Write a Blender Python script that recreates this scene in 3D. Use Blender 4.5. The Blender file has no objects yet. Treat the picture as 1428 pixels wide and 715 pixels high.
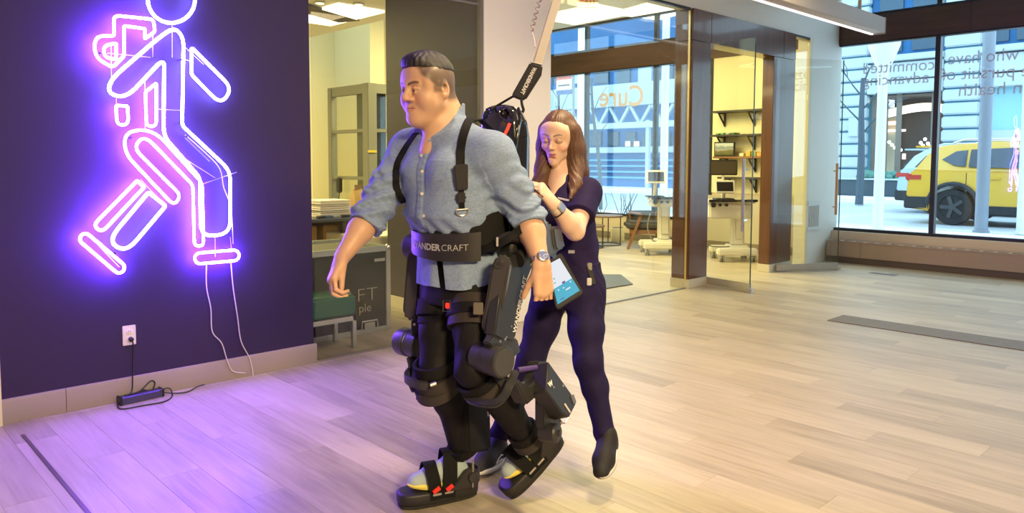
import bpy, bmesh, math, random
import numpy as np
from mathutils import Vector, Matrix, Euler
random.seed(7)
sc = bpy.context.scene
COL = sc.collection
PI = math.pi

# ------------------------------------------------------------------ camera
CAM_H, FPX, YAW, PITCH, ROLL, CY = 1.38, 1052.32, 0.8105, -0.0668, 0.0024, 296.88
Fv = Vector((math.cos(PITCH)*math.cos(YAW), math.cos(PITCH)*math.sin(YAW), math.sin(PITCH)))
R0 = Vector((math.sin(YAW), -math.cos(YAW), 0))
U0 = R0.cross(Fv)
Rv = R0*math.cos(ROLL)+U0*math.sin(ROLL)
Uv = U0*math.cos(ROLL)-R0*math.sin(ROLL)
CP = Vector((0, 0, CAM_H))
cd = bpy.data.cameras.new('camera')
cam = bpy.data.objects.new('camera', cd)
COL.objects.link(cam)
cd.sensor_width = 36
cd.lens = FPX/1428*36
cd.shift_y = -(357.5-CY)/1428
cd.clip_end = 300
cam.matrix_world = Matrix(((Rv.x, Uv.x, -Fv.x, 0), (Rv.y, Uv.y, -Fv.y, 0), (Rv.z, Uv.z, -Fv.z, CAM_H), (0, 0, 0, 1)))
sc.camera = cam

# ------------------------------------------------------------------ world, lights, exposure
w = bpy.data.worlds.new('world')
sc.world = w
w.use_nodes = True
wn = w.node_tree.nodes
wn['Background'].inputs[0].default_value = (0.58, 0.83, 1.0, 1)
wn['Background'].inputs[1].default_value = 3.5
sc.view_settings.view_transform = 'Standard'
sc.view_settings.look = 'None'
sc.view_settings.gamma = 1
sc.view_settings.use_curve_mapping = False
sc.view_settings.exposure = -0.13
try:
    sc.cycles.use_denoising = True
    sc.cycles.max_bounces = 8
    sc.cycles.transparent_max_bounces = 16
    sc.cycles.sample_clamp_indirect = 6
    sc.cycles.caustics_reflective = False
    sc.cycles.caustics_refractive = False
except Exception:
    pass


def area(name, loc, size, power, col, rot=(0, 0, 0), spread=180):
    l = bpy.data.lights.new(name, 'AREA')
    l.shape = 'RECTANGLE'
    l.size, l.size_y = size
    l.energy = power
    l.color = col
    l.spread = math.radians(spread)
    o = bpy.data.objects.new(name, l)
    o.location = loc
    o.rotation_euler = rot
    COL.objects.link(o)
    return o


# ceiling lamps of the hall, side room and storage room, plus added fill lights
area('hall_light', (2.75, 1.75, 3.3), (0.3, 0.3), 92, (1.0, 0.77, 0.42))
area('hall_light', (0.2, -0.9, 3.3), (1.2, 0.5), 18, (1.0, 0.76, 0.44))  # front fill added to light the man's near cheek
area('face_fill', (0.2, -2.6, 3.1), (1.0, 0.5), 72, (1.0, 0.74, 0.36), (math.radians(62), 0, math.radians(-21)), 75)  # unseen fill added and aimed at the man to brighten his face
area('hall_light', (4.6, 0.2, 3.3), (1.6, 0.5), 22, (1.0, 0.77, 0.42))
area('hall_light', (4.6, 2.9, 3.3), (0.8, 0.4), 24, (1.0, 0.80, 0.48))  # added to brighten the front of the white column
area('hall_light', (6.4, 3.0, 3.3), (1.6, 0.5), 22, (1.0, 0.80, 0.42))
area('side_room_lamp', (7.4, 6.9, 3.6), (3.4, 2.2), 400, (1.0, 0.84, 0.36))
area('storage_lamp', (2.6, 7.8, 2.9), (1.4, 2.2), 150, (1.0, 0.87, 0.40))


# ------------------------------------------------------------------ pixel rays
def ray(x, y):
    return Fv+Rv*((x-714)/FPX)+Uv*((CY-y)/FPX)


def W(x, y, d):
    return CP+ray(x, y)*d


def hit(x, y, ax, v):
    r = ray(x, y)
    return CP+r*((v-CP[ax])/r[ax])


def onplane(x, y, p, n):
    r = ray(x, y)
    n = Vector(n)
    return CP+r*((Vector(p)-CP).dot(n)/r.dot(n))


def proj(p):
    q = Vector(p)-CP
    d = q.dot(Fv)
    return 714+FPX*q.dot(Rv)/d, CY-FPX*q.dot(Uv)/d, d


# ------------------------------------------------------------------ materials
MATS = {}


def mat(name, col, rough=0.5, metal=0.0, noise=0, nscale=20, bump=0, bscale=60, emit=None, estr=0, alpha=1,
        stretch=None, coat=0, spec=0.5):
    if name in MATS:
        return MATS[name]
    m = bpy.data.materials.new(name)
    m.use_nodes = True
    nt = m.node_tree
    b = nt.nodes['Principled BSDF']
    c = tuple(col)+(1,) if len(col) == 3 else tuple(col)
    b.inputs['Base Color'].default_value = c
    b.inputs['Roughness'].default_value = rough
    b.inputs['Metallic'].default_value = metal
    b.inputs['Specular IOR Level'].default_value = spec
    if coat:
        b.inputs['Coat Weight'].default_value = coat
        b.inputs['Coat Roughness'].default_value = 0.08
    if alpha < 1:
        b.inputs['Alpha'].default_value = alpha
    if emit:
        b.inputs['Emission Color'].default_value = tuple(emit)+(1,)
        b.inputs['Emission Strength'].default_value = estr
    if noise or bump:
        tc = nt.nodes.new('ShaderNodeTexCoord')
        mp = nt.nodes.new('ShaderNodeMapping')
        nt.links.new(tc.outputs['Object'], mp.inputs[0])
        if stretch:
            mp.inputs['Scale'].default_value = stretch
        if noise:
            n = nt.nodes.new('ShaderNodeTexNoise')
            n.inputs['Scale'].default_value = nscale
            n.inputs['Detail'].default_value = 5
            nt.links.new(mp.outputs[0], n.inputs[0])
            hs = nt.nodes.new('ShaderNodeMix')
            hs.data_type = 'RGBA'
            hs.inputs[6].default_value = tuple(x*(1-noise) for x in c[:3])+(1,)
            hs.inputs[7].default_value = tuple(min(1, x*(1+noise)) for x in c[:3])+(1,)
            nt.links.new(n.outputs[0], hs.inputs[0])
            nt.links.new(hs.outputs[2], b.inputs['Base Color'])
        if bump:
            n2 = nt.nodes.new('ShaderNodeTexNoise')
            n2.inputs['Scale'].default_value = bscale
            n2.inputs['Detail'].default_value = 4
            nt.links.new(mp.outputs[0], n2.inputs[0])
            bp = nt.nodes.new('ShaderNodeBump')
            bp.inputs['Strength'].default_value = bump
            bp.inputs['Distance'].default_value = 0.01
            nt.links.new(n2.outputs[0], bp.inputs['Height'])
            nt.links.new(bp.outputs[0], b.inputs['Normal'])
    MATS[name] = m
    return m


def attr_mat(name, rough=0.5, bump=0, bscale=200, sss=0):
    """material whose colour comes from the mesh's own colour attribute 'tint'"""
    if name in MATS:
        return MATS[name]
    m = mat(name, (1, 1, 1), rough, bump=bump, bscale=bscale, noise=0)
    nt = m.node_tree
    a = nt.nodes.new('ShaderNodeAttribute')
    a.attribute_name = 'tint'
    b = nt.nodes['Principled BSDF']
    nt.links.new(a.outputs['Color'], b.inputs['Base Color'])
    if sss:
        b.inputs['Subsurface Weight'].default_value = sss
        b.inputs['Subsurface Radius'].default_value = (0.02, 0.008, 0.004)
        b.inputs['Subsurface Scale'].default_value = 0.3
    return m


def glass_mat(name, tint=(1, 1, 1), f=1.45, rough=0.0, extra=0.0):
    m = bpy.data.materials.new(name)
    m.use_nodes = True
    nt = m.node_tree
    nt.nodes.clear()
    out = nt.nodes.new('ShaderNodeOutputMaterial')
    tr = nt.nodes.new('ShaderNodeBsdfTransparent')
    tr.inputs[0].default_value = tuple(tint)+(1,)
    gl = nt.nodes.new('ShaderNodeBsdfGlossy')
    gl.inputs['Roughness'].default_value = rough
    fr = nt.nodes.new('ShaderNodeFresnel')
    gb = nt.nodes.new('ShaderNodeNewGeometry')      # same reflectance on the way in and out of the pane
    io = nt.nodes.new('ShaderNodeMapRange')
    io.inputs[3].default_value = f
    io.inputs[4].default_value = 1/f
    nt.links.new(gb.outputs['Backfacing'], io.inputs[0])
    nt.links.new(io.outputs[0], fr.inputs[0])
    mx = nt.nodes.new('ShaderNodeMixShader')
    if extra:
        ad = nt.nodes.new('ShaderNodeMath')
        ad.inputs[1].default_value = extra
        nt.links.new(fr.outputs[0], ad.inputs[0])
        nt.links.new(ad.outputs[0], mx.inputs[0])
    else:
        nt.links.new(fr.outputs[0], mx.inputs[0])
    nt.links.new(tr.outputs[0], mx.inputs[1])
    nt.links.new(gl.outputs[0], mx.inputs[2])
    nt.links.new(mx.outputs[0], out.inputs[0])
    return m


# ------------------------------------------------------------------ mesh builder
def frame(axis, hint=(0, 0, 1)):
    a = Vector(axis).normalized()
    h = Vector(hint)
    if abs(a.dot(h.normalized())) > 0.98:
        h = Vector((1, 0, 0)) if abs(a.x) < 0.9 else Vector((0, 1, 0))
    s = a.cross(h).normalized()
    t = s.cross(a).normalized()
    return a, s, t


class MB:
    def __init__(self):
        self.bm = bmesh.new()

    def poly(self, rings, capa=True, capb=True, closed=True):
        """loft between rings of 3D points"""
        vs = [[self.bm.verts.new(p) for p in r] for r in rings]
        n = len(rings[0])
        for a, b in zip(vs, vs[1:]):
            for i in range(n if closed else n-1):
                j = (i+1) % n
                try:
                    self.bm.faces.new((a[i], a[j], b[j], b[i]))
                except ValueError:
                    pass
        if closed and capa:
            self.bm.faces.new(list(reversed(vs[0])))
        if closed and capb:
            self.bm.faces.new(vs[-1])
        return vs

    def prism(self, pts, vec):
        vec = Vector(vec)
        pts = [Vector(p) for p in pts]
        self.poly([pts, [p+vec for p in pts]])
        return self

    def box(self, lo, hi):
        x0, y0, z0 = lo
        x1, y1, z1 = hi
        self.prism([(x0, y0, z0), (x1, y0, z0), (x1, y1, z0), (x0, y1, z0)], (0, 0, z1-z0))
        return self

    def obox(self, c, ax, ay, az):
        """box from centre and three half-extent vectors"""
        c, ax, ay, az = map(Vector, (c, ax, ay, az))
        self.prism([c-ax-ay-az, c+ax-ay-az, c+ax+ay-az, c-ax+ay-az], az*2)
        return self

    def bar(self, p0, p1, wd, th, hint=(0, 0, 1)):
        """rectangular bar p0->p1; wd across, th along hint"""
        p0, p1 = Vector(p0), Vector(p1)
        a, s, t = frame(p1-p0, hint)
        self.prism([p0-s*wd/2-t*th/2, p0+s*wd/2-t*th/2, p0+s*wd/2+t*th/2, p0-s*wd/2+t*th/2], p1-p0)
        return self

    def cyl(self, p0, p1, r0, r1=None, seg=16, hint=(0, 0, 1)):
        r1 = r0 if r1 is None else r1
        p0, p1 = Vector(p0), Vector(p1)
        a, s, t = frame(p1-p0, hint)
        ring = lambda p, r: [p+s*(r*math.cos(2*PI*i/seg))+t*(r*math.sin(2*PI*i/seg)) for i in range(seg)]
        self.poly([ring(p0, r0), ring(p1, r1)])
        return self

    def lathe(self, p0, axis, prof, seg=20):
        """prof: list of (distance along axis, radius)"""
        p0 = Vector(p0)
        a, s, t = frame(axis)
        rings = [[p0+a*z+s*(r*math.cos(2*PI*i/seg))+t*(r*math.sin(2*PI*i/seg)) for i in range(seg)] for z, r in prof]
        self.poly(rings)
        return self

    def tube(self, pts, r, seg=8, closed=False, flat=None, up=None):
        pts = [Vector(p) for p in pts]
        n = len(pts)
        rs = r if isinstance(r, (list, tuple)) else [r]*n
        rings = []
        prev = None
        for i, p in enumerate(pts):
            if closed:
                d = pts[(i+1) % n]-pts[i-1]
            else:
                d = pts[min(i+1, n-1)]-pts[max(i-1, 0)]
            d.normalize()
            if prev is None:
                _, s, t = frame(d, up or (0, 0, 1))
            else:
                s = prev-d*prev.dot(d)
                if s.length < 1e-6:
                    _, s, t = frame(d)
                s.normalize()
                t = s.cross(d) * -1
            if up is not None:
                u = Vector(up[i]) if isinstance(up, list) else Vector(up)
                t = u-d*u.dot(d)
                t.normalize()
                s = d.cross(t)
            else:
                t = d.cross(s)
            prev = s
            k = flat or 1
            rings.append([p+s*(rs[i]*math.cos(2*PI*j/seg))+t*(rs[i]*k*math.sin(2*PI*j/seg)) for j in range(seg)])
        if closed:
            rings.append(rings[0])
            vs = [[self.bm.verts.new(q) for q in rg] for rg in rings[:-1]]
            vs.append(vs[0])
            for a, b in zip(vs, vs[1:]):
                for i in range(seg):
                    j = (i+1) % seg
                    self.bm.faces.new((a[i], a[j], b[j], b[i]))
        else:
            self.poly(rings)
        return self

    def ribbon(self, pts, width, th, up):
        """flat strap: rectangular section, `up` = surface normals (one or list), width across"""
        pts = [Vector(p) for p in pts]
        n = len(pts)
        ws = width if isinstance(width, (list, tuple)) else [width]*n
        rings = []
        for i, p in enumerate(pts):
            d = (pts[min(i+1, n-1)]-pts[max(i-1, 0)]).normalized()
            u = Vector(up[i]) if isinstance(up, list) else Vector(up)
            t = (u-d*u.dot(d)).normalized()
            s = d.cross(t)
            a = ws[i]/2
            rings.append([p-s*a-t*th/2, p+s*a-t*th/2, p+s*a+t*th/2, p-s*a+t*th/2])
        self.poly(rings)
        return self

    def ball(self, c, r, seg=12, rings=8, scale=(1, 1, 1)):
        c = Vector(c)
        rg = []
        for i in range(1, rings):
            a = PI*i/rings
            rg.append([c+Vector((r*math.sin(a)*math.cos(2*PI*j/seg)*scale[0], r*math.sin(a)*math.sin(2*PI*j/seg)*scale[1],
                                 -r*math.cos(a)*scale[2])) for j in range(seg)])
        self.poly(rg)
        return self

    def build(self, name, m, parent=None, bevel=0, seg=2, smooth=35):
        bm = self.bm
        bmesh.ops.remove_doubles(bm, verts=bm.verts, dist=1e-6)
        bmesh.ops.recalc_face_normals(bm, faces=bm.faces)
        if bevel:
            es = [e for e in bm.edges if len(e.link_faces) == 2 and e.calc_face_angle(0) > math.radians(28)]
            bmesh.ops.bevel(bm, geom=es, offset=bevel, segments=seg, affect='EDGES', clamp_overlap=True)
        me = bpy.data.meshes.new(name)
        off = root_loc(parent)
        if off.length:
            bmesh.ops.translate(bm, verts=bm.verts, vec=-off)
        bm.to_mesh(me)
        bm.free()
        if smooth:
            me.shade_smooth()
            try:
                me.set_sharp_from_angle(angle=math.radians(smooth))
            except Exception:
                pass
        return link(name, me, m, parent)


def root_loc(p):
    v = Vector((0, 0, 0))
    while p is not None:
        v += p.location
        p = p.parent
    return v


def link(name, me, m, parent=None):
    o = bpy.data.objects.new(name, me)
    if m is not None:
        me.materials.append(m)
    COL.objects.link(o)
    if parent is not None:
        o.parent = parent
    return o


def thing(name, label, cat, loc=(0, 0, 0), group=None):
    o = bpy.data.objects.new(name, None)
    o.empty_display_size = 0.1
    COL.objects.link(o)
    o.location = loc
    return tag(o, label, cat, group)


def tag(o, label, cat, group=None, kind=None):
    o['label'] = label
    o['category'] = cat
    if group:
        o['group'] = group
    if kind:
        o['kind'] = kind
    return o


def struct(o):
    o['kind'] = 'structure'
    return o


def sroot(name, loc=(0, 0, 0)):
    o = bpy.data.objects.new(name, None)
    o.empty_display_size = 0.1
    COL.objects.link(o)
    o.location = loc
    o['kind'] = 'structure'
    return o


def dup(root, loc=None, rotz=None, label=None, parent=None):
    r = root.copy()
    COL.objects.link(r)
    if parent is not None:
        r.parent = parent
    if loc is not None:
        r.location = loc
    if rotz is not None:
        r.rotation_euler = (0, 0, rotz)
    if label:
        r['label'] = label
    for ch in list(root.children):
        c = ch.copy()
        COL.objects.link(c)
        c.parent = r
        for g in list(ch.children):
            d = g.copy()
            COL.objects.link(d)
            d.parent = c
    return r


def smooth_path(pts, n=6, closed=False):
    """Catmull-Rom through the points"""
    P = [Vector(p) for p in pts]
    out = []
    m = len(P)
    rng = range(m) if closed else range(m-1)
    for i in rng:
        g = (lambda k: P[k % m]) if closed else (lambda k: P[max(0, min(m-1, k))])
        p0, p1, p2, p3 = g(i-1), g(i), g(i+1), g(i+2)
        for k in range(n):
            t = k/n
            out.append(0.5*((2*p1)+(p2-p0)*t+(2*p0-5*p1+4*p2-p3)*t*t+(3*p1-p0-3*p2+p3)*t**3))
    if not closed:
        out.append(P[-1])
    return out


def text_mesh(txt, size, bold=0.0, depth=0.001, align='LEFT', space=1.0):
    """returns (verts, faces) of lettering in its own xy plane"""
    cu = bpy.data.curves.new('lettering', 'FONT')
    cu.body = txt
    cu.size = size
    cu.extrude = depth
    cu.offset = bold
    cu.align_x = align
    cu.space_character = space
    cu.resolution_u = 3
    o = bpy.data.objects.new('lettering', cu)
    COL.objects.link(o)
    dg = bpy.context.evaluated_depsgraph_get()
    me = o.evaluated_get(dg).to_mesh()
    vs = [v.co.copy() for v in me.vertices]
    fs = [tuple(p.vertices) for p in me.polygons]
    o.evaluated_get(dg).to_mesh_clear()
    bpy.data.objects.remove(o)
    bpy.data.curves.remove(cu)
    return vs, fs


def text_obj(name, txt, size, org, right, up, m, parent=None, bold=0, depth=0.001, align='LEFT', space=1.0, fn=None, width=None):
    vs, fs = text_mesh(txt, size, bold, depth, align, space)
    right = Vector(right).normalized()
    up = Vector(up).normalized()
    nrm = right.cross(up)
    if width:
        xs = [v.x for v in vs]
        k = width/(max(xs)-min(xs))
        x0 = min(xs)
        for v in vs:
            v.x = (v.x-x0)*k
    if fn:
        P = [Vector(fn(v)) for v in vs]
    else:
        P = [Vector(org)+right*v.x+up*v.y+nrm*v.z for v in vs]
    off = root_loc(parent)
    me = bpy.data.meshes.new(name)
    me.from_pydata([p-off for p in P], [], fs)
    return link(name, me, m, parent)


def slab(pts_px, p, n, th, name, m, parent, bevel=0.004, seg=2, smooth=35):
    """real plate: outline on the plane through p with normal n, thickness th behind it"""
    n = Vector(n).normalized()
    P = [onplane(x, y, p, n) for x, y in pts_px]
    b = MB()
    b.prism(P, -n*th)
    return b.build(name, m, parent, bevel, seg, smooth)
# ================================================================== the setting
YW, XW, XR = 4.653, 10.86, 10.52      # partition line, street window line, convector front
ZB = 3.04                             # head of glazing
M_purple = mat('purple_paint', (0.021, 0.0075, 0.055), 0.62, bump=0.03, bscale=400)
M_base = mat('taupe_baseboard', (0.30, 0.25, 0.21), 0.5)
M_white = mat('white_paint', (0.80, 0.78, 0.74), 0.6, bump=0.02, bscale=300)
M_cream = mat('cream_paint', (0.80, 0.74, 0.56), 0.6)
M_yellow = mat('pale_yellow_paint', (0.84, 0.78, 0.50), 0.65)
M_grey = mat('grey_paint', (0.085, 0.074, 0.086), 0.6)
M_glass = glass_mat('clear_glass', (0.96, 0.97, 0.95), 1.5)
M_pane = glass_mat('window_glass', (0.97, 0.99, 1.0), 1.35)
M_black = mat('black_frame', (0.012, 0.012, 0.016), 0.4)
M_steel = mat('brushed_steel', (0.62, 0.60, 0.56), 0.28, 0.95)
M_chrome = mat('chrome', (0.8, 0.8, 0.8), 0.12, 1.0)


def wood_mat(name, c1, c2, rough, sx, sy, sz, coat=0):
    m = mat(name, c1, rough, coat=coat)
    nt = m.node_tree
    tc = nt.nodes.new('ShaderNodeTexCoord')
    mp = nt.nodes.new('ShaderNodeMapping')
    mp.inputs['Scale'].default_value = (sx, sy, sz)
    n = nt.nodes.new('ShaderNodeTexNoise')
    n.inputs['Scale'].default_value = 1
    n.inputs['Detail'].default_value = 6
    n.inputs['Distortion'].default_value = 0.6
    mx = nt.nodes.new('ShaderNodeMix')
    mx.data_type = 'RGBA'
    mx.inputs[6].default_value = tuple(c1)+(1,)
    mx.inputs[7].default_value = tuple(c2)+(1,)
    rp = nt.nodes.new('ShaderNodeMapRange')
    rp.inputs[1].default_value = 0.3
    rp.inputs[2].default_value = 0.7
    nt.links.new(tc.outputs['Object'], mp.inputs[0])
    nt.links.new(mp.outputs[0], n.inputs[0])
    nt.links.new(n.outputs[0], rp.inputs[0])
    nt.links.new(rp.outputs[0], mx.inputs[0])
    nt.links.new(mx.outputs[2], nt.nodes['Principled BSDF'].inputs['Base Color'])
    return m


M_portal = wood_mat('red_brown_veneer', (0.085, 0.030, 0.014), (0.135, 0.051, 0.024), 0.3, 25, 25, 1.5, coat=0.4)
M_transom = wood_mat('dark_brown_panel', (0.055, 0.024, 0.014), (0.085, 0.038, 0.022), 0.5, 3, 1.2, 14)

# ---- floor: wood-look planks running away from the purple wall
PW, PL = 0.182, 1.22


def plank_material():
    m = mat('washed_oak_plank', (0.5, 0.45, 0.38), 0.42)
    nt = m.node_tree
    N, L = nt.nodes, nt.links
    b = N['Principled BSDF']
    geo = N.new('ShaderNodeNewGeometry')
    sp = N.new('ShaderNodeSeparateXYZ')
    L.new(geo.outputs['Position'], sp.inputs[0])

    def mth(op, a, bb=None):
        n = N.new('ShaderNodeMath')
        n.operation = op
        for i, v in enumerate((a, bb)):
            if v is None:
                continue
            if isinstance(v, (int, float)):
                n.inputs[i].default_value = v
            else:
                L.new(v, n.inputs[i])
        return n.outputs[0]
    row = mth('FLOOR', mth('DIVIDE', sp.outputs[0], PW))
    off = mth('FRACT', mth('MULTIPLY', row, 0.3719))
    colm = mth('FLOOR', mth('ADD', mth('DIVIDE', sp.outputs[1], PL), off))
    cx = N.new('ShaderNodeCombineXYZ')
    L.new(row, cx.inputs[0])
    L.new(colm, cx.inputs[1])
    wn_ = N.new('ShaderNodeTexWhiteNoise')
    wn_.noise_dimensions = '2D'
    L.new(cx.outputs[0], wn_.inputs['Vector'])
    # grain, shifted per plank
    cs = N.new('ShaderNodeCombineXYZ')
    L.new(mth('MULTIPLY', sp.outputs[0], 34), cs.inputs[0])
    L.new(mth('ADD', mth('MULTIPLY', sp.outputs[1], 2.2), mth('MULTIPLY', wn_.outputs[0], 50)), cs.inputs[1])
    gn = N.new('ShaderNodeTexNoise')
    gn.inputs['Scale'].default_value = 1
    gn.inputs['Detail'].default_value = 7
    gn.inputs['Distortion'].default_value = 0.8
    L.new(cs.outputs[0], gn.inputs[0])
    cs2 = N.new('ShaderNodeCombineXYZ')
    L.new(mth('MULTIPLY', sp.outputs[0], 5), cs2.inputs[0])
    L.new(mth('ADD', mth('MULTIPLY', sp.outputs[1], 1.2), mth('MULTIPLY', wn_.outputs[0], 90)), cs2.inputs[1])
    gn2 = N.new('ShaderNodeTexNoise')
    gn2.inputs['Scale'].default_value = 1.3
    gn2.inputs['Detail'].default_value = 3
    L.new(cs2.outputs[0], gn2.inputs[0])
    tone = mth('ADD', mth('MULTIPLY', gn.outputs[0], 0.5), mth('ADD', mth('MULTIPLY', wn_.outputs[0], 0.26), mth('MULTIPLY', gn2.outputs[0], 0.42)))
    rp = N.new('ShaderNodeValToRGB')
    e = rp.color_ramp.elements
    e[0].position, e[0].color = 0.30, (0.25, 0.208, 0.150, 1)
    e[1].position, e[1].color = 0.88, (0.55, 0.480, 0.365, 1)
    k = rp.color_ramp.elements.new(0.58)
    k.color = (0.415, 0.356, 0.262, 1)
    L.new(tone, rp.inputs[0])
    L.new(rp.outputs[0], b.inputs['Base Color'])
    bp = N.new('ShaderNodeBump')
    bp.inputs['Strength'].default_value = 0.25
    bp.inputs['Distance'].default_value = 0.002
    L.new(gn.outputs[0], bp.inputs['Height'])
    L.new(bp.outputs[0], b.inputs['Normal'])
    b.inputs['Roughness'].default_value = 0.38
    return m


M_plank = plank_material()
M_sub = mat('dark_joint', (0.24, 0.21, 0.18), 0.9)
fb = MB()
fb.box((-4, -7, -0.12), (XW+0.3, 11.2, -0.006))
floor = struct(fb.build('floor', M_sub, None, smooth=0))
cells = []
for r in range(int(-2/PW), int((XW)/PW)+1):
    offr = (r*0.3719) % 1.0
    for c in range(-6, 10):
        y0 = (c-offr)*PL
        x0 = r*PW
        cx_, cy_ = x0+PW/2, y0+PL/2
        if y0+PL < -6 or y0 > 11 or x0 > XW:
            continue
        q = Vector((cx_, cy_, 0))-CP
        d = q.dot(Fv)
        vis = False
        if d > 0.6:
            for yy in (y0+0.02, y0+PL*0.33, y0+PL*0.66, y0+PL-0.02):
                px, py, dd = proj((cx_, yy, 0))
                if dd > 0.5 and -20 < px < 1448 and 240 < py < 730:
                    vis = True
        cells.append((0 if vis else 1, d if d > 0 else 99, x0, y0))
cells.sort()
g = 0.0003
pm = None


def plank_mesh(b, x0, y0, x1, y1):
    a = 0.0006
    b.poly([[(x0, y0, -0.006), (x1, y0, -0.006), (x1, y1, -0.006), (x0, y1, -0.006)],
            [(x0, y0, -a), (x1, y0, -a), (x1, y1, -a), (x0, y1, -a)],
            [(x0+a, y0+a, 0), (x1-a, y0+a, 0), (x1-a, y1-a, 0), (x0+a, y1-a, 0)]])


nb = 0
rest = MB()
for v, d, x0, y0 in cells:
    if y0 < YW < y0+PL and x0 < 2.5:
        pass
    if v == 0 and nb < 299:
        if pm is None:
            b = MB()
            plank_mesh(b, g, g, PW-g, PL-g)
            o = b.build('plank', M_plank, floor, smooth=0)
            pm = o
        else:
            o = pm.copy()
            COL.objects.link(o)
            o.parent = floor
        o.location = (x0, y0, 0)
        nb += 1
    else:
        plank_mesh(rest, x0+g, y0+g, x0+PW-g, y0+PL-g)
o = rest.build('far_planks', M_plank, floor, smooth=0)
o['kind'] = 'stuff'

# ---- purple wall with the sign, its baseboard
b = MB()
b.box((0.735, YW, 0), (2.545, YW+0.14, 3.9))
struct(b.build('wall_left', M_purple, None, 0.003))
b = MB()
b.box((-4, YW+0.005, 0), (0.72, YW+0.14, 3.9))
struct(b.build('wall_left', M_white, None))
bb = sroot('baseboard_left', (0.7, YW, 0))
for xa, xb in ((0.735, 1.03), (1.033, 2.56)):
    b = MB()
    b.prism([(xa, YW, 0.0), (xa, YW-0.014, 0.0), (xa, YW-0.014, 0.125), (xa, YW-0.010, 0.133), (xa, YW, 0.135)], (xb-xa, 0, 0))
    b.build('board', M_base, bb)
b = MB()
b.box((0.715, YW-0.03, 0), (0.733, YW+0.1, 3.9))
struct(b.build('trim_1', mat('cream_trim', (0.72, 0.66, 0.5), 0.5), None, 0.002))

# hall shell out of the frame
b = MB()
b.box((-4.1, -7.1, 0), (-4.0, YW, 3.9))
struct(b.build('wall_back', M_white, None))
b = MB()
b.box((-4, -7.1, 0), (XW, -7.0, 3.9))
struct(b.build('wall_right', M_white, None))
b = MB()
b.box((-4.1, -7.1, 3.42), (XR-0.9, YW, 3.55))
b.box((XR-0.9, -7.1, 3.95), (XW+0.1, YW, 4.05))
b.box((XR-0.93, -7.1, 3.42), (XR-0.9, YW, 4.0))
struct(b.build('ceiling', M_white, None, smooth=0))
# bulkhead above glazing
b = MB()
b.box((2.545, YW, ZB), (XW, YW+0.16, 4.0))
b.box((9.90, YW, 0), (XW+0.05, YW+0.16, ZB))
struct(b.build('wall_front', M_white, None, smooth=0))
# partition wall between storage room and side room, grey on its storage side
b = MB()
b.box((4.105, YW+0.02, 0), (4.90, 6.05, 3.9))
wp = struct(b.build('wall_partition', M_grey, None, smooth=0))
b = MB()
b.box((4.095, YW-0.012, 0), (4.885, YW+0.02, 3.42))
struct(b.build('trim_2', M_white, None, 0.003))
b = MB()
b.box((4.09, YW+0.03, 0), (4.105, 6.06, 0.11))
struct(b.build('baseboard_partition', M_cream, None, 0.002))
# storage room shell
b = MB()
b.box((-0.5, 10.6, 0), (XW, 10.75, 4.0))
struct(b.build('wall_far', M_yellow, None, smooth=0))
b = MB()
b.box((-0.6, YW, 0), (-0.5, 10.6, 4.0))
struct(b.build('wall_storage', M_yellow, None, smooth=0))
b = MB()
dvx = hit(516, 80, 1, 9.6).x
b.box((dvx, 9.6, 0), (dvx+0.25, 10.6, 3.95))
struct(b.build('wall_divider', M_yellow, None, smooth=0))
b = MB()
b.box((-0.5, YW+0.16, 2.98), (4.9, 10.6, 3.1))
b.box((4.9, YW+0.16, 3.95), (XW+0.1, 10.6, 4.05))
struct(b.build('ceiling', mat('ceiling_white', (0.85, 0.82, 0.70), 0.7), None, smooth=0))
# storage ceiling: dark duct slot, lit panel, downlights
b = MB()
p0, p1 = hit(437, 30, 2, 2.95), hit(512, 14, 2, 2.95)
b.bar(Vector((2.4, 6.6, 2.965)), Vector((4.6, 7.5, 2.965)), 0.28, 0.025)
tag(b.build('ceiling_slot', mat('slot_grey', (0.10, 0.09, 0.07), 0.7), None), 'long dark air slot in the storage room ceiling', 'vent')
M_lampw = mat('lamp_panel', (1, 1, 1), emit=(1, 0.93, 0.62), estr=2.6)
b = MB()
c = Vector((4.15, 7.55, 2.97))
b.box((c.x-0.1, c.y-0.75, 2.955), (c.x+0.45, c.y+0.35, 2.985))
tag(b.build('ceiling_light', M_lampw, None), 'bright ceiling panel in the storage room beside the grey wall', 'light')
for x, y, lab in ((446, 4, 'small round downlight at the left edge of the storage room glass'), (500, 6, 'small round downlight next to the bright storage room panel')):
    c = hit(x, y, 2, 2.97)
    t = thing('downlight', lab, 'light', c)
    b = MB()
    b.lathe(c+Vector((0, 0, 0.008)), (0, 0, -1), [(0, 0.06), (0.012, 0.06), (0.014, 0.045)], 20)
    b.build('trim_ring', M_white, t)
    b = MB()
    b.lathe(c+Vector((0, 0, -0.005)), (0, 0, -1), [(0, 0.044), (0.004, 0.04)], 16)
    b.build('lens', M_lampw, t)

# ---- glazed partitions
M_bronze = mat('grey_channel', (0.35, 0.33, 0.29), 0.35, 0.6)


def glazed(name, x0, x1, joints):
    t = sroot(name, (x0, YW, 0))
    xs = [x0]+joints+[x1]
    for a, b_ in zip(xs, xs[1:]):
        b = MB()
        b.box((a+0.003, YW+0.002, 0.012), (b_-0.003, YW+0.012, ZB))
        b.build('pane', M_glass, t, smooth=0)
    b = MB()
    b.box((x0, YW-0.008, 0), (x1, YW+0.022, 0.014))
    b.build('floor_channel', M_bronze, t, smooth=0)
    b = MB()
    b.box((x0, YW-0.01, ZB-0.02), (x1, YW+0.024, ZB+0.004))
    b.build('head_channel', M_black, t, smooth=0)
    return t


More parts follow.
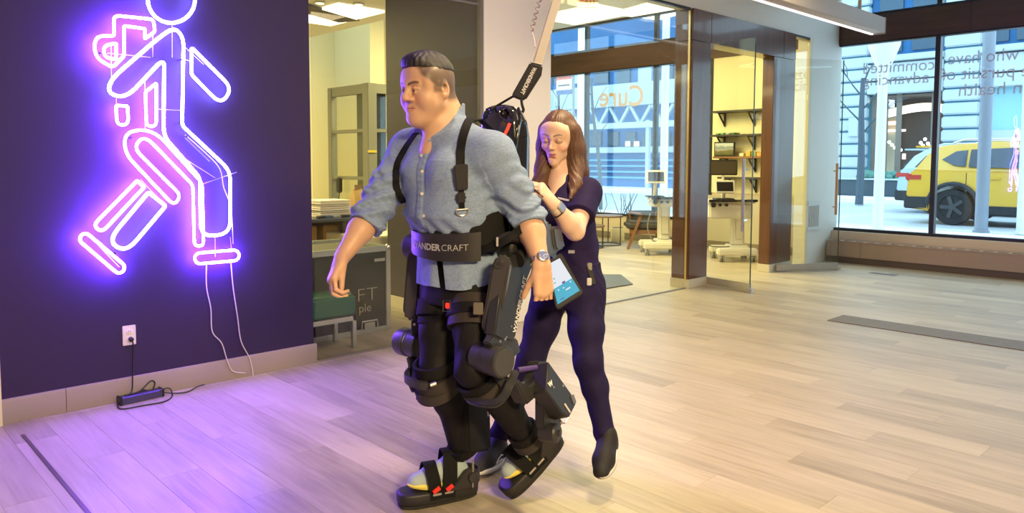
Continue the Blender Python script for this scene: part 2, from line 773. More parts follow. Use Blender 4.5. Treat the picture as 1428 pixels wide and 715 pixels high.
glazed('window_1', 2.56, 4.085, [])
glazed('window_2', 4.895, 7.06, [])
glazed('window_3', 9.46, 9.885, [])
b = MB()
b.box((4.06, YW-0.012, 0), (4.09, YW+0.03, ZB))
struct(b.build('trim_3', mat('olive_grey_jamb', (0.16, 0.15, 0.12), 0.5), None))
b = MB()
b.box((9.885, YW-0.015, 0), (9.97, YW+0.03, ZB))
struct(b.build('trim_4', M_cream, None))

# ---- wooden portal
pt = sroot('door_1', (8.2, YW, 0))
for xa, xb, dp in ((7.08, 7.44, 0.20), (8.88, 9.45, 0.12)):
    b = MB()
    b.box((xa, YW-0.03, 0.10), (xb, YW+dp, 2.70))
    b.build('post', M_portal, pt, 0.004)
    b = MB()
    b.box((xa-0.008, YW-0.038, 0.0), (xb+0.008, YW+dp+0.01, 0.10))
    b.build('plinth', mat('stone_plinth', (0.62, 0.57, 0.45), 0.4), pt, 0.003)
for xa, xb in ((7.08, 7.44), (7.443, 9.12), (9.123, 9.45)):
    b = MB()
    b.box((xa, YW-0.032, 2.705), (xb, YW+0.20, ZB))
    b.build('lintel', M_portal, pt, 0.003)
b = MB()
b.box((7.065, YW-0.004, 0.1), (7.082, YW+0.02, ZB))
b.build('metal_bead', mat('brass_bead', (0.75, 0.6, 0.3), 0.3, 0.9), pt)
b = MB()
b.box((8.9, YW+0.0, 2.62), (9.15, YW+0.12, 2.70))
b.build('door_closer', mat('pale_metal', (0.6, 0.55, 0.48), 0.35, 0.8), pt, 0.004)


def leaf(name, h0, h1, bar_mat, ztop, hz0, hz1, wide):
    t = sroot(name, (h0.x, h0.y, 0))
    d = (h1-h0).normalized()
    nrm = Vector((-d.y, d.x, 0))
    b = MB()
    b.prism([h0+Vector((0, 0, 0.02))-nrm*0.006, h1+Vector((0, 0, 0.02))-nrm*0.006, h1+Vector((0, 0, 0.02))+nrm*0.006, h0+Vector((0, 0, 0.02))+nrm*0.006], (0, 0, ztop-0.02))
    b.build('leaf_glass', M_glass, t, smooth=0)
    b = MB()
    b.prism([h1+Vector((0, 0, 0.02))-nrm*0.006-d*0.006, h1+Vector((0, 0, 0.02))-nrm*0.006+d*0.001, h1+Vector((0, 0, 0.02))+nrm*0.006+d*0.001, h1+Vector((0, 0, 0.02))+nrm*0.006-d*0.006], (0, 0, ztop-0.02))
    b.build('glass_edge', mat('green_glass_edge', (0.05, 0.09, 0.07), 0.1), t, smooth=0)
    b = MB()
    b.prism([h0-nrm*0.02, h1-nrm*0.02, h1+nrm*0.02, h0+nrm*0.02], (0, 0, 0.085))
    b.bm.verts.ensure_lookup_table()
    bmesh.ops.translate(b.bm, verts=b.bm.verts, vec=(0, 0, 0.01))
    b.build('bottom_rail', M_steel, t, 0.004)
    b = MB()
    b.box((h1.x-0.03, h1.y-0.03, 0.0), (h1.x+0.03, h1.y+0.03, 0.045))
    b.build('pivot', M_steel, t, 0.006)
    hp = h1-d*wide
    sg = -1 if nrm.dot(Fv) > 0 else 1
    for s in (sg,):
        b = MB()
        b.cyl(hp+nrm*0.05*s+Vector((0, 0, hz0)), hp+nrm*0.05*s+Vector((0, 0, hz1)), 0.016, seg=12)
        b.build('handle', bar_mat, t)
    for z in (hz0+0.15*(hz1-hz0), hz1-0.15*(hz1-hz0)):
        b = MB()
        b.cyl(hp-nrm*0.012*sg+Vector((0, 0, z)), hp+nrm*0.05*sg+Vector((0, 0, z)), 0.012, seg=10)
        b.build('handle_mount', M_chrome, t)


leaf('door_2', Vector((7.46, YW-0.02, 0)), Vector((7.34, 4.03, 0)), M_steel, 2.69, 0.65, 1.43, 0.08)
leaf('door_3', Vector((9.0, YW-0.06, 0)), Vector((9.78, 4.14, 0)), mat('copper_bar', (0.55, 0.33, 0.16), 0.35, 0.7), 2.69, 0.72, 1.38, 0.09)

# ---- street wall: windows, transom, sill, convector
M_sill = mat('sill_cream', (0.66, 0.56, 0.42), 0.5)
b = MB()
b.box((XR+0.225, -7, 0.0), (XW+0.12, YW, 0.42))
b.box((XW-0.02, YW+0.16, 0.0), (XW+0.12, 10.6, 0.42))
b.box((XW-0.02, YW+0.1, 0.40), (XW+0.12, 6.72, 3.1))
struct(b.build('wall_street', M_sill, None, smooth=0))
b = MB()
b.box((XW-0.035, YW+0.17, 0.9), (XW-0.02, 6.72, 3.95))
struct(b.build('wall_shelf', M_yellow, None, smooth=0))
b = MB()
b.box((XW-0.06, -7, 3.05), (XW+0.14, 3.0, 3.40))
b.box((XW-0.06, 3.003, 3.05), (XW+0.14, 4.84, 3.40))
b.box((XW-0.06, YW+0.16, 3.06), (XW+0.14, 10.6, 3.44))
struct(b.build('trim_5', M_transom, None, smooth=0))


def street_window(name, ys, z0, z1, letters=None):
    t = sroot(name, (XW, ys[0], z0))
    for i, y in enumerate(ys):
        b = MB()
        wd = 0.05 if i in (0, len(ys)-1) else 0.03
        b.box((XW-0.04, y-wd, z0), (XW+0.06, y+wd, z1))
        b.build('mullion', M_black, t, 0.004)
    for z in (z0+0.02, z1-0.015):
        b = MB()
        b.box((XW-0.045, min(ys), z-0.02), (XW+0.06, max(ys), z+0.02))
        b.build('rail', M_black, t, 0.004)
    ps = []
    for a, c in zip(ys, ys[1:]):
        b = MB()
        b.box((XW-0.003, min(a, c)+0.02, z0+0.02), (XW+0.006, max(a, c)-0.02, z1-0.02))
        ps.append(b.build('pane', M_pane, t, smooth=0))
    return ps


pm_ = street_window('window_4', [4.80, 3.375, 1.95, 0.5, -1.0, -2.5], 0.42, 3.06)
street_window('window_5', [4.80, 3.375, 1.95, 0.5, -1.0, -2.5], 3.40, 3.95)
ps_ = street_window('window_6', [10.5, 9.39, 7.82, 6.72], 0.42, 3.08)
street_window('window_7', [10.5, 9.39, 7.82, 6.72], 3.44, 3.95)
b = MB()
b.box((XW-0.06, -7, 0.42), (XW+0.1, -2.5, 3.95))
struct(b.build('wall_street', M_white, None, smooth=0))
# lettering on the street glass, read from the pavement
M_let = mat('frosted_grey_letter', (0.60, 0.53, 0.63), 0.6, alpha=0.55)
M_letc = mat('tan_letter', (0.62, 0.45, 0.22), 0.6, alpha=0.8)


def wtext(txt, xr, yr, xl, yl, hpx, parent, m, bold=0.0):
    """lettering whose first letter sits at pixel (xr,yr) and last at (xl,yl)"""
    a, c = hit(xr, yr, 0, XW-0.006), hit(xl, yl, 0, XW-0.006)
    size = hpx
    return text_obj('lettering', txt, size, a, c-a, (0, 0, 1), m, parent, bold=bold, depth=0.0008, width=(c-a).length)


wtext('who have', 1421, 83, 1322, 90, 0.22, pm_[1], M_let)
wtext('committed', 1303, 97, 1204, 103, 0.22, pm_[0], M_let)
wtext('e pursuit of', 1436, 106, 1312, 112, 0.22, pm_[1], M_let)
wtext('advancing', 1295, 115, 1203, 120, 0.22, pm_[0], M_let)
wtext('n health', 1424, 130, 1337, 134, 0.22, pm_[1], M_let)
wtext('Cure', 897, 147, 836, 148.5, 0.52, ps_[1], M_letc, 0.006)
wtext('y', 949, 118, 943, 118.5, 0.26, ps_[2], M_let)
wtext('s', 948, 135, 942, 135.5, 0.26, ps_[2], M_let)
wtext('an', 951, 152, 940, 152.5, 0.26, ps_[2], M_let)
wtext('Cure', 2300, 120, 1990, 120, 0.9, pm_[2], M_let)

# convector under the window
M_conv = mat('taupe_convector', (0.36, 0.27, 0.20), 0.45)
M_kick = mat('dark_kick', (0.10, 0.07, 0.055), 0.6)
cv = thing('convector', 'long taupe convector heater with slotted top under the street window', 'heater', (XR, 2, 0))
for ya, yb in ((4.56, 4.62), (4.15, 4.557), (1.2, 4.147), (-2.4, 1.197)):
    b = MB()
    b.box((XR, ya, 0.085), (XR+0.02, yb, 0.285))
    b.build('front_panel', M_conv, cv, 0.003)
b = MB()
b.box((XR+0.012, -2.4, 0), (XR+0.03, 4.62, 0.09))
b.build('kick_plate', M_kick, cv)
b = MB()
b.box((XR-0.006, -2.4, 0.285), (XR+0.015, 4.62, 0.304))
b.build('front_lip', M_conv, cv, 0.003)
b = MB()
b.box((XR+0.10, -2.4, 0.29), (XR+0.22, 4.62, 0.306))
b.build('back_ledge', M_conv, cv, 0.003)
b = MB()
b.box((XR+0.01, -2.4, 0.268), (XR+0.10, 4.62, 0.275))
b.build('grille_tray', mat('grille_dark', (0.045, 0.035, 0.03), 0.8), cv)
sl = None
for i in range(42):
    y = 4.58-i*0.155
    if sl is None:
        b = MB()
        b.box((XR+0.012, y-0.02, 0.285), (XR+0.105, y+0.02, 0.304))
        sl = b.build('grille_bar', mat('grille_bar', (0.45, 0.36, 0.28), 0.45), cv, 0.002)
        y_first = y
    else:
        o = sl.copy()
        COL.objects.link(o)
        o.parent = cv
        o.location = (0, y-y_first, 0)
# wall vent right of the portal
vt = thing('wall_vent', 'white louvred wall vent low on the white wall beside the street window', 'vent', (10.1, YW-0.01, 0.65))
b = MB()
b.box((9.96, YW-0.012, 0.48), (10.30, YW-0.001, 0.84))
b.build('backing', mat('vent_dark', (0.10, 0.11, 0.13), 0.7), vt)
for i in range(7):
    x = 9.98+i*0.05
    b = MB()
    b.box((x-0.012, YW-0.022, 0.51), (x+0.012, YW-0.008, 0.81))
    b.build('louvre', mat('vent_white', (0.72, 0.74, 0.74), 0.5), vt, 0.002)
for a, c in (((9.94, YW-0.024, 0.80), (10.32, YW-0.006, 0.86)), ((9.94, YW-0.024, 0.46), (10.32, YW-0.006, 0.51))):
    b = MB()
    b.box(a, c)
    b.build('rim', mat('vent_white', (0.72, 0.74, 0.74), 0.5), vt, 0.003)
# floor vent and floor strips
c = hit(1232, 382, 2, 0)
fv = thing('floor_vent', 'small grey floor register near the convector', 'vent', (c.x, c.y, 0))
b = MB()
b.box((c.x-0.06, c.y-0.16, 0.0005), (c.x+0.06, c.y+0.16, 0.005))
b.build('plate', mat('register_grey', (0.22, 0.21, 0.2), 0.4, 0.5), fv, 0.001)
for i in range(5):
    b = MB()
    b.box((c.x-0.045, c.y-0.12+i*0.055, 0.005), (c.x+0.045, c.y-0.10+i*0.055, 0.008))
    b.build('slat', mat('register_grey', (0.22, 0.21, 0.2), 0.4, 0.5), fv)
b = MB()
b.box((6.53, 0.2, 0.0005), (6.86, 2.84, 0.006))
tag(b.build('floor_strip', mat('grey_rubber', (0.16, 0.14, 0.12), 0.6, noise=0.2), None, 0.001), 'long dark grey strip lying across the pale planks on the right', 'mat')
b = MB()
b.box((0.772, 0.6, 0.0005), (0.790, 4.41, 0.003))
tag(b.build('joint_cover', mat('cover_strip', (0.16, 0.13, 0.10), 0.4, 0.5), None, 0.001), 'narrow grey joint cover on the floor left of the purple wall', 'strip')
# pendant light
e = hit(1234, 46, 2, 2.92)
pl = thing('pendant_light', 'long boxy suspended linear light under the hall ceiling', 'light', (e.x, e.y, 2.92))
M_pend = mat('pendant_shell', (0.52, 0.44, 0.40), 0.5)
b = MB()
b.box((e.x-5.0, e.y, 2.925), (e.x, e.y+0.16, 3.10))
b.build('housing', M_pend, pl, 0.004)
b = MB()
b.box((e.x-5.0, e.y+0.125, 2.912), (e.x-0.02, e.y+0.155, 2.925))
b.build('diffuser', mat('lamp_cool', (1, 1, 1), emit=(1.0, 0.95, 0.95), estr=1.2), pl)
b = MB()
b.box((e.x, e.y-0.004, 2.912), (e.x+0.012, e.y+0.164, 3.104))
b.build('end_cap', M_pend, pl, 0.003)
for dx in (0.55, 3.2):
    b = MB()
    b.cyl((e.x-dx, e.y+0.08, 3.1), (e.x-dx, e.y+0.08, 3.43), 0.02, seg=10)
    b.build('rod', M_sill, pl)
# ================================================================== the street outside
ZG = 0.20
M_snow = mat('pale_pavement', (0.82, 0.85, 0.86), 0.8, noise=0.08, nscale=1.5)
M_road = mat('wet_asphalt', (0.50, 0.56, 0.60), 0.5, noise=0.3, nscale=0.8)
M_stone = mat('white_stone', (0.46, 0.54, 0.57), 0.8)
M_joint_shade = mat('stone_joint_shade', (0.07, 0.25, 0.36), 0.9)  # cyan shade between the stone courses is put into this colour
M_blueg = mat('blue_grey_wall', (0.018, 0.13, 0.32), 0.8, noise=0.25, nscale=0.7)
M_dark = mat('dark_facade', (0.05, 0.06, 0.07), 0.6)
b = MB()
b.box((XW+0.12, -20, 0.05), (14.6, 40, ZG))
struct(b.build('pavement', M_snow, None, smooth=0))
b = MB()
b.box((14.6, -20, 0.0), (23.5, 40, ZG-0.02))
struct(b.build('road', M_road, None, smooth=0))
b = MB()
b.box((23.5, -20, 0.0), (27.2, 40, ZG+0.1))
struct(b.build('far_pavement', M_snow, None, smooth=0))
b = MB()
for x0_, x1_ in ((15.0, 15.12),):
    b.box((x0_, -20, ZG-0.02), (x1_, 40, ZG-0.012))
struct(b.build('road_line', M_snow, None, smooth=0))

FX = 27.0


def fy(px):
    return hit(px, 200, 0, FX).y


def fz(py, px=1250):
    return hit(px, py, 0, FX).z


bd = thing('stone_building', 'white rusticated stone building with a lit restaurant front across the street', 'building', (FX, 5, ZG))
course = None
for a, c, z1 in ((1142, 1206, 7.6), (1311, 1363, 7.6), (1445, 1520, 7.6)):
    ya, yb = fy(c), fy(a)
    b = MB()
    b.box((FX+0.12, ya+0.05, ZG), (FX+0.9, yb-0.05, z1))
    b.build('pier_core', M_joint_shade, bd, smooth=0)
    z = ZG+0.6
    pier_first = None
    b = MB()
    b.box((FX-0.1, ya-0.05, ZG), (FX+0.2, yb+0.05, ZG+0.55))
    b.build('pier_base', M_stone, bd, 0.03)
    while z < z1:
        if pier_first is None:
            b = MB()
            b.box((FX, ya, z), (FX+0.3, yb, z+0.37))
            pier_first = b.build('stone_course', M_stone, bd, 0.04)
            zf = z
        else:
            o = pier_first.copy()
            COL.objects.link(o)
            o.parent = bd
            o.location = (0, 0, z-zf)
        z += 0.43
# entablature over the openings
for a, c in ((1206, 1311), (1363, 1445), (1520, 1700)):
    ya, yb = fy(c), fy(a)
    for z0_, z1_, pr in ((3.75, 4.15, 0.0), (4.2, 4.75, -0.05), (4.8, 5.0, -0.2)):
        b = MB()
        b.box((FX+pr, ya, z0_), (FX+0.5, yb, z1_))
        b.build('lintel_band', M_stone, bd, 0.02)
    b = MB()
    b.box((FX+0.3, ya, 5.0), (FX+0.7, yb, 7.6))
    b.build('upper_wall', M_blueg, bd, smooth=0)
    for k in range(2):
        y0_ = ya+(yb-ya)*(0.12+0.45*k)
        b = MB()
        b.box((FX+0.22, y0_, 5.15), (FX+0.33, y0_+(yb-ya)*0.32, 7.4))
        b.build('window', mat('far_pane', (0.03, 0.08, 0.13), 0.15), bd)
# restaurant recess
ya, yb = fy(1311), fy(1206)
b = MB()
b.box((FX+2.6, ya, ZG), (FX+2.8, yb, 4.2))
b.build('restaurant_back', mat('restaurant_wall', (0.10, 0.075, 0.06), 0.7, noise=0.5, nscale=1.2), bd)
b = MB()
b.box((FX+0.4, ya, 3.7), (FX+2.7, yb, 3.8))
b.build('restaurant_ceiling', mat('restaurant_ceiling', (0.05, 0.045, 0.045), 0.7), bd)
M_warm = mat('warm_glow', (1, 1, 1), emit=(1.0, 0.85, 0.6), estr=2.2)
M_amber = mat('amber_glow', (1, 1, 1), emit=(1.0, 0.42, 0.10), estr=1.2)


def fbox(x0p, y0p, x1p, y1p, X, th, name, m, par, bev=0.0):
    a, c = hit(x0p, y0p, 0, X), hit(x1p, y1p, 0, X)
    b = MB()
    b.box((X, min(a.y, c.y), min(a.z, c.z)), (X+th, max(a.y, c.y), max(a.z, c.z)))
    return b.build(name, m, par, bev)


b = MB()
cc = hit(1270, 154, 0, FX+1.5)
b.tube([cc+Vector((0.3*math.sin(t*6), 1.1*(t-0.5)*2, 0.12*math.sin(t*5))) for t in np.linspace(0, 1, 14)], 0.14, 8)
b.build('light_cove', M_warm, bd)
for (x, y) in ((1240, 198), (1244, 202), (1248, 206), (1256, 209), (1284, 199), (1290, 194), (1294, 200), (1297, 203), (1287, 203)):
    b = MB()
    b.ball(hit(x, y, 0, FX+1.2), 0.06, 8, 6)
    b.build('bulb', mat('bulb_glow', (1, 1, 1), emit=(1, 0.9, 0.75), estr=3), bd)
for r_ in ((1208, 168, 1216, 172), (1238, 169, 1252, 174), (1204, 222, 1212, 236), (1258, 214, 1262, 222), (1230, 181, 1262, 183)):
    fbox(*r_, FX+2.2, 0.08, 'amber_panel', M_amber if r_[1] > 183 or r_[1] < 176 else M_warm, bd)
for px in (1217, 1232, 1251, 1300):
    fbox(px, 124, px+2.2, 250, FX+0.35, 0.1, 'shopfront_mullion', mat('shopfront_bronze', (0.18, 0.15, 0.12), 0.5), bd)
fbox(1211, 150, 1219, 250, FX+1.9, 0.3, 'restaurant_column', mat('tan_column', (0.55, 0.45, 0.3), 0.7), bd)
fbox(1236, 150, 1250, 250, FX+2.3, 0.2, 'restaurant_column', mat('tan_column', (0.55, 0.45, 0.3), 0.7), bd)
# right shopfront
fbox(1363, 118, 1445, 182, FX+0.45, 0.1, 'shop_glass', mat('cyan_shop_pane', (0.30, 0.58, 0.66), 0.25), bd)
fbox(1363, 182, 1445, 232, FX+0.35, 0.2, 'shop_panel', M_stone, bd)
fbox(1416, 188, 1428, 206, FX+0.28, 0.1, 'red_panel', mat('dull_red_panel', (0.45, 0.16, 0.14), 0.6), bd)
fbox(1363, 40, 1700, 118, FX+0.9, 0.2, 'upper_pane', mat('slate_pane', (0.20, 0.27, 0.30), 0.3), bd)
# alarm box and small fixtures on the pier
fbox(1183, 164, 1196, 190, FX-0.12, 0.12, 'utility_box', M_stone, bd, 0.02)
fbox(1165, 188, 1168, 195, FX-0.04, 0.05, 'small_sign', mat('navy_plate', (0.04, 0.08, 0.12), 0.5), bd)
fbox(1166, 134, 1170, 139, FX-0.06, 0.07, 'wall_lamp', mat('navy_plate', (0.04, 0.08, 0.12), 0.5), bd)
# planter and clipped hedge
pl_ = thing('planter', 'long dark planter box with a clipped hedge in front of the restaurant', 'planter', (25.6, 7, ZG))
a, c = hit(1166, 250, 0, 25.6), hit(1262, 273, 0, 25.6)
b = MB()
b.box((25.6, c.y-1.0, ZG+0.1), (26.3, a.y, a.z))
b.build('box', mat('planter_black', (0.035, 0.06, 0.08), 0.6), pl_, 0.02)
b = MB()
b.box((25.55, c.y-1.02, a.z), (26.35, a.y+0.02, a.z+0.06))
b.build('rim', M_stone, pl_, 0.01)
rr = random.Random(3)
b = MB()
for i in range(150):
    yy = rr.uniform(c.y-0.9, hit(1190, 250, 0, 25.6).y)
    b.ball((rr.uniform(25.6, 26.25), yy, a.z+rr.uniform(0.03, 0.26)), rr.uniform(0.07, 0.15), 6, 5, (1, 1, 0.8))
o = b.build('hedge', mat('hedge_green', (0.10, 0.24, 0.20), 0.9, noise=0.6, nscale=8), pl_, smooth=0)
o['kind'] = 'stuff'


# ---- lamp posts
def post(px, d, r, label, head=False, top=6.0, col=(0.82, 0.86, 0.88)):
    p = W(px, 230, d)
    t = thing('lamp_post' if head else 'street_post', label, 'post', (p.x, p.y, ZG))
    m = mat('enamel_%d' % int(col[0]*100), col, 0.4)
    b = MB()
    hz = W(px, 98, d).z
    b.lathe((p.x, p.y, ZG), (0, 0, 1), [(0, r*1.05), (0.12, r*1.03), ((hz if head else top)-ZG, r*0.92)], 14)
    b.build('shaft', m, t)
    b = MB()
    b.lathe((p.x, p.y, ZG), (0, 0, 1), [(0, r*1.35), (0.03, r*1.3), (0.04, r*1.1)], 14)
    b.build('base_flange', m, t)
    if head:
        b = MB()
        b.lathe((p.x, p.y, hz), (0, 0, 1), [(-0.12, r*0.95), (0, r*1.1), (0.16, r*2.0), (0.42, r*3.1), (0.9, r*3.4), (0.95, r*1.5)], 16)
        b.build('lantern', m, t)


post(1227, 13.4, 0.085, 'white street lamp post with a flared lantern outside the window', True)
post(1372, 12.9, 0.10, 'thick street post, shade put into its grey colour, in front of the yellow taxi doors', col=(0.24, 0.29, 0.36))  # this post stands in shade; the shade is put into its darker colour
post(1427, 12.6, 0.06, 'white street post at the right edge of the picture')
post(812, 17.5, 0.13, 'thick white street post outside the side room window nearest the white column')
post(926, 15.5, 0.08, 'thin white street post outside the side room window beside the medical carts')


# ---- bare trees
def tree(px, d, h, label, seed, lean=0.0, r0=0.16):
    p = W(px, 250, d)
    rr = random.Random(seed)
    t = thing('bare_tree', label, 'tree', (p.x, p.y, ZG))
    m = mat('dark_bark', (0.07, 0.10, 0.13), 0.9)
    base = Vector((p.x, p.y, ZG))
    b = MB()
    tip = base+Vector((0, lean, h*0.55))
    b.tube(smooth_path([base, base+Vector((0.05, lean*0.3, h*0.2)), base+Vector((-0.04, lean*0.7, h*0.4)), tip], 3), [r0*(1-0.5*i/9) for i in range(10)], 8)
    b.build('trunk', m, t)

    def grow(p, dirv, ln, r, depth, bb):
        if depth == 0 or r < 0.008:
            return
        q = p+dirv*ln
        bb.tube([p, p+dirv*ln*0.5+Vector((rr.uniform(-.05, .05), rr.uniform(-.05, .05), 0.04)), q], [r, r*0.8, r*0.6], 5)
        for k in range(3):
            nd = (dirv+Vector((rr.uniform(-.5, .5), rr.uniform(-.8, .8), rr.uniform(-.2, .6)))).normalized()
            grow(q, nd, ln*rr.uniform(0.6, 0.85), r*0.55, depth-1, bb)
    for k in range(5):
        bb = MB()
        st = base.lerp(tip, 0.55+0.1*k)
        grow(st, Vector((rr.uniform(-.3, .3), (1 if k % 2 else -1)*rr.uniform(.4, .9), rr.uniform(.5, 1))).normalized(), h*0.13, r0*0.22, 4, bb)
        bb.build('branch', m, t)


tree(1199, 21.5, 6.5, 'dark bare street tree in front of the white stone pier', 5, 0.0, 0.12)
tree(838, 19.0, 6.0, 'bare branching tree outside the side room window beside the tan lettering', 9, 0.35, 0.055)
tree(786, 20.0, 6.0, 'bare thin tree outside the window next to the red and white street sign', 12, 0.2, 0.05)
# street sign
p = W(786, 112, 18.5)
t = thing('street_sign', 'red and white parking sign seen beyond the side room window', 'sign', (p.x, p.y, ZG))
a, c = hit(776, 103, 0, p.x), hit(797, 124, 0, p.x)
b = MB()
b.box((p.x, c.y, c.z), (p.x+0.02, a.y, a.z))
b.build('plate', mat('sign_white', (0.8, 0.75, 0.72), 0.5), t)
b = MB()
b.box((p.x-0.006, c.y, a.z-0.16), (p.x, a.y, a.z))
b.build('red_band', mat('sign_red', (0.55, 0.12, 0.07), 0.5), t)
b = MB()
b.box((p.x-0.006, c.y+0.06, c.z+0.09), (p.x, a.y-0.06, c.z+0.12))
b.build('black_line', M_black, t)
b = MB()
b.box((p.x-0.002, c.y, c.z-0.12), (p.x+0.02, a.y, c.z-0.01))
b.build('blue_plate', mat('sign_blue', (0.10, 0.14, 0.28), 0.5), t)
b = MB()
b.cyl((p.x+0.05, c.y-0.02, ZG), (p.x+0.05, c.y-0.02, a.z+0.1), 0.03, seg=8)
b.build('pole', mat('sign_pole', (0.25, 0.28, 0.3), 0.5), t)

# ---- building and steel frame opposite the side room
SX = 26.4
b2 = thing('blue_building', 'blue grey building with pale bands opposite the side room window', 'building', (SX+1.5, 20, ZG))


def long_box(ya_px, yb_px, X, th, name, m, par, bev=0.0):
    """horizontal run along the facade; heights taken where the window looks at it"""
    z0_, z1_ = hit(860, yb_px, 0, X).z, hit(860, ya_px, 0, X).z
    b = MB()
    b.box((X, 14.0, z0_), (X+th, 42.0, z1_))
    return b.build(name, m, par, bev)


long_box(20, 262, SX+1.6, 0.6, 'wall', M_blueg, b2)
for ya_, yb_ in ((117, 146), (205, 213)):
    long_box(ya_, yb_, SX+1.3, 0.3, 'band', M_stone, b2, 0.02)
for i in range(4):
    long_box(222+i*8, 224.5+i*8, SX+1.45, 0.15, 'ledge', mat('mid_blue_ledge', (0.10, 0.34, 0.55), 0.8), b2)
M_fp = mat('far_pane', (0.03, 0.08, 0.13), 0.15)
for i in range(9):
    fbox(770+i*30, 86, 788+i*30, 115, SX+1.5, 0.1, 'window', M_stone if i % 3 == 1 else M_fp, b2)
for i in range(9):
    fbox(776+i*24, 184, 790+i*24, 203, SX+1.5, 0.1, 'window', M_fp, b2)
for px in (872, 884):
    fbox(px, 197, px+6, 204, SX+1.45, 0.08, 'lit_window', mat('amber_glow2', (1, 1, 1), emit=(1.0, 0.55, 0.2), estr=1.0), b2)
fr_ = thing('steel_canopy', 'white latticed steel canopy across the street seen through the side room window', 'canopy', (SX, 20, ZG))
for ya_, yb_ in ((171, 179), (145, 148)):
    long_box(ya_, yb_, SX, 0.3, 'beam', M_stone, fr_, 0.02)
zb0, zb1 = hit(860, 172, 0, SX).z, hit(860, 147, 0, SX).z
for i in range(18):
    yy = 14.2+i*1.15
    for s in (0, 1):
        b = MB()
        b.bar((SX+0.15, yy+(1.05 if s else 0), zb0), (SX+0.15, yy+0.52, zb1), 0.11, 0.11, (1, 0, 0))
        b.build('brace', M_stone, fr_)
for yy in (13.5, 19.5, 25.5, 32.0):
    b = MB()
    b.box((SX+0.1, yy-0.08, ZG), (SX+0.26, yy+0.08, zb0+0.1))
    b.build('support', M_stone, fr_)
# snow-dusted shrubs just outside the side window
for k, (px, py) in enumerate(((838, 292), (877, 292), (866, 268))):
    p = W(px, py, 15.8)
    rr = random.Random(k+40)
    t = thing('twiggy_shrub', ('leafless twiggy shrub outside the side room window near the woman', 'leafless twiggy shrub outside the window above the lounge chair', 'leafless shrub between the two other shrubs outside the window')[k], 'shrub', (p.x, p.y, ZG))
    for q in range(7):
        b = MB()
        d_ = Vector((rr.uniform(-.4, .4), rr.uniform(-.6, .6), 1))
        s_ = Vector((p.x, p.y, ZG))
        b.tube([s_, s_+d_*0.3, s_+d_*0.45+Vector((0, rr.uniform(-.15, .15), 0.1))], [0.012, 0.008, 0.004], 5)
        b.build('twig', mat('dark_bark', (0.07, 0.10, 0.13), 0.9), t)


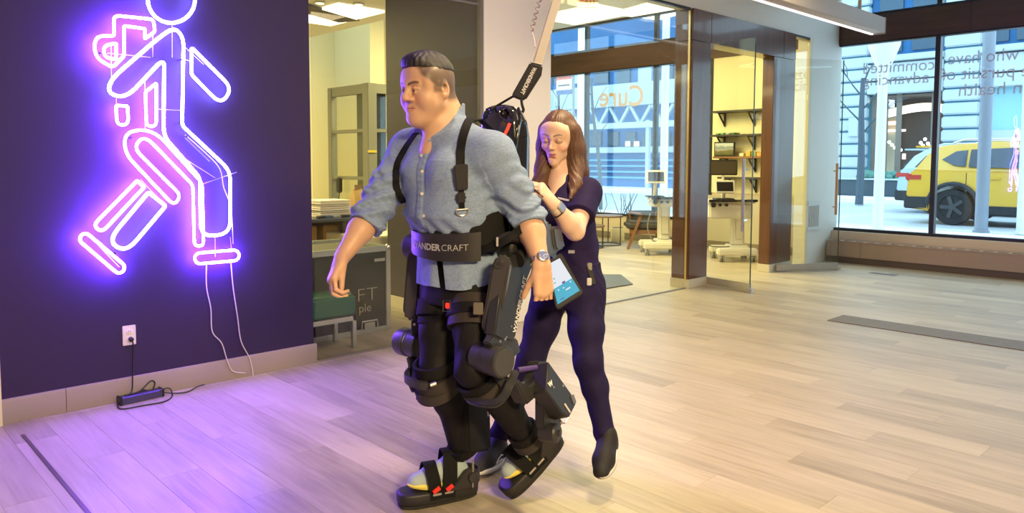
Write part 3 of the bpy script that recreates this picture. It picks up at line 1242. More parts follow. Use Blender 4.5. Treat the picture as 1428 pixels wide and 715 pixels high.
# ---- cars
def car(xn, yr, zg, paint, label, name):
    """xn: near side x; yr: rear end y; the car points towards -y"""
    t = thing(name, label, 'car', (xn+0.92, yr-2.3, zg))

    def P(u, z, x):
        return Vector((x, yr-u, zg+z))
    Wd = 1.84
    arch = lambda u0: [(u0-0.42*math.cos(a), 0.36+0.42*math.sin(a)) for a in np.linspace(-0.25, PI+0.25, 11)]
    low = [(0.04, 0.30)] + arch(0.86) + arch(3.52) + [(4.5, 0.26), (4.58, 0.5), (4.55, 0.72), (4.35, 0.86), (3.55, 1.0), (2.4, 1.02), (0.9, 1.06), (0.10, 1.08), (0.03, 0.9), (0.0, 0.55)]
    b = MB()
    b.prism([P(u, z, xn) for u, z in low], (Wd, 0, 0))
    b.build('body', paint, t, 0.035, 2)
    # greenhouse, narrowing upward
    gh = [(0.12, 1.05, 0.02), (0.34, 1.38, 0.13), (0.62, 1.56, 0.22), (1.5, 1.62, 0.25), (2.4, 1.58, 0.25), (2.9, 1.40, 0.17), (3.62, 0.98, 0.04)]
    b = MB()
    n_ = len(gh)
    vs1 = [P(u, z, xn+i) for u, z, i in gh]
    vs2 = [P(u, z, xn+Wd-i) for u, z, i in gh]
    b.poly([vs1, vs2])
    b.build('cabin', paint, t, 0.03, 2)
    dark = mat('car_glass', (0.035, 0.06, 0.09), 0.08, coat=0.5)
    ins = lambda z: 0.02+0.23*(z-1.05)/0.55

    def pane(pts, nm='side_window'):
        for sgn in (0, 1):
            b = MB()
            ps = [P(u, z, (xn+ins(z)-0.03) if sgn == 0 else (xn+Wd-ins(z)+0.03)) for u, z in pts]
            b.prism(ps, (0.025 if sgn == 0 else -0.025, 0, 0))
            b.build(nm, dark, t, 0.006)
    pane([(0.62, 1.28), (0.85, 1.44), (1.05, 1.46), (1.05, 1.14), (0.85, 1.16)])
    pane([(1.10, 1.13), (1.10, 1.47), (1.86, 1.50), (1.98, 1.11)])
    pane([(2.10, 1.11), (1.98, 1.49), (2.35, 1.47), (2.75, 1.34), (3.1, 1.10)])
    b = MB()
    b.prism([P(0.11, 1.12, xn+0.2), P(0.30, 1.36, xn+0.28), P(0.30, 1.36, xn+Wd-0.28), P(0.11, 1.12, xn+Wd-0.2)], (0, 0.03, 0))
    b.build('rear_window', dark, t)
    M_cl = mat('car_cladding', (0.025, 0.03, 0.035), 0.7)
    b = MB()
    b.box((xn-0.02, yr-4.5, zg+0.24), (xn+Wd+0.02, yr-0.02, zg+0.38))
    # sills between wheels only
    b2_ = MB()
    b.bm.free()
    for u0, u1 in ((1.3, 3.08),):
        b2_.box((xn-0.02, yr-u1, zg+0.22), (xn+Wd+0.02, yr-u0, zg+0.42))
    b2_.box((xn-0.015, yr-0.42, zg+0.30), (xn+Wd+0.015, yr+0.03, zg+0.56))
    b2_.build('cladding', M_cl, t, 0.02)
    for u0 in (0.86, 3.52):
        for xs in (xn-0.025, xn+Wd+0.025):
            b = MB()
            b.tube([P(u0-0.45*math.cos(a), 0.36+0.45*math.sin(a), xs) for a in np.linspace(0.1, PI-0.1, 13)], 0.045, 6)
            b.build('arch_trim', M_cl, t)
            sg = 1 if xs > xn+0.5 else -1
            wb = MB()
            c0 = P(u0, 0.355, xs-sg*0.22)
            wb.lathe(c0, (sg, 0, 0), [(0, 0.25), (0.0, 0.335), (0.03, 0.352), (0.19, 0.352), (0.22, 0.335), (0.22, 0.235), (0.20, 0.23)], 26)
            wh = wb.build('tyre', mat('tyre_rubber', (0.02, 0.022, 0.025), 0.8), t)
            sp_ = MB()
            for k in range(5):
                an = 2*PI*k/5
                sp_.bar(c0+Vector((sg*0.205, 0, 0)), c0+Vector((sg*0.205, 0.22*math.cos(an), 0.22*math.sin(an))), 0.07, 0.03, (1, 0, 0))
            sp_.cyl(c0+Vector((sg*0.17, 0, 0)), c0+Vector((sg*0.225, 0, 0)), 0.06, seg=12)
            sp_.build('rim', mat('alloy_grey', (0.07, 0.08, 0.09), 0.5, 0.5), wh)
    for xs in (xn-0.01, xn+Wd-0.36):
        b = MB()
        b.box((xs, yr-0.30, zg+0.86), (xs+0.37, yr+0.015, zg+0.99))
        b.build('tail_light', mat('tail_red', (0.50, 0.06, 0.05), 0.2), t, 0.02)
    for uu in (1.45, 2.45):
        b = MB()
        b.box((xn-0.03, yr-uu-0.2, zg+0.90), (xn+0.0, yr-uu, zg+0.935))
        b.build('door_handle', paint, t, 0.008)
    for uu in (1.08, 2.02, 3.02):
        b = MB()
        b.box((xn-0.004, yr-uu-0.006, zg+0.45), (xn+0.01, yr-uu+0.006, zg+1.02))
        b.build('door_gap', M_cl, t)
    for xs in (xn+0.30, xn+Wd-0.30):
        b = MB()
        b.tube([P(0.75, 1.60, xs), P(0.95, 1.67, xs), P(2.2, 1.67, xs), P(2.45, 1.60, xs)], 0.02, 6)
        b.build('roof_rail', mat('rail_silver', (0.6, 0.62, 0.64), 0.3, 0.8), t)
    b = MB()
    b.box((xn+0.3, yr-0.35, zg+1.52), (xn+Wd-0.3, yr-0.05, zg+1.56))
    b.build('spoiler', paint, t, 0.015)
    b = MB()
    b.prism([P(3.05, 1.08, xn-0.16), P(3.22, 1.08, xn-0.16), P(3.2, 1.24, xn-0.16), P(3.05, 1.24, xn-0.16)], (0.2, 0, 0))
    b.build('mirror', paint, t, 0.03)
    return t


yr_ = hit(1263, 265, 0, 16.3).y
taxi = car(16.3, yr_, ZG-0.02, mat('taxi_yellow', (0.72, 0.45, 0.05), 0.25, coat=0.6), 'yellow taxi with dark windows driving past the street window', 'taxi')
# the pale door emblem, half hidden by the post
b = MB()
for k, (u, z, wd, hh) in enumerate(((2.18, 0.88, 0.16, 0.2), (2.28, 0.74, 0.14, 0.18), (2.38, 0.9, 0.08, 0.24))):
    b.prism([(16.292, yr_-u, ZG+z-hh/2), (16.292, yr_-u-wd, ZG+z-hh/2-0.03), (16.292, yr_-u-wd*0.8, ZG+z+hh/2), (16.292, yr_-u+0.03, ZG+z+hh/2+0.03)], (0.006, 0, 0))
b.build('door_emblem', mat('emblem_pink', (0.85, 0.55, 0.62), 0.4), taxi)
b = MB()
b.box((17.0, yr_-1.95, ZG+1.66), (17.45, yr_-1.75, ZG+1.82))
b.build('roof_sign', mat('roof_sign', (0.85, 0.85, 0.8), 0.4), taxi, 0.03)
yr2 = hit(1250, 250, 0, 19.6).y
car(19.6, yr2, ZG-0.02, mat('pale_blue_paint', (0.42, 0.58, 0.68), 0.25, coat=0.6), 'pale blue car mostly hidden behind the yellow taxi', 'car')
# ================================================================== things behind the glass
M_wht = mat('white_plastic', (0.80, 0.79, 0.72), 0.4)
M_scr = mat('dark_screen', (0.012, 0.014, 0.018), 0.12)
M_blk = mat('black_plastic', (0.018, 0.018, 0.02), 0.45)
RH = Vector((Rv.x, Rv.y, 0)).normalized()
FH = Vector((Fv.x, Fv.y, 0)).normalized()


def L(base, x, y, z):
    """offset from a base: x to the picture's right, y away from the lens, z up"""
    return base+RH*x+FH*y+Vector((0, 0, z))


UPV = Vector((0, 0, 1))


def lbox(b, base, x0, x1, y0, y1, z0, z1):
    c = L(base, (x0+x1)/2, (y0+y1)/2, (z0+z1)/2)
    b.obox(c, RH*((x1-x0)/2), FH*((y1-y0)/2), UPV*((z1-z0)/2))


def cart(base, label, mon, tilt, wide, second=None):
    t = thing('medical_cart', label, 'cart', base)
    b = MB()
    lbox(b, base, -0.26, 0.30, -0.30, -0.16, 0.09, 0.19)
    lbox(b, base, -0.26, 0.30, 0.12, 0.24, 0.09, 0.19)
    lbox(b, base, -0.06, 0.20, -0.2, 0.16, 0.10, 0.22)
    b.build('base', M_wht, t, 0.02)
    for x in (-0.2, 0.24):
        for y in (-0.24, 0.18):
            c = L(base, x, y, 0.055)
            b = MB()
            for s in (-0.022, 0.022):
                b.lathe(c+RH*(s-0.012)+FH*0, RH, [(0, 0.035), (0, 0.052), (0.006, 0.055), (0.018, 0.055), (0.024, 0.052), (0.024, 0.035)], 18)
            wob = b.build('caster', mat('caster_grey', (0.35, 0.34, 0.31), 0.5), t)
            b = MB()
            b.box((c.x-0.02, c.y-0.02, 0.05), (c.x+0.02, c.y+0.02, 0.12))
            b.build('fork', M_wht, wob)
    b = MB()
    lbox(b, base, 0.0, 0.17, -0.09, 0.09, 0.2, 0.82)
    b.build('column', M_wht, t, 0.03)
    b = MB()
    lbox(b, base, 0.025, 0.145, -0.11, -0.09, 0.3, 0.78)
    b.build('column_cover', mat('column_cover', (0.70, 0.68, 0.60), 0.4), t, 0.01)
    b = MB()
    lbox(b, base, -wide, 0.26, -0.26, 0.2, 0.82, 0.86)
    b.build('deck', M_wht, t, 0.012)
    b = MB()
    lbox(b, base, -wide+0.03, 0.24, -0.2, 0.18, 0.60 if wide > 0.3 else 0.72, 0.81)
    b.build('drawer_box', M_wht, t, 0.02)
    b = MB()
    lbox(b, base, -wide, 0.28, -0.29, -0.25, 0.84, 0.875)
    b.build('front_handle', M_blk, t, 0.008)
    for k in range(3):
        b = MB()
        b.cyl(L(base, -wide+0.06+k*0.09, -0.27, 0.80), L(base, -wide+0.06+k*0.09, -0.31, 0.80), 0.035 if k == 0 else 0.022, seg=12)
        b.build('dial', M_blk, t)
    # tablet monitor on its foot
    cx, cz, mw, mh = mon
    n = (-FH*math.cos(tilt)+UPV*math.sin(tilt))
    up = UPV*math.cos(tilt)+FH*math.sin(tilt)
    c = L(base, cx, -0.08, cz)
    b = MB()
    b.obox(c, RH*mw/2, n*0.015, up*mh/2)
    mo = b.build('monitor', M_wht, t, 0.012)
    b = MB()
    b.obox(c+n*0.016, RH*(mw/2-0.03), n*0.002, up*(mh/2-0.028))
    b.build('screen', M_scr, mo)
    b = MB()
    b.cyl(L(base, cx, 0.0, 0.86), c-n*0.015, 0.03, 0.025, 10)
    b.build('monitor_arm', M_wht, t)
    b = MB()
    lbox(b, base, cx-0.14, cx+0.12, -0.18, 0.05, 0.862, 0.885)
    b.build('keyboard', M_blk, t, 0.006)
    b = MB()
    b.tube(smooth_path([L(base, -wide+0.02, -0.1, 0.62), L(base, -wide-0.02, -0.12, 0.4), L(base, -wide+0.05, -0.14, 0.22), L(base, 0.0, -0.1, 0.2)]), 0.009, 6)
    b.build('cable', mat('grey_cable', (0.22, 0.22, 0.2), 0.5), t)
    if second:
        sx, sz, sw, sh = second
        c = L(base, sx, 0.12, sz)
        b = MB()
        b.obox(c, RH*sw/2, FH*0.02, UPV*sh/2)
        m2 = b.build('rear_monitor', M_blk, t, 0.008)
        b = MB()
        b.obox(c-FH*0.021, RH*(sw/2-0.018), FH*0.002, UPV*(sh/2-0.018))
        b.build('rear_screen', mat('bronze_screen', (0.10, 0.085, 0.06), 0.2), m2)
        b = MB()
        b.cyl(L(base, sx, 0.12, 0.86), L(base, sx, 0.13, sz), 0.02, seg=8)
        b.build('rear_pole', M_wht, t)
    return t


base = hit(917, 353, 2, 0)
base.z = 0
cart(base, 'white medical cart with a tilted tablet, partly behind the wooden column', (-0.06, 1.17, 0.30, 0.20), 0.15, 0.16)
base = hit(1019, 362, 2, 0)
base.z = 0
cart(base, 'white wide medical cart with two screens seen through the glass door', (-0.13, 1.045, 0.29, 0.19), 0.25, 0.40, (-0.10, 1.315, 0.40, 0.22))
# lounge chair
base = hit(899, 347, 2, 0)
base.z = 0
ch = thing('lounge_chair', 'low lounge chair with dark cushions and slanted wooden legs', 'chair', base)
M_walnut = mat('walnut_wood', (0.26, 0.12, 0.05), 0.4)
M_cush = mat('charcoal_cushion', (0.06, 0.058, 0.055), 0.9, bump=0.2, bscale=120)
b = MB()
lbox(b, base, -0.26, 0.34, 0.0, 0.6, 0.30, 0.43)
b.build('seat_cushion', M_cush, ch, 0.04, 3)
b = MB()
b.obox(L(base, 0.10, 0.62, 0.46), RH*0.3, FH*0.06, UPV*0.12)
b.build('back_cushion', M_cush, ch, 0.04, 3)
for x, nm in ((-0.14, 0), (0.30, 1)):
    b = MB()
    b.bar(L(base, x+0.08, -0.02, 0.56), L(base, x-0.14, -0.05, 0.0), 0.045, 0.03, FH)
    b.build('leg', M_walnut, ch, 0.006)
    b = MB()
    b.bar(L(base, x-0.02, 0.55, 0.56), L(base, x+0.02, 0.66, 0.0), 0.045, 0.03, RH)
    b.build('leg', M_walnut, ch, 0.006)
    b = MB()
    b.bar(L(base, x+0.05, -0.08, 0.57), L(base, x-0.0, 0.68, 0.55), 0.05, 0.03, UPV)
    b.build('armrest', M_walnut, ch, 0.006)
b = MB()
lbox(b, base, -0.24, 0.34, 0.0, 0.04, 0.24, 0.30)
b.build('rail', M_walnut, ch, 0.005)
# nesting tables
M_rust = mat('brown_table_top', (0.20, 0.13, 0.08), 0.4)
M_wire = mat('black_wire', (0.03, 0.03, 0.03), 0.5)
for px, py, h, r, lab in ((844, 341, 0.50, 0.29, 'taller round nesting table with a brown top and wire ring base'),
                          (822, 345, 0.37, 0.25, 'lower round nesting table tucked beside the taller one')):
    base = hit(px, py, 2, 0)
    base.z = 0
    t = thing('nesting_table', lab, 'table', base, 'nesting tables by the window')
    b = MB()
    b.lathe(base+Vector((0, 0, h-0.03)), (0, 0, 1), [(0, r-0.005), (0.004, r), (0.026, r), (0.03, r-0.004)], 32)
    b.build('table_top', M_rust, t)
    b = MB()
    b.tube([base+Vector((0.9*r*math.cos(a), 0.9*r*math.sin(a), 0.012)) for a in np.linspace(0, 2*PI, 29)[:-1]], 0.01, 6, True)
    b.build('ring_base', M_wire, t)
    for k in range(4):
        a = 0.5+k*PI/2
        b = MB()
        b.cyl(base+Vector((0.88*r*math.cos(a), 0.88*r*math.sin(a), 0.012)), base+Vector((0.88*r*math.cos(a), 0.88*r*math.sin(a), h-0.025)), 0.009, seg=8)
        b.build('leg', M_wire, t)
base = hit(857, 335, 2, 0)
base.z = 0
t = thing('plant_pot', 'small pale planter box behind the nesting tables', 'pot', base)
b = MB()
lbox(b, base, -0.08, 0.14, -0.25, -0.05, 0.0, 0.24)
b.build('pot', M_cream, t, 0.01)
b = MB()
lbox(b, base, -0.06, 0.12, -0.23, -0.07, 0.235, 0.245)
b.build('soil', M_blk, t)
# dark ramp plate
q = [hit(x, y, 2, 0) for x, y in ((790, 412), (800, 388), (866, 388), (883, 397))]
b = MB()
top = [(q[0].x, q[0].y, 0.012), (q[1].x, q[1].y, 0.05), (q[2].x, q[2].y, 0.05), (q[3].x, q[3].y, 0.012)]
b.poly([[(p.x, p.y, 0.001) for p in q], top])
tag(b.build('threshold_ramp', mat('dark_rubber_ramp', (0.05, 0.055, 0.05), 0.5, noise=0.3), None, 0.004), 'dark rubber threshold ramp on the floor behind the woman', 'ramp')
# shelves on the street wall of the side room
M_shelf = mat('dark_shelf', (0.05, 0.045, 0.04), 0.5)
XS = XW-0.04
sh_pts = ((153, 0.24, 992, 1064), (187, 0.26, 990, 1064), (218, 0.26, 994, 1064), (247, 0.24, 1000, 1064))
shelf_z = []
for k, (py, dp, xa, xb) in enumerate(sh_pts):
    a, c = hit(xa, py, 0, XS-dp), hit(xb, py, 0, XS-dp)
    z = (a.z+c.z)/2
    shelf_z.append(z)
    lab = ('topmost dark wall shelf on the yellow wall', 'second wall shelf from the top on the yellow wall, with green books', 'third wall shelf from the top, holding small boxes', 'lowest wall shelf behind the screens')[k]
    t = thing('wall_shelf', lab, 'shelf', (XS, a.y, z), 'shelves on the yellow wall')
    b = MB()
    b.box((XS-dp, c.y, z-0.03), (XS, a.y, z))
    b.build('board', M_shelf if k != 2 else M_walnut, t, 0.003)
    for s in (0.12, 0.7):
        y = a.y+(c.y-a.y)*s
        b = MB()
        b.box((XS-dp+0.03, y-0.012, z-0.045), (XS, y+0.012, z-0.03))
        b.box((XS-0.025, y-0.012, z-0.24), (XS, y+0.012, z-0.045))
        b.bar((XS-dp+0.05, y, z-0.045), (XS-0.012, y, z-0.22), 0.02, 0.02, (0, 1, 0))
        b.build('bracket', M_black, t)
# things on shelves
z = shelf_z[1]
cols = ((0.10, 0.35, 0.12), (0.15, 0.42, 0.2), (0.5, 0.5, 0.42), (0.08, 0.25, 0.12))
for k, cl in enumerate(cols):
    y = hit(1004+k*7, 187, 0, XS-0.13).y
    b = MB()
    b.box((XS-0.22, y-0.035, z+0.001), (XS-0.04, y+0.025, z+0.022+0.006*(k % 2)))
    tag(b.build('book', mat('book_%s' % ('green', 'leaf', 'grey', 'moss')[k], cl, 0.6), None, 0.002), ('flat dark green book at the left end of the second shelf', 'flat bright green book second on the second shelf', 'flat pale grey book third on the second shelf', 'flat moss green book rightmost on the second shelf')[k], 'book', 'books on the second shelf')
z = shelf_z[2]
for k, (px, cl, hh, lab) in enumerate(((1037, (0.85, 0.80, 0.6), 0.05, 'low cream box on the third wall shelf'), (1046, (0.72, 0.50, 0.08), 0.08, 'mustard box on the third wall shelf'), (1054, (0.25, 0.35, 0.15), 0.07, 'olive box on the third wall shelf'), (1061, (0.72, 0.4, 0.1), 0.06, 'orange box at the right end of the third wall shelf'))):
    y = hit(px, 218, 0, XS-0.13).y
    b = MB()
    b.box((XS-0.2, y-0.036, z+0.001), (XS-0.06, y+0.036, z+hh))
    tag(b.build('small_box', mat('box_%d' % k, cl, 0.6), None, 0.003), lab, 'box')
# framed landscape on the third shelf
mp = mat('landscape_print', (0.3, 0.35, 0.3), 0.4)
nt = mp.node_tree
tc = nt.nodes.new('ShaderNodeTexCoord')
sx = nt.nodes.new('ShaderNodeSeparateXYZ')
nt.links.new(tc.outputs['Generated'], sx.inputs[0])
ns = nt.nodes.new('ShaderNodeTexNoise')
ns.inputs['Scale'].default_value = 4
nt.links.new(tc.outputs['Generated'], ns.inputs[0])
ad = nt.nodes.new('ShaderNodeMath')
ad.operation = 'MULTIPLY_ADD'
ad.inputs[1].default_value = 0.35
nt.links.new(ns.outputs[0], ad.inputs[0])
nt.links.new(sx.outputs[2], ad.inputs[2])
rp = nt.nodes.new('ShaderNodeValToRGB')
els = rp.color_ramp.elements
els[0].position, els[0].color = 0.2, (0.08, 0.10, 0.04, 1)
els[1].position, els[1].color = 1.0, (0.55, 0.62, 0.66, 1)
for pos, c4 in ((0.45, (0.16, 0.15, 0.06, 1)), (0.56, (0.20, 0.16, 0.09, 1)), (0.62, (0.35, 0.38, 0.40, 1)), (0.8, (0.22, 0.27, 0.30, 1))):
    k = els.new(pos)
    k.color = c4
nt.links.new(ad.outputs[0], rp.inputs[0])
nt.links.new(rp.outputs[0], nt.nodes['Principled BSDF'].inputs['Base Color'])
c = hit(1009, 208, 0, XS-0.3)
t = thing('framed_picture', 'small framed landscape picture above the rear cart screen', 'picture', (c.x, c.y, shelf_z[2]))
a, e = hit(996, 198, 0, XS-0.2), hit(1024, 218, 0, XS-0.2)
b = MB()
b.box((XS-0.2, e.y, shelf_z[2]), (XS-0.17, a.y, a.z))
b.build('frame', M_black, t, 0.004)
b = MB()
b.box((XS-0.205, e.y+0.02, shelf_z[2]+0.02), (XS-0.198, a.y-0.02, a.z-0.02))
b.build('print', mp, t, smooth=0)
# switch plate between shelves
c = hit(1056, 162, 0, XS)
t = thing('wall_socket', 'steel socket plate on the yellow wall under the topmost shelf', 'socket', c)
b = MB()
b.box((XS-0.01, c.y-0.09, c.z-0.05), (XS, c.y+0.09, c.z+0.05))
b.build('plate', M_steel, t, 0.004)
for s in (-0.04, 0.04):
    b = MB()
    b.box((XS-0.014, c.y+s-0.025, c.z-0.03), (XS-0.009, c.y+s+0.025, c.z+0.03))
    b.build('receptacle', M_wht, t, 0.003)
# grey sheet below the shelves stands in for shade on the wall
b = MB()
b.box((XW-0.055, YW+0.17, 0.1), (XW-0.03, 6.72, 0.86))
struct(b.build('wall_shade_sheet', mat('wall_shade_grey', (0.50, 0.46, 0.36), 0.6), None))
b = MB()
b.box((XW-0.07, YW+0.17, 0.0), (XW-0.03, 10.5, 0.12))
struct(b.build('baseboard_street', mat('dark_taupe', (0.20, 0.17, 0.13), 0.6), None))
# hanging exit sign
c = W(820, 2, 10.5)
t = thing('exit_sign', 'hanging exit sign with red letters under the side room ceiling', 'sign', c)
b = MB()
b.obox(c, RH*0.14, FH*0.02, UPV*0.09)
b.build('box', mat('exit_body', (0.75, 0.68, 0.5), 0.5), t, 0.006)
text_obj('lettering', 'EXIT', 0.17, c-RH*0.115-UPV*0.055-FH*0.022, RH, UPV, mat('exit_red', (0.5, 0.10, 0.05), 0.5, emit=(0.9, 0.15, 0.05), estr=0.5), t, 0.004, width=0.23)
b = MB()
b.cyl(c+UPV*0.09, Vector((c.x, c.y, 3.95)), 0.012, seg=8)
b.build('stem', M_wht, t)
# light coves of the side room
M_cove = mat('cove_glow', (1, 1, 1), emit=(1.0, 0.94, 0.60), estr=2.0)
for k, (x0p, y0p, x1p, y1p, lab) in enumerate(((772, 30, 862, 12, 'bright ceiling cove near the white column'), (884, 24, 944, 8, 'bright ceiling cove near the wooden portal'))):
    a, c = hit(x0p, y0p, 2, 3.94), hit(x1p, y1p, 2, 3.94)
    b = MB()
    d_ = (c-a).normalized()
    nn = Vector((-d_.y, d_.x, 0))*0.55
    b.prism([a-nn, c-nn, c+nn, a+nn], (0, 0, 0.02))
    tag(b.build('cove_light', M_cove, None, 0.0, smooth=0), lab, 'light')

# ---- storage room, left of the grey wall
# flight case
M_case = mat('case_black', (0.03, 0.037, 0.037), 0.5)
M_alu = mat('case_aluminium', (0.62, 0.66, 0.64), 0.32, 0.85)
Yc, x1, zt = 5.16, 3.53, 0.70
x0 = x1-1.35
y1 = Yc+0.75
fc = thing('flight_case', 'large black flight case with metal edges standing behind the glass', 'case', ((x0+x1)/2, Yc+0.4, 0))
b = MB()
b.box((x0+0.01, Yc+0.01, 0.03), (x1-0.01, y1-0.01, zt-0.03))
b.build('body', M_case, fc, 0.004)
b = MB()
b.box((x0+0.05, Yc+0.06, zt-0.035), (x1-0.05, y1-0.05, zt-0.025))
b.build('top_panel', mat('case_top', (0.16, 0.15, 0.11), 0.5), fc)
for nm, lo, hi in (('edge_rail', (x0, Yc, zt-0.045), (x1, Yc+0.045, zt)), ('edge_rail', (x0, y1-0.04, zt-0.04), (x1, y1, zt)), ('edge_rail', (x1-0.04, Yc, zt-0.04), (x1, y1, zt)),
                   ('edge_rail', (x0, Yc, 0.0), (x1, Yc+0.03, 0.04)), ('edge_rail', (x1-0.045, Yc-0.002, 0.0), (x1, Yc+0.045, zt)), ('edge_rail', (x0, Yc, 0), (x0+0.04, Yc+0.04, zt)), ('edge_rail', (x1-0.03, Yc, 0), (x1, y1, 0.04))):
    b = MB()
    b.box(lo, hi)
    b.build(nm, M_alu, fc, 0.005)
b = MB()
b.ball((x1-0.015, Yc+0.015, zt-0.015), 0.028, 10, 8)
b.build('ball_corner', M_steel, fc)
c = hit(515, 453, 1, Yc)
b = MB()
b.tube([(c.x-0.075, Yc-0.008, c.z-0.02), (c.x-0.07, Yc-0.008, c.z+0.035), (c.x+0.07, Yc-0.008, c.z+0.035), (c.x+0.075, Yc-0.008, c.z-0.02)], 0.008, 8)
b.box((c.x-0.05, Yc-0.012, c.z-0.03), (c.x+0.05, Yc, c.z+0.022))
b.build('latch', M_alu, fc, 0.003)
c = hit(529, 362, 1, Yc)
b = MB()
b.box((c.x-0.05, Yc-0.006, c.z-0.012), (c.x+0.05, Yc, c.z+0.012))
b.build('label_plate', M_alu, fc)
M_slv = mat('silver_print', (0.45, 0.46, 0.38), 0.5)
a, c = hit(484, 416, 1, Yc), hit(514, 416, 1, Yc)
text_obj('lettering', 'AFT', 0.155, (a.x-0.04, Yc-0.002, hit(500, 421, 1, Yc).z), (1, 0, 0), (0, 0, 1), M_slv, fc, -0.004, 0.0005, width=0.32)
text_obj('lettering', 'ple', 0.10, (hit(500, 430, 1, Yc).x, Yc-0.002, hit(500, 436, 1, Yc).z), (1, 0, 0), (0, 0, 1), M_slv, fc, -0.001, 0.0005)
# green bench in front of it
bn = thing('bench', 'low green upholstered bench with square metal legs', 'bench', (2.5, 4.95, 0))
xr = 2.98
b = MB()
b.box((1.6, 4.80, 0.25), (xr, 5.10, 0.405))
b.build('cushion', mat('green_velvet', (0.02, 0.14, 0.085), 0.75, bump=0.1, bscale=150), bn, 0.018, 3)
for lo, hi in (((1.6, 4.805, 0.21), (xr, 4.835, 0.245)), ((1.6, 5.07, 0.21), (xr, 5.10, 0.245)), ((xr-0.03, 4.805, 0.21), (xr, 5.10, 0.245))):
    b = MB()
    b.box(lo, hi)
    b.build('frame_rail', M_alu, bn, 0.003)
for x, y in ((xr-0.032, 4.805), (xr-0.032, 5.07), (1.62, 4.805), (1.62, 5.07)):
    b = MB()
    b.box((x, y, 0), (x+0.032, y+0.032, 0.21))
    b.build('leg', M_alu, bn, 0.003)
# work table with boxes
Yt = 6.9
tz = hit(470, 304, 1, Yt).z
xt1 = hit(512, 300, 1, Yt).x+0.25
tb = thing('work_table', 'dark topped work table behind the flight case', 'table', (xt1-0.7, Yt, 0))
b = MB()
b.box((xt1-1.6, Yt, tz-0.035), (xt1, Yt+0.75, tz))
b.build('table_top', mat('slate_top', (0.07, 0.08, 0.10), 0.35), tb, 0.004)
for x, y in ((xt1-0.5, Yt+0.08), (xt1-0.06, Yt+0.65), (xt1-1.55, Yt+0.06), (xt1-1.55, Yt+0.65)):
    b = MB()
    b.box((x, y, 0), (x+0.07, y+0.07, tz-0.035))
    b.build('leg', mat('dark_leg', (0.06, 0.05, 0.04), 0.5), tb, 0.004)
for k, (xa, xb, lab) in enumerate(((-1.5, -0.68, 'large brown carton on the floor under the left of the work table'), (-0.60, -0.02, 'brown carton on the floor under the right of the work table'))):
    b = MB()
    b.box((xt1+xa, Yt+0.3, 0.005), (xt1+xb, Yt+0.9, tz-0.09))
    o = tag(b.build('carton', mat('kraft_carton', (0.33, 0.20, 0.07), 0.8, noise=0.15, nscale=6), None, 0.006), lab, 'box')
    b = MB()
    b.box((xt1+(xa+xb)/2-0.03, Yt+0.297, 0.3), (xt1+(xa+xb)/2+0.03, Yt+0.301, tz-0.09))
    tp = b.build('tape', mat('tan_tape', (0.42, 0.28, 0.13), 0.4), None)
    tp.parent = o
a, c = hit(447, 301, 1, Yt+0.15), hit(489, 278, 1, Yt+0.15)
ps = thing('paper_stack', 'thick stack of white trays on the work table', 'stack', (a.x, Yt+0.15, tz))
n_ = 8
for k in range(n_):
    z0_ = tz+0.001+k*(c.z-tz)/n_
    b = MB()
    j = 0.006*(k % 3)
    b.box((a.x+j, Yt+0.15+j, z0_), (c.x+j, Yt+0.5+j, z0_+(c.z-tz)/n_-0.004))
    b.build('tray', mat('paper_white', (0.78, 0.72, 0.66), 0.7), ps, 0.003)
a, c = hit(496, 297, 1, Yt+0.2), hit(508, 264, 1, Yt+0.2)
pb = thing('paper_bag', 'upright brown paper bag on the work table beside the white trays', 'bag', (a.x, Yt+0.2, tz))
b = MB()
b.poly([[(a.x, Yt+0.2, tz+.001), (c.x+0.03, Yt+0.2, tz+.001), (c.x+0.03, Yt+0.36, tz+.001), (a.x, Yt+0.36, tz+.001)],
        [(a.x+0.01, Yt+0.22, tz+0.18), (c.x+0.025, Yt+0.22, tz+0.18), (c.x+0.025, Yt+0.34, tz+0.18), (a.x+0.01, Yt+0.34, tz+0.18)],
        [(a.x+0.015, Yt+0.27, c.z), (c.x+0.01, Yt+0.27, c.z+0.02), (c.x+0.01, Yt+0.29, c.z+0.02), (a.x+0.015, Yt+0.29, c.z)]])
b.build('sack', mat('kraft_bag', (0.52, 0.34, 0.14), 0.8), pb, 0.003)
b = MB()
b.box((a.x+0.03, Yt+0.262, c.z-0.02), (c.x, Yt+0.268, c.z+0.05))
b.build('handle', mat('bag_handle', (0.30, 0.18, 0.08), 0.7), pb)
rr = random.Random(5)
labs = ('small dark gadget at the left end of the work table', 'small blue tool on the work table in front of the white trays', 'small grey tool on the work table right of the blue tool', 'small dark cable clip on the work table near the paper bag', 'small round black part on the table edge')
for k in range(5):
    p = hit(448+k*11, 301, 1, Yt+0.06)
    b = MB()
    b.box((p.x-0.04, Yt+0.03, tz+.001), (p.x+0.03, Yt+0.1, tz+0.025))
    b.cyl((p.x+0.03, Yt+0.06, tz+0.012), (p.x+0.07, Yt+0.08, tz+0.012), 0.01, seg=8)
    tag(b.build('gadget', mat('gadget_%d' % (k % 3), ((0.03, 0.03, 0.05), (0.08, 0.12, 0.28), (0.3, 0.32, 0.36))[k % 3], 0.5), None, 0.006), labs[k], 'gadget')
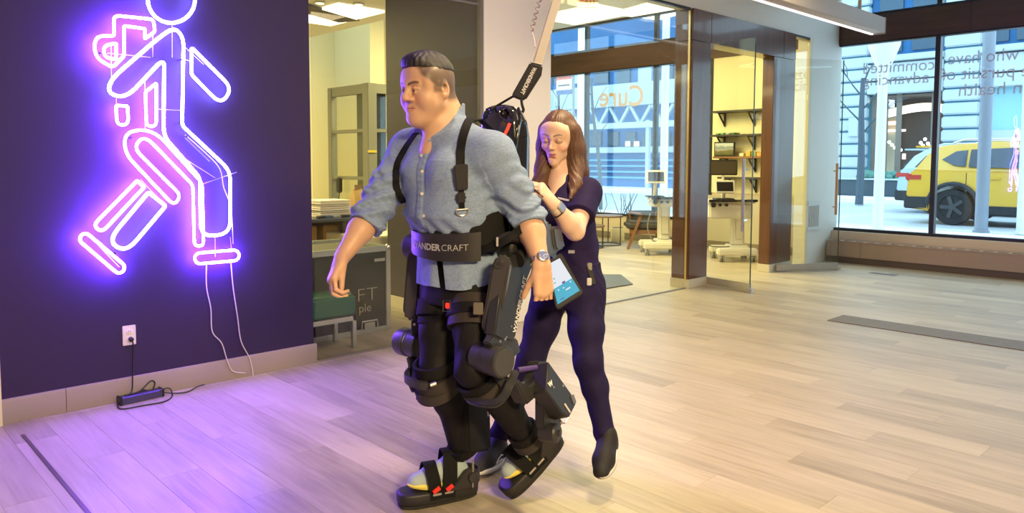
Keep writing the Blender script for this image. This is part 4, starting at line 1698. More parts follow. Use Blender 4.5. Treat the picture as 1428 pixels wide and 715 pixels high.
# glazed cubicle with grey frame: its near corner is the post at picture x 515
Yq = 8.0
M_cab = mat('grey_green_frame', (0.27, 0.27, 0.22), 0.5)
cq = hit(515, 116, 1, Yq)
Xq, H_ = cq.x, cq.z
Yl = hit(463, 126, 0, Xq).y
Xr_ = Xq+1.0
gc = thing('glazed_cabinet', 'tall grey framed glazed cabinet behind the work table', 'cabinet', (Xq+0.5, (Yq+Yl)/2, 0))
for (x, y, wd) in ((Xq, Yq, 0.13), (Xq, Yl, 0.09), (Xr_, Yq, 0.09), (Xr_, Yl, 0.07)):
    b = MB()
    b.box((x-wd/2, y-wd/2, 0), (x+wd/2, y+wd/2, H_))
    b.build('post', M_cab, gc, 0.006)
for zz in (H_-0.06, hit(490, 183, 0, Xq).z, hit(490, 248, 0, Xq).z, 0.3):
    hh = 0.06 if zz > H_-0.1 else 0.022
    for lo, hi in (((Xq-0.03, Yq, zz-hh), (Xq+0.03, Yl, zz+hh)), ((Xq, Yq-0.03, zz-hh), (Xr_, Yq+0.03, zz+hh))):
        b = MB()
        b.box(lo, hi)
        b.build('rail', M_cab, gc, 0.004)
for lo, hi in (((Xq-0.003, Yq+0.06, 0.05), (Xq+0.003, Yl-0.05, H_-0.1)), ((Xq+0.06, Yq-0.003, 0.05), (Xr_-0.05, Yq+0.003, H_-0.1))):
    b = MB()
    b.box(lo, hi)
    b.build('glass', M_glass, gc, smooth=0)
M_navy = mat('navy_panel', (0.035, 0.06, 0.085), 0.3)
y0_, y1_ = hit(507, 200, 0, Xq+0.05).y, hit(499, 200, 0, Xq+0.05).y
b = MB()
b.box((Xq+0.04, min(y0_, y1_), 0.05), (Xq+0.06, max(y0_, y1_), H_-0.1))
b.build('dark_panel', M_navy, gc)
x0_, x1_ = hit(526, 200, 1, Yq+0.05).x, hit(538, 200, 1, Yq+0.05).x
b = MB()
b.box((x0_, Yq+0.04, 0.05), (x1_, Yq+0.06, H_-0.1))
b.build('dark_panel', M_navy, gc)
zt2 = hit(515, 211, 1, Yq-0.07).z
b = MB()
b.box((Xq-0.075, Yq-0.075, zt2-0.014), (Xq+0.05, Yq-0.066, zt2+0.014))
b.build('yellow_tag', mat('yellow_tag', (0.8, 0.62, 0.05), 0.5), gc)
# black handset hanging on the cabinet
p = hit(473, 257, 0, Xq-0.06)
hs = thing('handset', 'black handset hanging in front of the glazed cabinet', 'handset', p)
b = MB()
b.box((p.x-0.02, p.y-0.05, p.z-0.11), (p.x+0.025, p.y+0.05, p.z+0.09))
b.build('body', M_blk, hs, 0.015, 3)
b = MB()
b.tube(smooth_path([(p.x, p.y, p.z-0.11), (p.x, p.y+0.03, p.z-0.3), (p.x, p.y-0.04, p.z-0.45)]), 0.008, 6)
b.build('cord', M_blk, hs)
# pale low counter between table and grey wall
a = hit(512, 340, 1, 6.4)
b = MB()
b.box((a.x, 6.4, 0), (a.x+1.0, 7.2, hit(530, 318, 1, 7.2).z))
tag(b.build('low_counter', mat('cream_counter', (0.78, 0.74, 0.55), 0.5), None, 0.01), 'low cream counter behind the flight case near the grey wall', 'counter')
# ================================================================== neon sign, socket, cables
YT = YW-0.06
M_nw = mat('neon_white', (1, 1, 1), emit=(0.27, 0.22, 1.0), estr=64.0)
M_np = mat('neon_violet', (1, 1, 1), emit=(0.21, 0.06, 1.0), estr=270.0)
M_acr = glass_mat('clear_acrylic', (0.93, 0.92, 0.98), 1.4)
cen = hit(225, 200, 1, YT)
ns = thing('neon_sign', 'glowing white and violet neon figure walking to the left on the purple wall', 'sign', (cen.x, YT, cen.z))


def npt(p):
    return hit(p[0], p[1], 1, YT)


def neon(name, pts, m, r, closed=True, n=1, rad=None):
    P = [npt(p) for p in pts]
    if n > 1:
        P = smooth_path(P, n, closed)
    b = MB()
    b.tube(P, r, 6, closed, up=(0, -1, 0))
    return b.build(name, m, ns)


def rnd(pts, rads, k=5):
    """round the corners of a pixel polygon"""
    out = []
    n = len(pts)
    for i in range(n):
        p0, p1, p2 = Vector(pts[i-1]), Vector(pts[i]), Vector(pts[(i+1) % n])
        r = rads[i] if isinstance(rads, (list, tuple)) else rads
        if r == 0:
            out.append(p1)
            continue
        a = p1+(p0-p1).normalized()*min(r, (p0-p1).length*0.48)
        c = p1+(p2-p1).normalized()*min(r, (p2-p1).length*0.48)
        for q in range(k+1):
            t = q/k
            out.append(a*(1-t)**2+p1*2*t*(1-t)+c*t*t)
    return out


def capsule(p0, p1, r, k=7, a_open=None):
    p0, p1 = Vector(p0), Vector(p1)
    d = (p1-p0).normalized()
    n = Vector((-d.y, d.x))
    out = []
    for q in range(k+1):
        t = PI*q/k
        out.append(p1+n*r*math.cos(t)+d*r*math.sin(t))
    for q in range(k+1):
        t = PI*q/k
        out.append(p0-n*r*math.cos(t)-d*r*math.sin(t))
    return out


RW, RP = 0.0095, 0.0078
neon('head_tube', [(239+33*math.cos(a), -1+33*math.sin(a)) for a in np.linspace(0, 2*PI, 33)[:-1]], M_nw, RW)
neon('body_tube', rnd([(243, 38), (256, 52), (254, 175), (316, 233), (321, 245), (321, 326), (280, 330), (279, 248), (231, 193), (228, 180), (229, 86), (222, 88), (176, 137), (150, 130), (155, 110), (222, 52)],
                      [12, 14, 6, 10, 8, 18, 18, 8, 8, 8, 6, 4, 22, 20, 20, 18]), M_nw, RW)
neon('far_arm_tube', rnd([(267, 66), (324, 123), (308, 146), (267, 104)], [4, 16, 18, 4]), M_nw, RW)
neon('shin_tube', rnd([(207, 268), (231, 287), (176, 352), (150, 336)], [3, 3, 22, 24]), M_nw, RW)
neon('note_tube', rnd([(159, 24), (165, 22), (214, 27), (216, 44), (202, 54), (202, 40), (173, 36), (173, 78), (157, 94), (132, 80), (132, 50), (159, 50)], [4, 3, 6, 3, 1, 1, 3, 3, 5, 22, 24, 3]), M_np, RP)
neon('note_hole_tube', rnd([(162, 60), (162, 83), (146, 80), (144, 64)], [2, 2, 10, 10]), M_np, RP)
neon('short_drop_tube', rnd([(162, 147), (178, 148), (179, 174), (163, 174)], [2, 2, 9, 9]), M_np, RP)
neon('long_drop_tube', rnd([(203, 128), (218, 116), (218, 176), (204, 176)], [2, 2, 9, 9]), M_np, RP)
neon('thigh_loop_tube', rnd([(174, 183), (214, 180), (282, 255), (284, 343), (271, 343), (269, 258), (201, 188), (186, 206), (252, 272), (243, 287), (174, 214)],
                            [20, 26, 8, 8, 8, 6, 18, 14, 8, 12, 16]), M_np, RP)
neon('shank_tube', rnd([(191, 252), (201, 261), (142, 324), (130, 314)], [1, 1, 10, 10]), M_np, RP)
neon('rear_shoe_tube', capsule((119, 333), (166, 373), 7.5), M_np, RP)
neon('front_shoe_tube', capsule((279, 360), (326, 356), 7.5), M_np, RP)
# clear acrylic links and stand-off studs
for p0, p1 in (((150, 74), (210, 80)), ((213, 48), (213, 80)), ((240, 33), (240, 80)), ((254, 62), (284, 90)), ((254, 82), (268, 86)), ((219, 152), (254, 154)), ((155, 60), (155, 108)), ((202, 112), (202, 180)), ((240, 210), (300, 248)), ((258, 192), (292, 225)), ((231, 287), (196, 250)), ((162, 137), (162, 147)), ((140, 345), (166, 372)), ((300, 330), (300, 358)), ((321, 330), (323, 352)), ((278, 258), (330, 240))):
    b = MB()
    b.tube([npt(p0), npt(p1)], 0.0022, 5)
    b.build('clear_link', mat('link_clear', (0.55, 0.5, 0.8), 0.15), ns)
stud = None
for p in ((139, 74), (215, 80), (313, 137), (182, 192), (167, 171), (250, 172), (260, 190), (160, 353), (316, 347), (251, 271), (254, 83)):
    q = npt(p)
    if stud is None:
        b = MB()
        b.cyl(q+Vector((0, 0.059, 0)), q+Vector((0, -0.004, 0)), 0.006, seg=8)
        stud = b.build('standoff', M_chrome, ns)
        q0 = q
    else:
        o = stud.copy()
        COL.objects.link(o)
        o.parent = ns
        o.location = q-q0
M_wirew = mat('white_wire', (0.62, 0.58, 0.60), 0.5)
for pts in (((288, 366), (288, 400), (294, 430), (296, 462), (309, 478), (316, 500), (322, 515), (330, 519), (342, 520)),
            ((322, 366), (325, 400), (331, 440), (336, 475), (347, 497), (351, 511), (353, 524))):
    P = [hit(x, y, 1, YW-0.018) for x, y in pts]
    b = MB()
    b.tube(smooth_path(P, 5), 0.0035, 6)
    b.build('power_wire', M_wirew, ns)
b = MB()
b.tube(smooth_path([npt((258, 188)), npt((285, 212)), npt((306, 235)), npt((312, 262)), npt((322, 290)), npt((325, 340))], 4), 0.003, 5)
b.build('power_wire', M_wirew, ns)

# socket and plug
c = hit(180, 467, 1, YW)
so = thing('power_socket', 'white wall socket plate with a black plug on the purple wall', 'socket', (c.x, YW, c.z))
b = MB()
b.box((c.x-0.036, YW-0.006, c.z-0.058), (c.x+0.036, YW, c.z+0.058))
b.build('cover_plate', mat('socket_white', (0.78, 0.72, 0.70), 0.4), so, 0.003)
for dz in (0.021, -0.021):
    b = MB()
    b.lathe((c.x, YW-0.006, c.z+dz), (0, -1, 0), [(0, 0.017), (0.002, 0.017), (0.003, 0.015)], 16)
    rc = b.build('receptacle', mat('socket_white', (0.78, 0.72, 0.70), 0.4), so)
    for dx in (-0.006, 0.006):
        b = MB()
        b.box((c.x+dx-0.0012, YW-0.0102, c.z+dz), (c.x+dx+0.0012, YW-0.0088, c.z+dz+0.008))
        b.build('slot', M_blk, rc)
b = MB()
b.lathe((c.x+0.004, YW-0.009, c.z-0.021), (0, -1, -0.1), [(0, 0.013), (0.02, 0.014), (0.026, 0.01)], 14)
b.build('plug', M_blk, so)
# driver box with its cables
a, e = hit(170, 566, 2, 0), hit(228, 553, 2, 0)
dv = thing('power_adapter', 'long finned power adapter lying on the floor against the baseboard', 'adapter', (1.4, YW-0.06, 0))
d_ = (e-a).normalized()
nn = Vector((-d_.y, d_.x, 0))
if nn.y < 0:
    nn = -nn
b = MB()
prof = [(0, 0.004), (0, 0.040), (0.010, 0.046), (0.010, 0.034), (0.018, 0.034), (0.018, 0.046), (0.044, 0.046), (0.044, 0.034), (0.052, 0.034), (0.052, 0.046), (0.06, 0.040), (0.06, 0.004)]
b.prism([a+nn*u+Vector((0, 0, z)) for u, z in prof], e-a)
b.build('housing', mat('anodised_violet', (0.10, 0.09, 0.16), 0.35, 0.6), dv)
for p in (a, e):
    b = MB()
    q = p+nn*0.03+Vector((0, 0, 0.025))
    b.obox(q, d_*0.006, nn*0.034, Vector((0, 0, 0.024)))
    b.build('end_cap', M_blk, dv, 0.003)
M_cord = mat('black_cord', (0.012, 0.012, 0.014), 0.5)
b = MB()
b.tube(smooth_path([(c.x+0.004, YW-0.035, c.z-0.024), (c.x+0.012, YW-0.03, c.z-0.06), hit(185, 510, 1, YW-0.02), hit(184, 545, 1, YW-0.03), a+d_*0.03+nn*0.03+Vector((0, 0, 0.05))], 6), 0.0035, 6)
b.build('mains_cord', M_cord, dv)
b = MB()
b.tube(smooth_path([a+d_*0.05+nn*0.03+Vector((0, 0, 0.05)), hit(195, 545, 1, YW-0.05), hit(210, 531, 1, YW-0.02), hit(216, 534, 1, YW-0.02), hit(211, 544, 1, YW-0.03), hit(197, 544, 1, YW-0.04), hit(200, 556, 1, YW-0.07), e+Vector((0.02, -0.005, 0.05)), hit(240, 552, 2, 0.006), hit(228, 560, 2, 0.006), hit(200, 565, 2, 0.006), hit(170, 570, 2, 0.006), hit(164, 564, 2, 0.006), hit(170, 561, 2, 0.02)], 6), 0.004, 6)
b.build('looped_cord', M_cord, dv)
b = MB()
b.tube(smooth_path([e+nn*0.03+Vector((0, 0, 0.02)), hit(245, 548, 2, 0.006), hit(262, 546, 2, 0.006), hit(275, 539, 2, 0.006), hit(285, 536, 2, 0.006)], 6), 0.0035, 6)
b.build('output_cord', M_cord, dv)
# ================================================================== body modelling: blended volumes -> one continuous skin
class Vol:
    """signed distance volume on a regular grid; primitives are blended with a smooth union"""

    def __init__(self, lo, hi, h):
        self.lo = np.array(lo, np.float32)
        self.h = h
        self.n = np.maximum(2, np.ceil((np.array(hi)-np.array(lo))/h).astype(int)+1)
        self.D = np.full(self.n, 0.5, np.float32)

    def _win(self, lo, hi):
        a = np.clip(np.floor((np.array(lo)-self.lo)/self.h).astype(int), 0, self.n)
        b = np.clip(np.ceil((np.array(hi)-self.lo)/self.h).astype(int)+1, 0, self.n)
        if (b <= a).any():
            return None, None
        ax = [(self.lo[i]+self.h*np.arange(a[i], b[i])).astype(np.float32) for i in range(3)]
        X, Y, Z = np.meshgrid(*ax, indexing='ij', sparse=True)
        return (slice(a[0], b[0]), slice(a[1], b[1]), slice(a[2], b[2])), (X, Y, Z)

    def _put(self, sl, d, k, op):
        A = self.D[sl]
        if op == '+':
            if k > 0:
                hh = np.maximum(k-np.abs(A-d), 0)/k
                self.D[sl] = np.minimum(A, d)-hh*hh*k*0.25
            else:
                self.D[sl] = np.minimum(A, d)
        elif op == '-':
            d = -d
            if k > 0:
                hh = np.maximum(k-np.abs(A-d), 0)/k
                self.D[sl] = np.maximum(A, d)+hh*hh*k*0.25
            else:
                self.D[sl] = np.maximum(A, d)
        else:
            self.D[sl] = np.maximum(A, d)

    def cone(self, a, b, r0, r1, k=0.01, op='+', flat=None, fs=1.0):
        """tapered limb a->b; flat = direction squashed by fs"""
        a, b = np.array(a, np.float32), np.array(b, np.float32)
        m = max(r0, r1)*max(1, fs)+k+3*self.h
        sl, P = self._win(np.minimum(a, b)-m, np.maximum(a, b)+m)
        if sl is None:
            return self
        ab = b-a
        L2 = float(ab@ab)+1e-12
        q = [P[i]-a[i] for i in range(3)]
        t = np.clip((q[0]*ab[0]+q[1]*ab[1]+q[2]*ab[2])/L2, 0, 1)
        r = [q[i]-t*ab[i] for i in range(3)]
        if flat is not None:
            f = np.array(flat, np.float32)
            f = f/np.linalg.norm(f)
            c = r[0]*f[0]+r[1]*f[1]+r[2]*f[2]
            s = c*(1/fs-1)
            r = [r[i]+s*f[i] for i in range(3)]
        d = np.sqrt(r[0]**2+r[1]**2+r[2]**2)-(r0+(r1-r0)*t)
        self._put(sl, d.astype(np.float32), k, op)
        return self

    def chain(self, pts, rs, k=0.01, **kw):
        for i in range(len(pts)-1):
            self.cone(pts[i], pts[i+1], rs[i], rs[i+1], k, **kw)
        return self

    def ell(self, c, r, M=None, k=0.01, op='+'):
        """ellipsoid, radii r along the columns of M"""
        c = np.array(c, np.float32)
        r = np.array(r, np.float32)
        m = float(r.max())+k+3*self.h
        sl, P = self._win(c-m, c+m)
        if sl is None:
            return self
        q = [P[i]-c[i] for i in range(3)]
        if M is not None:
            q = [q[0]*M[0][j]+q[1]*M[1][j]+q[2]*M[2][j] for j in range(3)]
        k0 = np.sqrt((q[0]/r[0])**2+(q[1]/r[1])**2+(q[2]/r[2])**2)
        k1 = np.sqrt((q[0]/r[0]**2)**2+(q[1]/r[1]**2)**2+(q[2]/r[2]**2)**2)+1e-9
        d = np.clip(k0*(k0-1)/k1, -0.5, 0.5)
        self._put(sl, d.astype(np.float32), k, op)
        return self

    def loft(self, secs, k=0.02, op='+', p=2.3):
        """stack of rounded sections: (centre, across vector, front vector, half width, half depth), bottom to top"""
        cs = np.array([s[0] for s in secs], np.float32)
        m = max(max(s[3], s[4]) for s in secs)+k+3*self.h
        sl, P = self._win(cs.min(0)-m, cs.max(0)+m)
        if sl is None:
            return self
        Z = P[2]
        zs = cs[:, 2]
        it = lambda arr: np.interp(Z, zs, np.array(arr, np.float32)).astype(np.float32)
        cx, cy = it(cs[:, 0]), it(cs[:, 1])
        ax, ay = it([s[1][0] for s in secs]), it([s[1][1] for s in secs])
        fx, fy_ = it([s[2][0] for s in secs]), it([s[2][1] for s in secs])
        a, b = it([s[3] for s in secs]), it([s[4] for s in secs])
        qx, qy = P[0]-cx, P[1]-cy
        u = np.abs(qx*ax+qy*ay)/a
        v = np.abs(qx*fx+qy*fy_)/b
        d = ((u**p+v**p)**(1/p)-1)*np.minimum(a, b)
        dz = np.maximum(zs[0]-Z, Z-zs[-1])
        d = np.maximum(d, dz)
        self._put(sl, d.astype(np.float32), k, op)
        return self

    def half(self, p, n, op='&'):
        """keep the side of the plane where (x-p).n < 0"""
        n = np.array(n, np.float32)
        n = n/np.linalg.norm(n)
        sl, P = self._win(self.lo, self.lo+self.h*(self.n-1))
        d = (P[0]-p[0])*n[0]+(P[1]-p[1])*n[1]+(P[2]-p[2])*n[2]
        self.D = np.maximum(self.D, d.astype(np.float32))
        return self

    def copy_from(self, o, off):
        self.D = o.D-off
        return self

    def crop(self, a, b, ra, rb, sharp=0.0):
        """cut away everything outside"""
        return self

    def mesh(self, disp=None):
        D = self.D
        if disp is not None:
            D = D-disp
        S = D < 0
        n = D.shape
        cnt = np.zeros([x-1 for x in n], np.int8)
        for dx in (0, 1):
            for dy in (0, 1):
                for dz in (0, 1):
                    cnt += S[dx:n[0]-1+dx, dy:n[1]-1+dy, dz:n[2]-1+dz]
        act = (cnt > 0) & (cnt < 8)
        I = np.argwhere(act)
        idx = np.full(act.shape, -1, np.int32)
        idx[act] = np.arange(len(I))
        acc = np.zeros((len(I), 3), np.float64)
        num = np.zeros(len(I))
        off = [(i, j, k) for i in (0, 1) for j in (0, 1) for k in (0, 1)]
        for e0 in off:
            for ax in range(3):
                if e0[ax]:
                    continue
                e1 = list(e0)
                e1[ax] = 1
                d0 = D[I[:, 0]+e0[0], I[:, 1]+e0[1], I[:, 2]+e0[2]]
                d1 = D[I[:, 0]+e1[0], I[:, 1]+e1[1], I[:, 2]+e1[2]]
                cr = (d0 < 0) != (d1 < 0)
                t = np.where(cr, d0/np.where(cr, d0-d1, 1), 0)
                pos = np.tile(np.array(e0, float), (len(I), 1))
                pos[:, ax] += t
                acc[cr] += pos[cr]
                num += cr
        V = (I+acc/num[:, None])*self.h+self.lo
        F = []
        for ax in range(3):
            o1, o2 = [(1, 2), (2, 0), (0, 1)][ax]
            a = [slice(None)]*3
            b = [slice(None)]*3
            a[ax] = slice(0, n[ax]-1)
            b[ax] = slice(1, n[ax])
            A, B = S[tuple(a)], S[tuple(b)]
            E = np.argwhere(A != B)
            ok = (E[:, o1] > 0) & (E[:, o1] < n[o1]-1) & (E[:, o2] > 0) & (E[:, o2] < n[o2]-1)
            E = E[ok]
            fl = A[tuple(E.T)]
            q = []
            for s1, s2 in ((1, 1), (0, 1), (0, 0), (1, 0)):
                c = E.copy()
                c[:, o1] -= s1
                c[:, o2] -= s2
                q.append(idx[tuple(c.T)])
            q = np.stack(q, 1)
            q[~fl] = q[~fl][:, ::-1]
            F.append(q)
        return V, np.concatenate(F)


def relax(V, F, it=2, lam=0.5):
    """a little smoothing of the skin"""
    n = len(V)
    e = np.concatenate([F[:, [0, 1]], F[:, [1, 2]], F[:, [2, 3]], F[:, [3, 0]]])
    deg = np.bincount(e[:, 0], minlength=n)+np.bincount(e[:, 1], minlength=n)
    deg = np.maximum(deg, 1)
    for _ in range(it):
        S = np.stack([np.bincount(e[:, 0], V[e[:, 1], k], n)+np.bincount(e[:, 1], V[e[:, 0], k], n) for k in range(3)], 1)
        V = V+lam*(S/deg[:, None]-V)
    return V


def skin_obj(name, parts, m, parent=None, tint=None):
    """parts: list of (V, F); tint: colours per vertex"""
    Vs, Fs, o = [], [], 0
    for V, F in parts:
        Vs.append(V)
        Fs.append(F+o)
        o += len(V)
    V = np.concatenate(Vs)
    F = np.concatenate(Fs)
    off = root_loc(parent)
    me = bpy.data.meshes.new(name)
    me.vertices.add(len(V))
    me.loops.add(len(F)*4)
    me.polygons.add(len(F))
    me.vertices.foreach_set('co', (V-np.array(off)).astype(np.float32).ravel())
    me.loops.foreach_set('vertex_index', F.astype(np.int32).ravel())
    me.polygons.foreach_set('loop_start', np.arange(0, len(F)*4, 4, dtype=np.int32))
    me.polygons.foreach_set('loop_total', np.full(len(F), 4, np.int32))
    me.update(calc_edges=True)
    me.validate()
    if tint is not None:
        at = me.color_attributes.new('tint', 'FLOAT_COLOR', 'POINT')
        c = np.ones((len(V), 4), np.float32)
        c[:, :3] = tint
        at.data.foreach_set('color', c.ravel())
    me.shade_smooth()
    return link(name, me, m, parent)


def near(V, c, r, M=None):
    """soft mask, 1 inside radius r (vector radii allowed) fading out at 1.35 r"""
    q = (V-np.array(c))
    if M is not None:
        q = q@np.array(M)
    d = np.linalg.norm(q/np.array(r), axis=1)
    return np.clip((1.35-d)/0.35, 0, 1)


def mixc(col, c, w):
    return col*(1-w[:, None])+np.array(c)*w[:, None]


def hfun(p, s):
    """cheap smooth noise for folds"""
    x, y, z = p
    return (np.sin(x*s+1.3*np.sin(y*s*0.7))+np.sin(y*s*1.3+1.7*np.sin(z*s*0.6)+2)+np.sin(z*s*0.9+1.1*np.sin(x*s*1.1)+4))/3


class Head:
    """local axes: x to the figure's left, y forward, z up; unit head 0.24 tall"""

    def __init__(self, c, facing, pitch, roll, s):
        fw = Vector((facing[0], facing[1], 0)).normalized()
        up = Vector((0, 0, 1))
        lf = up.cross(fw)
        Rm = Matrix((lf, fw, up)).transposed()
        Rm = Rm @ Euler((pitch, roll, 0)).to_matrix()
        self.M = np.array(Rm)
        self.c = np.array(c)
        self.s = s

    def p(self, x, y, z):
        return self.c+self.M@(np.array((x, y, z))*self.s)

    def d(self, x, y, z):
        return self.M@np.array((x, y, z))


def add_head(v, H, fem=0.0, wide=1.0, closed=False, heavy=0.0):
    s = H.s
    P = H.p
    M = H.M
    wq = wide
    E = lambda c, r, k=0.012, op='+': v.ell(P(*c), np.array(r)*s, M, k*s, op)
    C = lambda a, b, r0, r1, k=0.012, op='+': v.cone(P(*a), P(*b), r0*s, r1*s, k*s, op)
    E((0, -0.012, 0.036), (0.075*wq, 0.094, 0.088), 0)
    E((0, 0.024, -0.020), ((0.064 if not fem else 0.057)*wq, 0.064, 0.078), 0.03)
    if heavy:
        for q in (-1, 1):
            E((q*0.050, 0.046, -0.040), (0.030, 0.032, 0.042), 0.03)
        E((0, 0.046, -0.100), (0.046, 0.036, 0.022), 0.03)
    jw = 0.050*wq if not fem else 0.043
    for q in (-1, 1):
        C((q*jw, 0.002, -0.052), (q*(0.016 if not fem else 0.008), 0.068, -0.098), 0.022 if not fem else 0.017, 0.020 if not fem else 0.015, 0.03)
        E((q*0.040*wq, 0.055, -0.026 if fem else -0.030), (0.028, 0.028, 0.030 if not fem else 0.024), 0.02)
        E((q*0.062*wq, 0.03, 0.03), (0.02, 0.04, 0.045), 0.02)
    C((0, 0.070, -0.096), (0, 0.074, -0.104), 0.020 if not fem else 0.016, 0.018 if not fem else 0.014, 0.02)
    E((0, 0.062, 0.052), (0.058, 0.030, 0.042), 0.025)
    # brow ridge
    C((-0.040, 0.078, 0.023), (0, 0.089, 0.021), 0.009, 0.010, 0.014)
    C((0.040, 0.078, 0.023), (0, 0.089, 0.021), 0.009, 0.010, 0.014)
    # eye sockets
    for q in (-1, 1):
        E((q*0.031, 0.097, 0.003), (0.019, 0.018, 0.012), 0.012, '-')
    # muzzle
    E((0, 0.068, -0.062), (0.030, 0.026, 0.026), 0.02)
    # nose
    nw = (1.0+0.22*heavy) if not fem else 0.80
    C((0, 0.086, 0.012), (0, 0.107, -0.022), 0.0085*nw, 0.0105*nw, 0.010)
    E((0, 0.107, -0.027), (0.0125*nw, 0.012, 0.0105), None or 0.006)
    for q in (-1, 1):
        E((q*0.0135*nw, 0.094, -0.031), (0.0095*nw, 0.012, 0.0085), 0.006)
        E((q*0.008*nw, 0.104, -0.0385), (0.0042, 0.006, 0.004), 0.002, '-')
    # lids and eyeballs
    for q in (-1, 1):
        E((q*0.031, 0.0735, 0.003), (0.0165, 0.0165, 0.0125), 0.005)
        if closed:
            E((q*0.031, 0.0755, 0.001), (0.0165, 0.0170, 0.0125), 0.004)
        dl = 0.0 if fem else -0.0028
        C((q*0.016, 0.0825, 0.0055+dl), (q*0.031, 0.0895, 0.0095+dl), 0.0032, 0.0040, 0.005)
        C((q*0.031, 0.0895, 0.0095+dl), (q*0.045, 0.080, 0.005+dl), 0.0040, 0.003, 0.005)
        if not fem:
            C((q*0.018, 0.083, -0.0065), (q*0.031, 0.0885, -0.0090), 0.003, 0.0034, 0.005)
            C((q*0.031, 0.0885, -0.0090), (q*0.043, 0.080, -0.006), 0.0034, 0.003, 0.005)
    # lips
    lf = (1.0+0.25*heavy) if not fem else 0.72
    lw_ = 0.021 if not fem else 0.0175
    for q in (-1, 1):
        C((0, 0.0945, -0.0575), (q*lw_, 0.081, -0.0605), 0.0058*lf, 0.0026, 0.004)
        C((0, 0.0925, -0.0680 if fem else -0.0690), (q*lw_*0.9, 0.081, -0.0640), 0.0068*lf, 0.0028, 0.004)
        C((0, 0.1015, -0.0628), (q*0.022, 0.086, -0.0640), 0.0016, 0.0016, 0.003, '-')
    if fem:
        E((0, 0.088, -0.080), (0.016, 0.008, 0.005), 0.008, '-')
    # ears
    for q in (-1, 1):
        ex = q*(0.076*wq)
        E((ex, -0.008, -0.006), (0.011, 0.021, 0.033), 0.006)
        E((ex+q*0.009, -0.004, -0.002), (0.007, 0.011, 0.019), 0.004, '-')
        E((ex+q*0.003, 0.006, -0.006), (0.006, 0.006, 0.008), 0.004)


def face_tint(V, H, base, lip, brow, fem=0.0, wide=1.0, closed=False):
    col = np.tile(np.array(base, float), (len(V), 1))
    q = ((V-H.c)@H.M)/H.s
    x, y, z = q.T
    ok = (y > 0.03)
    f = lambda c, r: near(q, c, r)*ok
    for s in (-1, 1):
        col = mixc(col, np.array(base)*np.array((1.12, 0.82, 0.78)), 0.5*f((s*0.042, 0.065, -0.032), (0.02, 0.03, 0.018)))
    col = mixc(col, np.array(base)*np.array((1.08, 0.85, 0.82)), 0.4*f((0, 0.108, -0.027), (0.013, 0.012, 0.011)))
    lipm = np.maximum(f((0, 0.095, -0.0590), (0.0165 if fem else 0.021, 0.02, 0.0042 if fem else 0.0055)), f((0, 0.092, -0.0678), (0.0135 if fem else 0.017, 0.02, 0.0050 if fem else 0.0065)))
    col = mixc(col, lip, lipm*(0.95 if fem else 0.7))
    col = mixc(col, np.array(lip)*0.25, 0.8*f((0, 0.098, -0.0628), (0.022, 0.02, 0.0013)))
    for s in (-1, 1):
        # eyebrow: an arc over the eye
        xb = s*x
        zc = (0.0265 if fem else 0.0215)+0.006*np.sin(np.clip((xb-0.012)/0.04, 0, 1)*PI*0.8)
        bm_ = (xb > 0.010) & (xb < 0.052) & (y > 0.04)
        wgt = np.clip(1-np.abs(z-zc)/((0.0058 if fem else 0.0066)-0.0016*np.clip((xb-0.012)/0.04, 0, 1)), 0, 1)*bm_
        col = mixc(col, brow, np.minimum(1, wgt*1.6)*(0.85 if fem else 0.9))
        # lash line
        ym = np.clip(1-np.abs(z-((-0.0055+0.003*np.abs(xb-0.031)/0.015) if closed else (0.0035-0.0022*np.abs(xb-0.031)/0.015)))/(0.0042 if fem else 0.0022), 0, 1)*((xb > 0.015) & (xb < 0.048) & (y > 0.05))
        col = mixc(col, np.array(brow)*0.6, ym*0.9)
        if fem:      # made-up lids
            lm = f((s*0.031, 0.088, 0.004), (0.019, 0.02, 0.0085))
            col = mixc(col, np.array(base)*np.array((0.62, 0.5, 0.48)), 0.55*lm)
        # nostrils
        col = mixc(col, np.array(base)*0.3, 0.8*f((s*0.008, 0.104, -0.0385), (0.0035, 0.006, 0.003)))
    return col


def add_eyes(H, parent, look=(0, 1, 0), z=-0.0025):
    wm = mat('eye_white', (0.75, 0.72, 0.68), 0.15)
    im = mat('iris_brown', (0.05, 0.025, 0.012), 0.1)
    for q in (-1, 1):
        b = MB()
        c = H.p(q*0.031, 0.0748, -0.0012)
        b.ball(c, 0.0163*H.s, 14, 10, (1, 1, 0.34))
        e = b.build('eye', wm, parent)
        b = MB()
        ld = Vector(H.d(*look)).normalized()
        b.lathe(Vector(c)+ld*0.0150*H.s, ld, [(0, 0.0052*H.s), (0.0008, 0.0048*H.s), (0.0014, 0.002*H.s)], 12)
        b.build('iris', im, e)


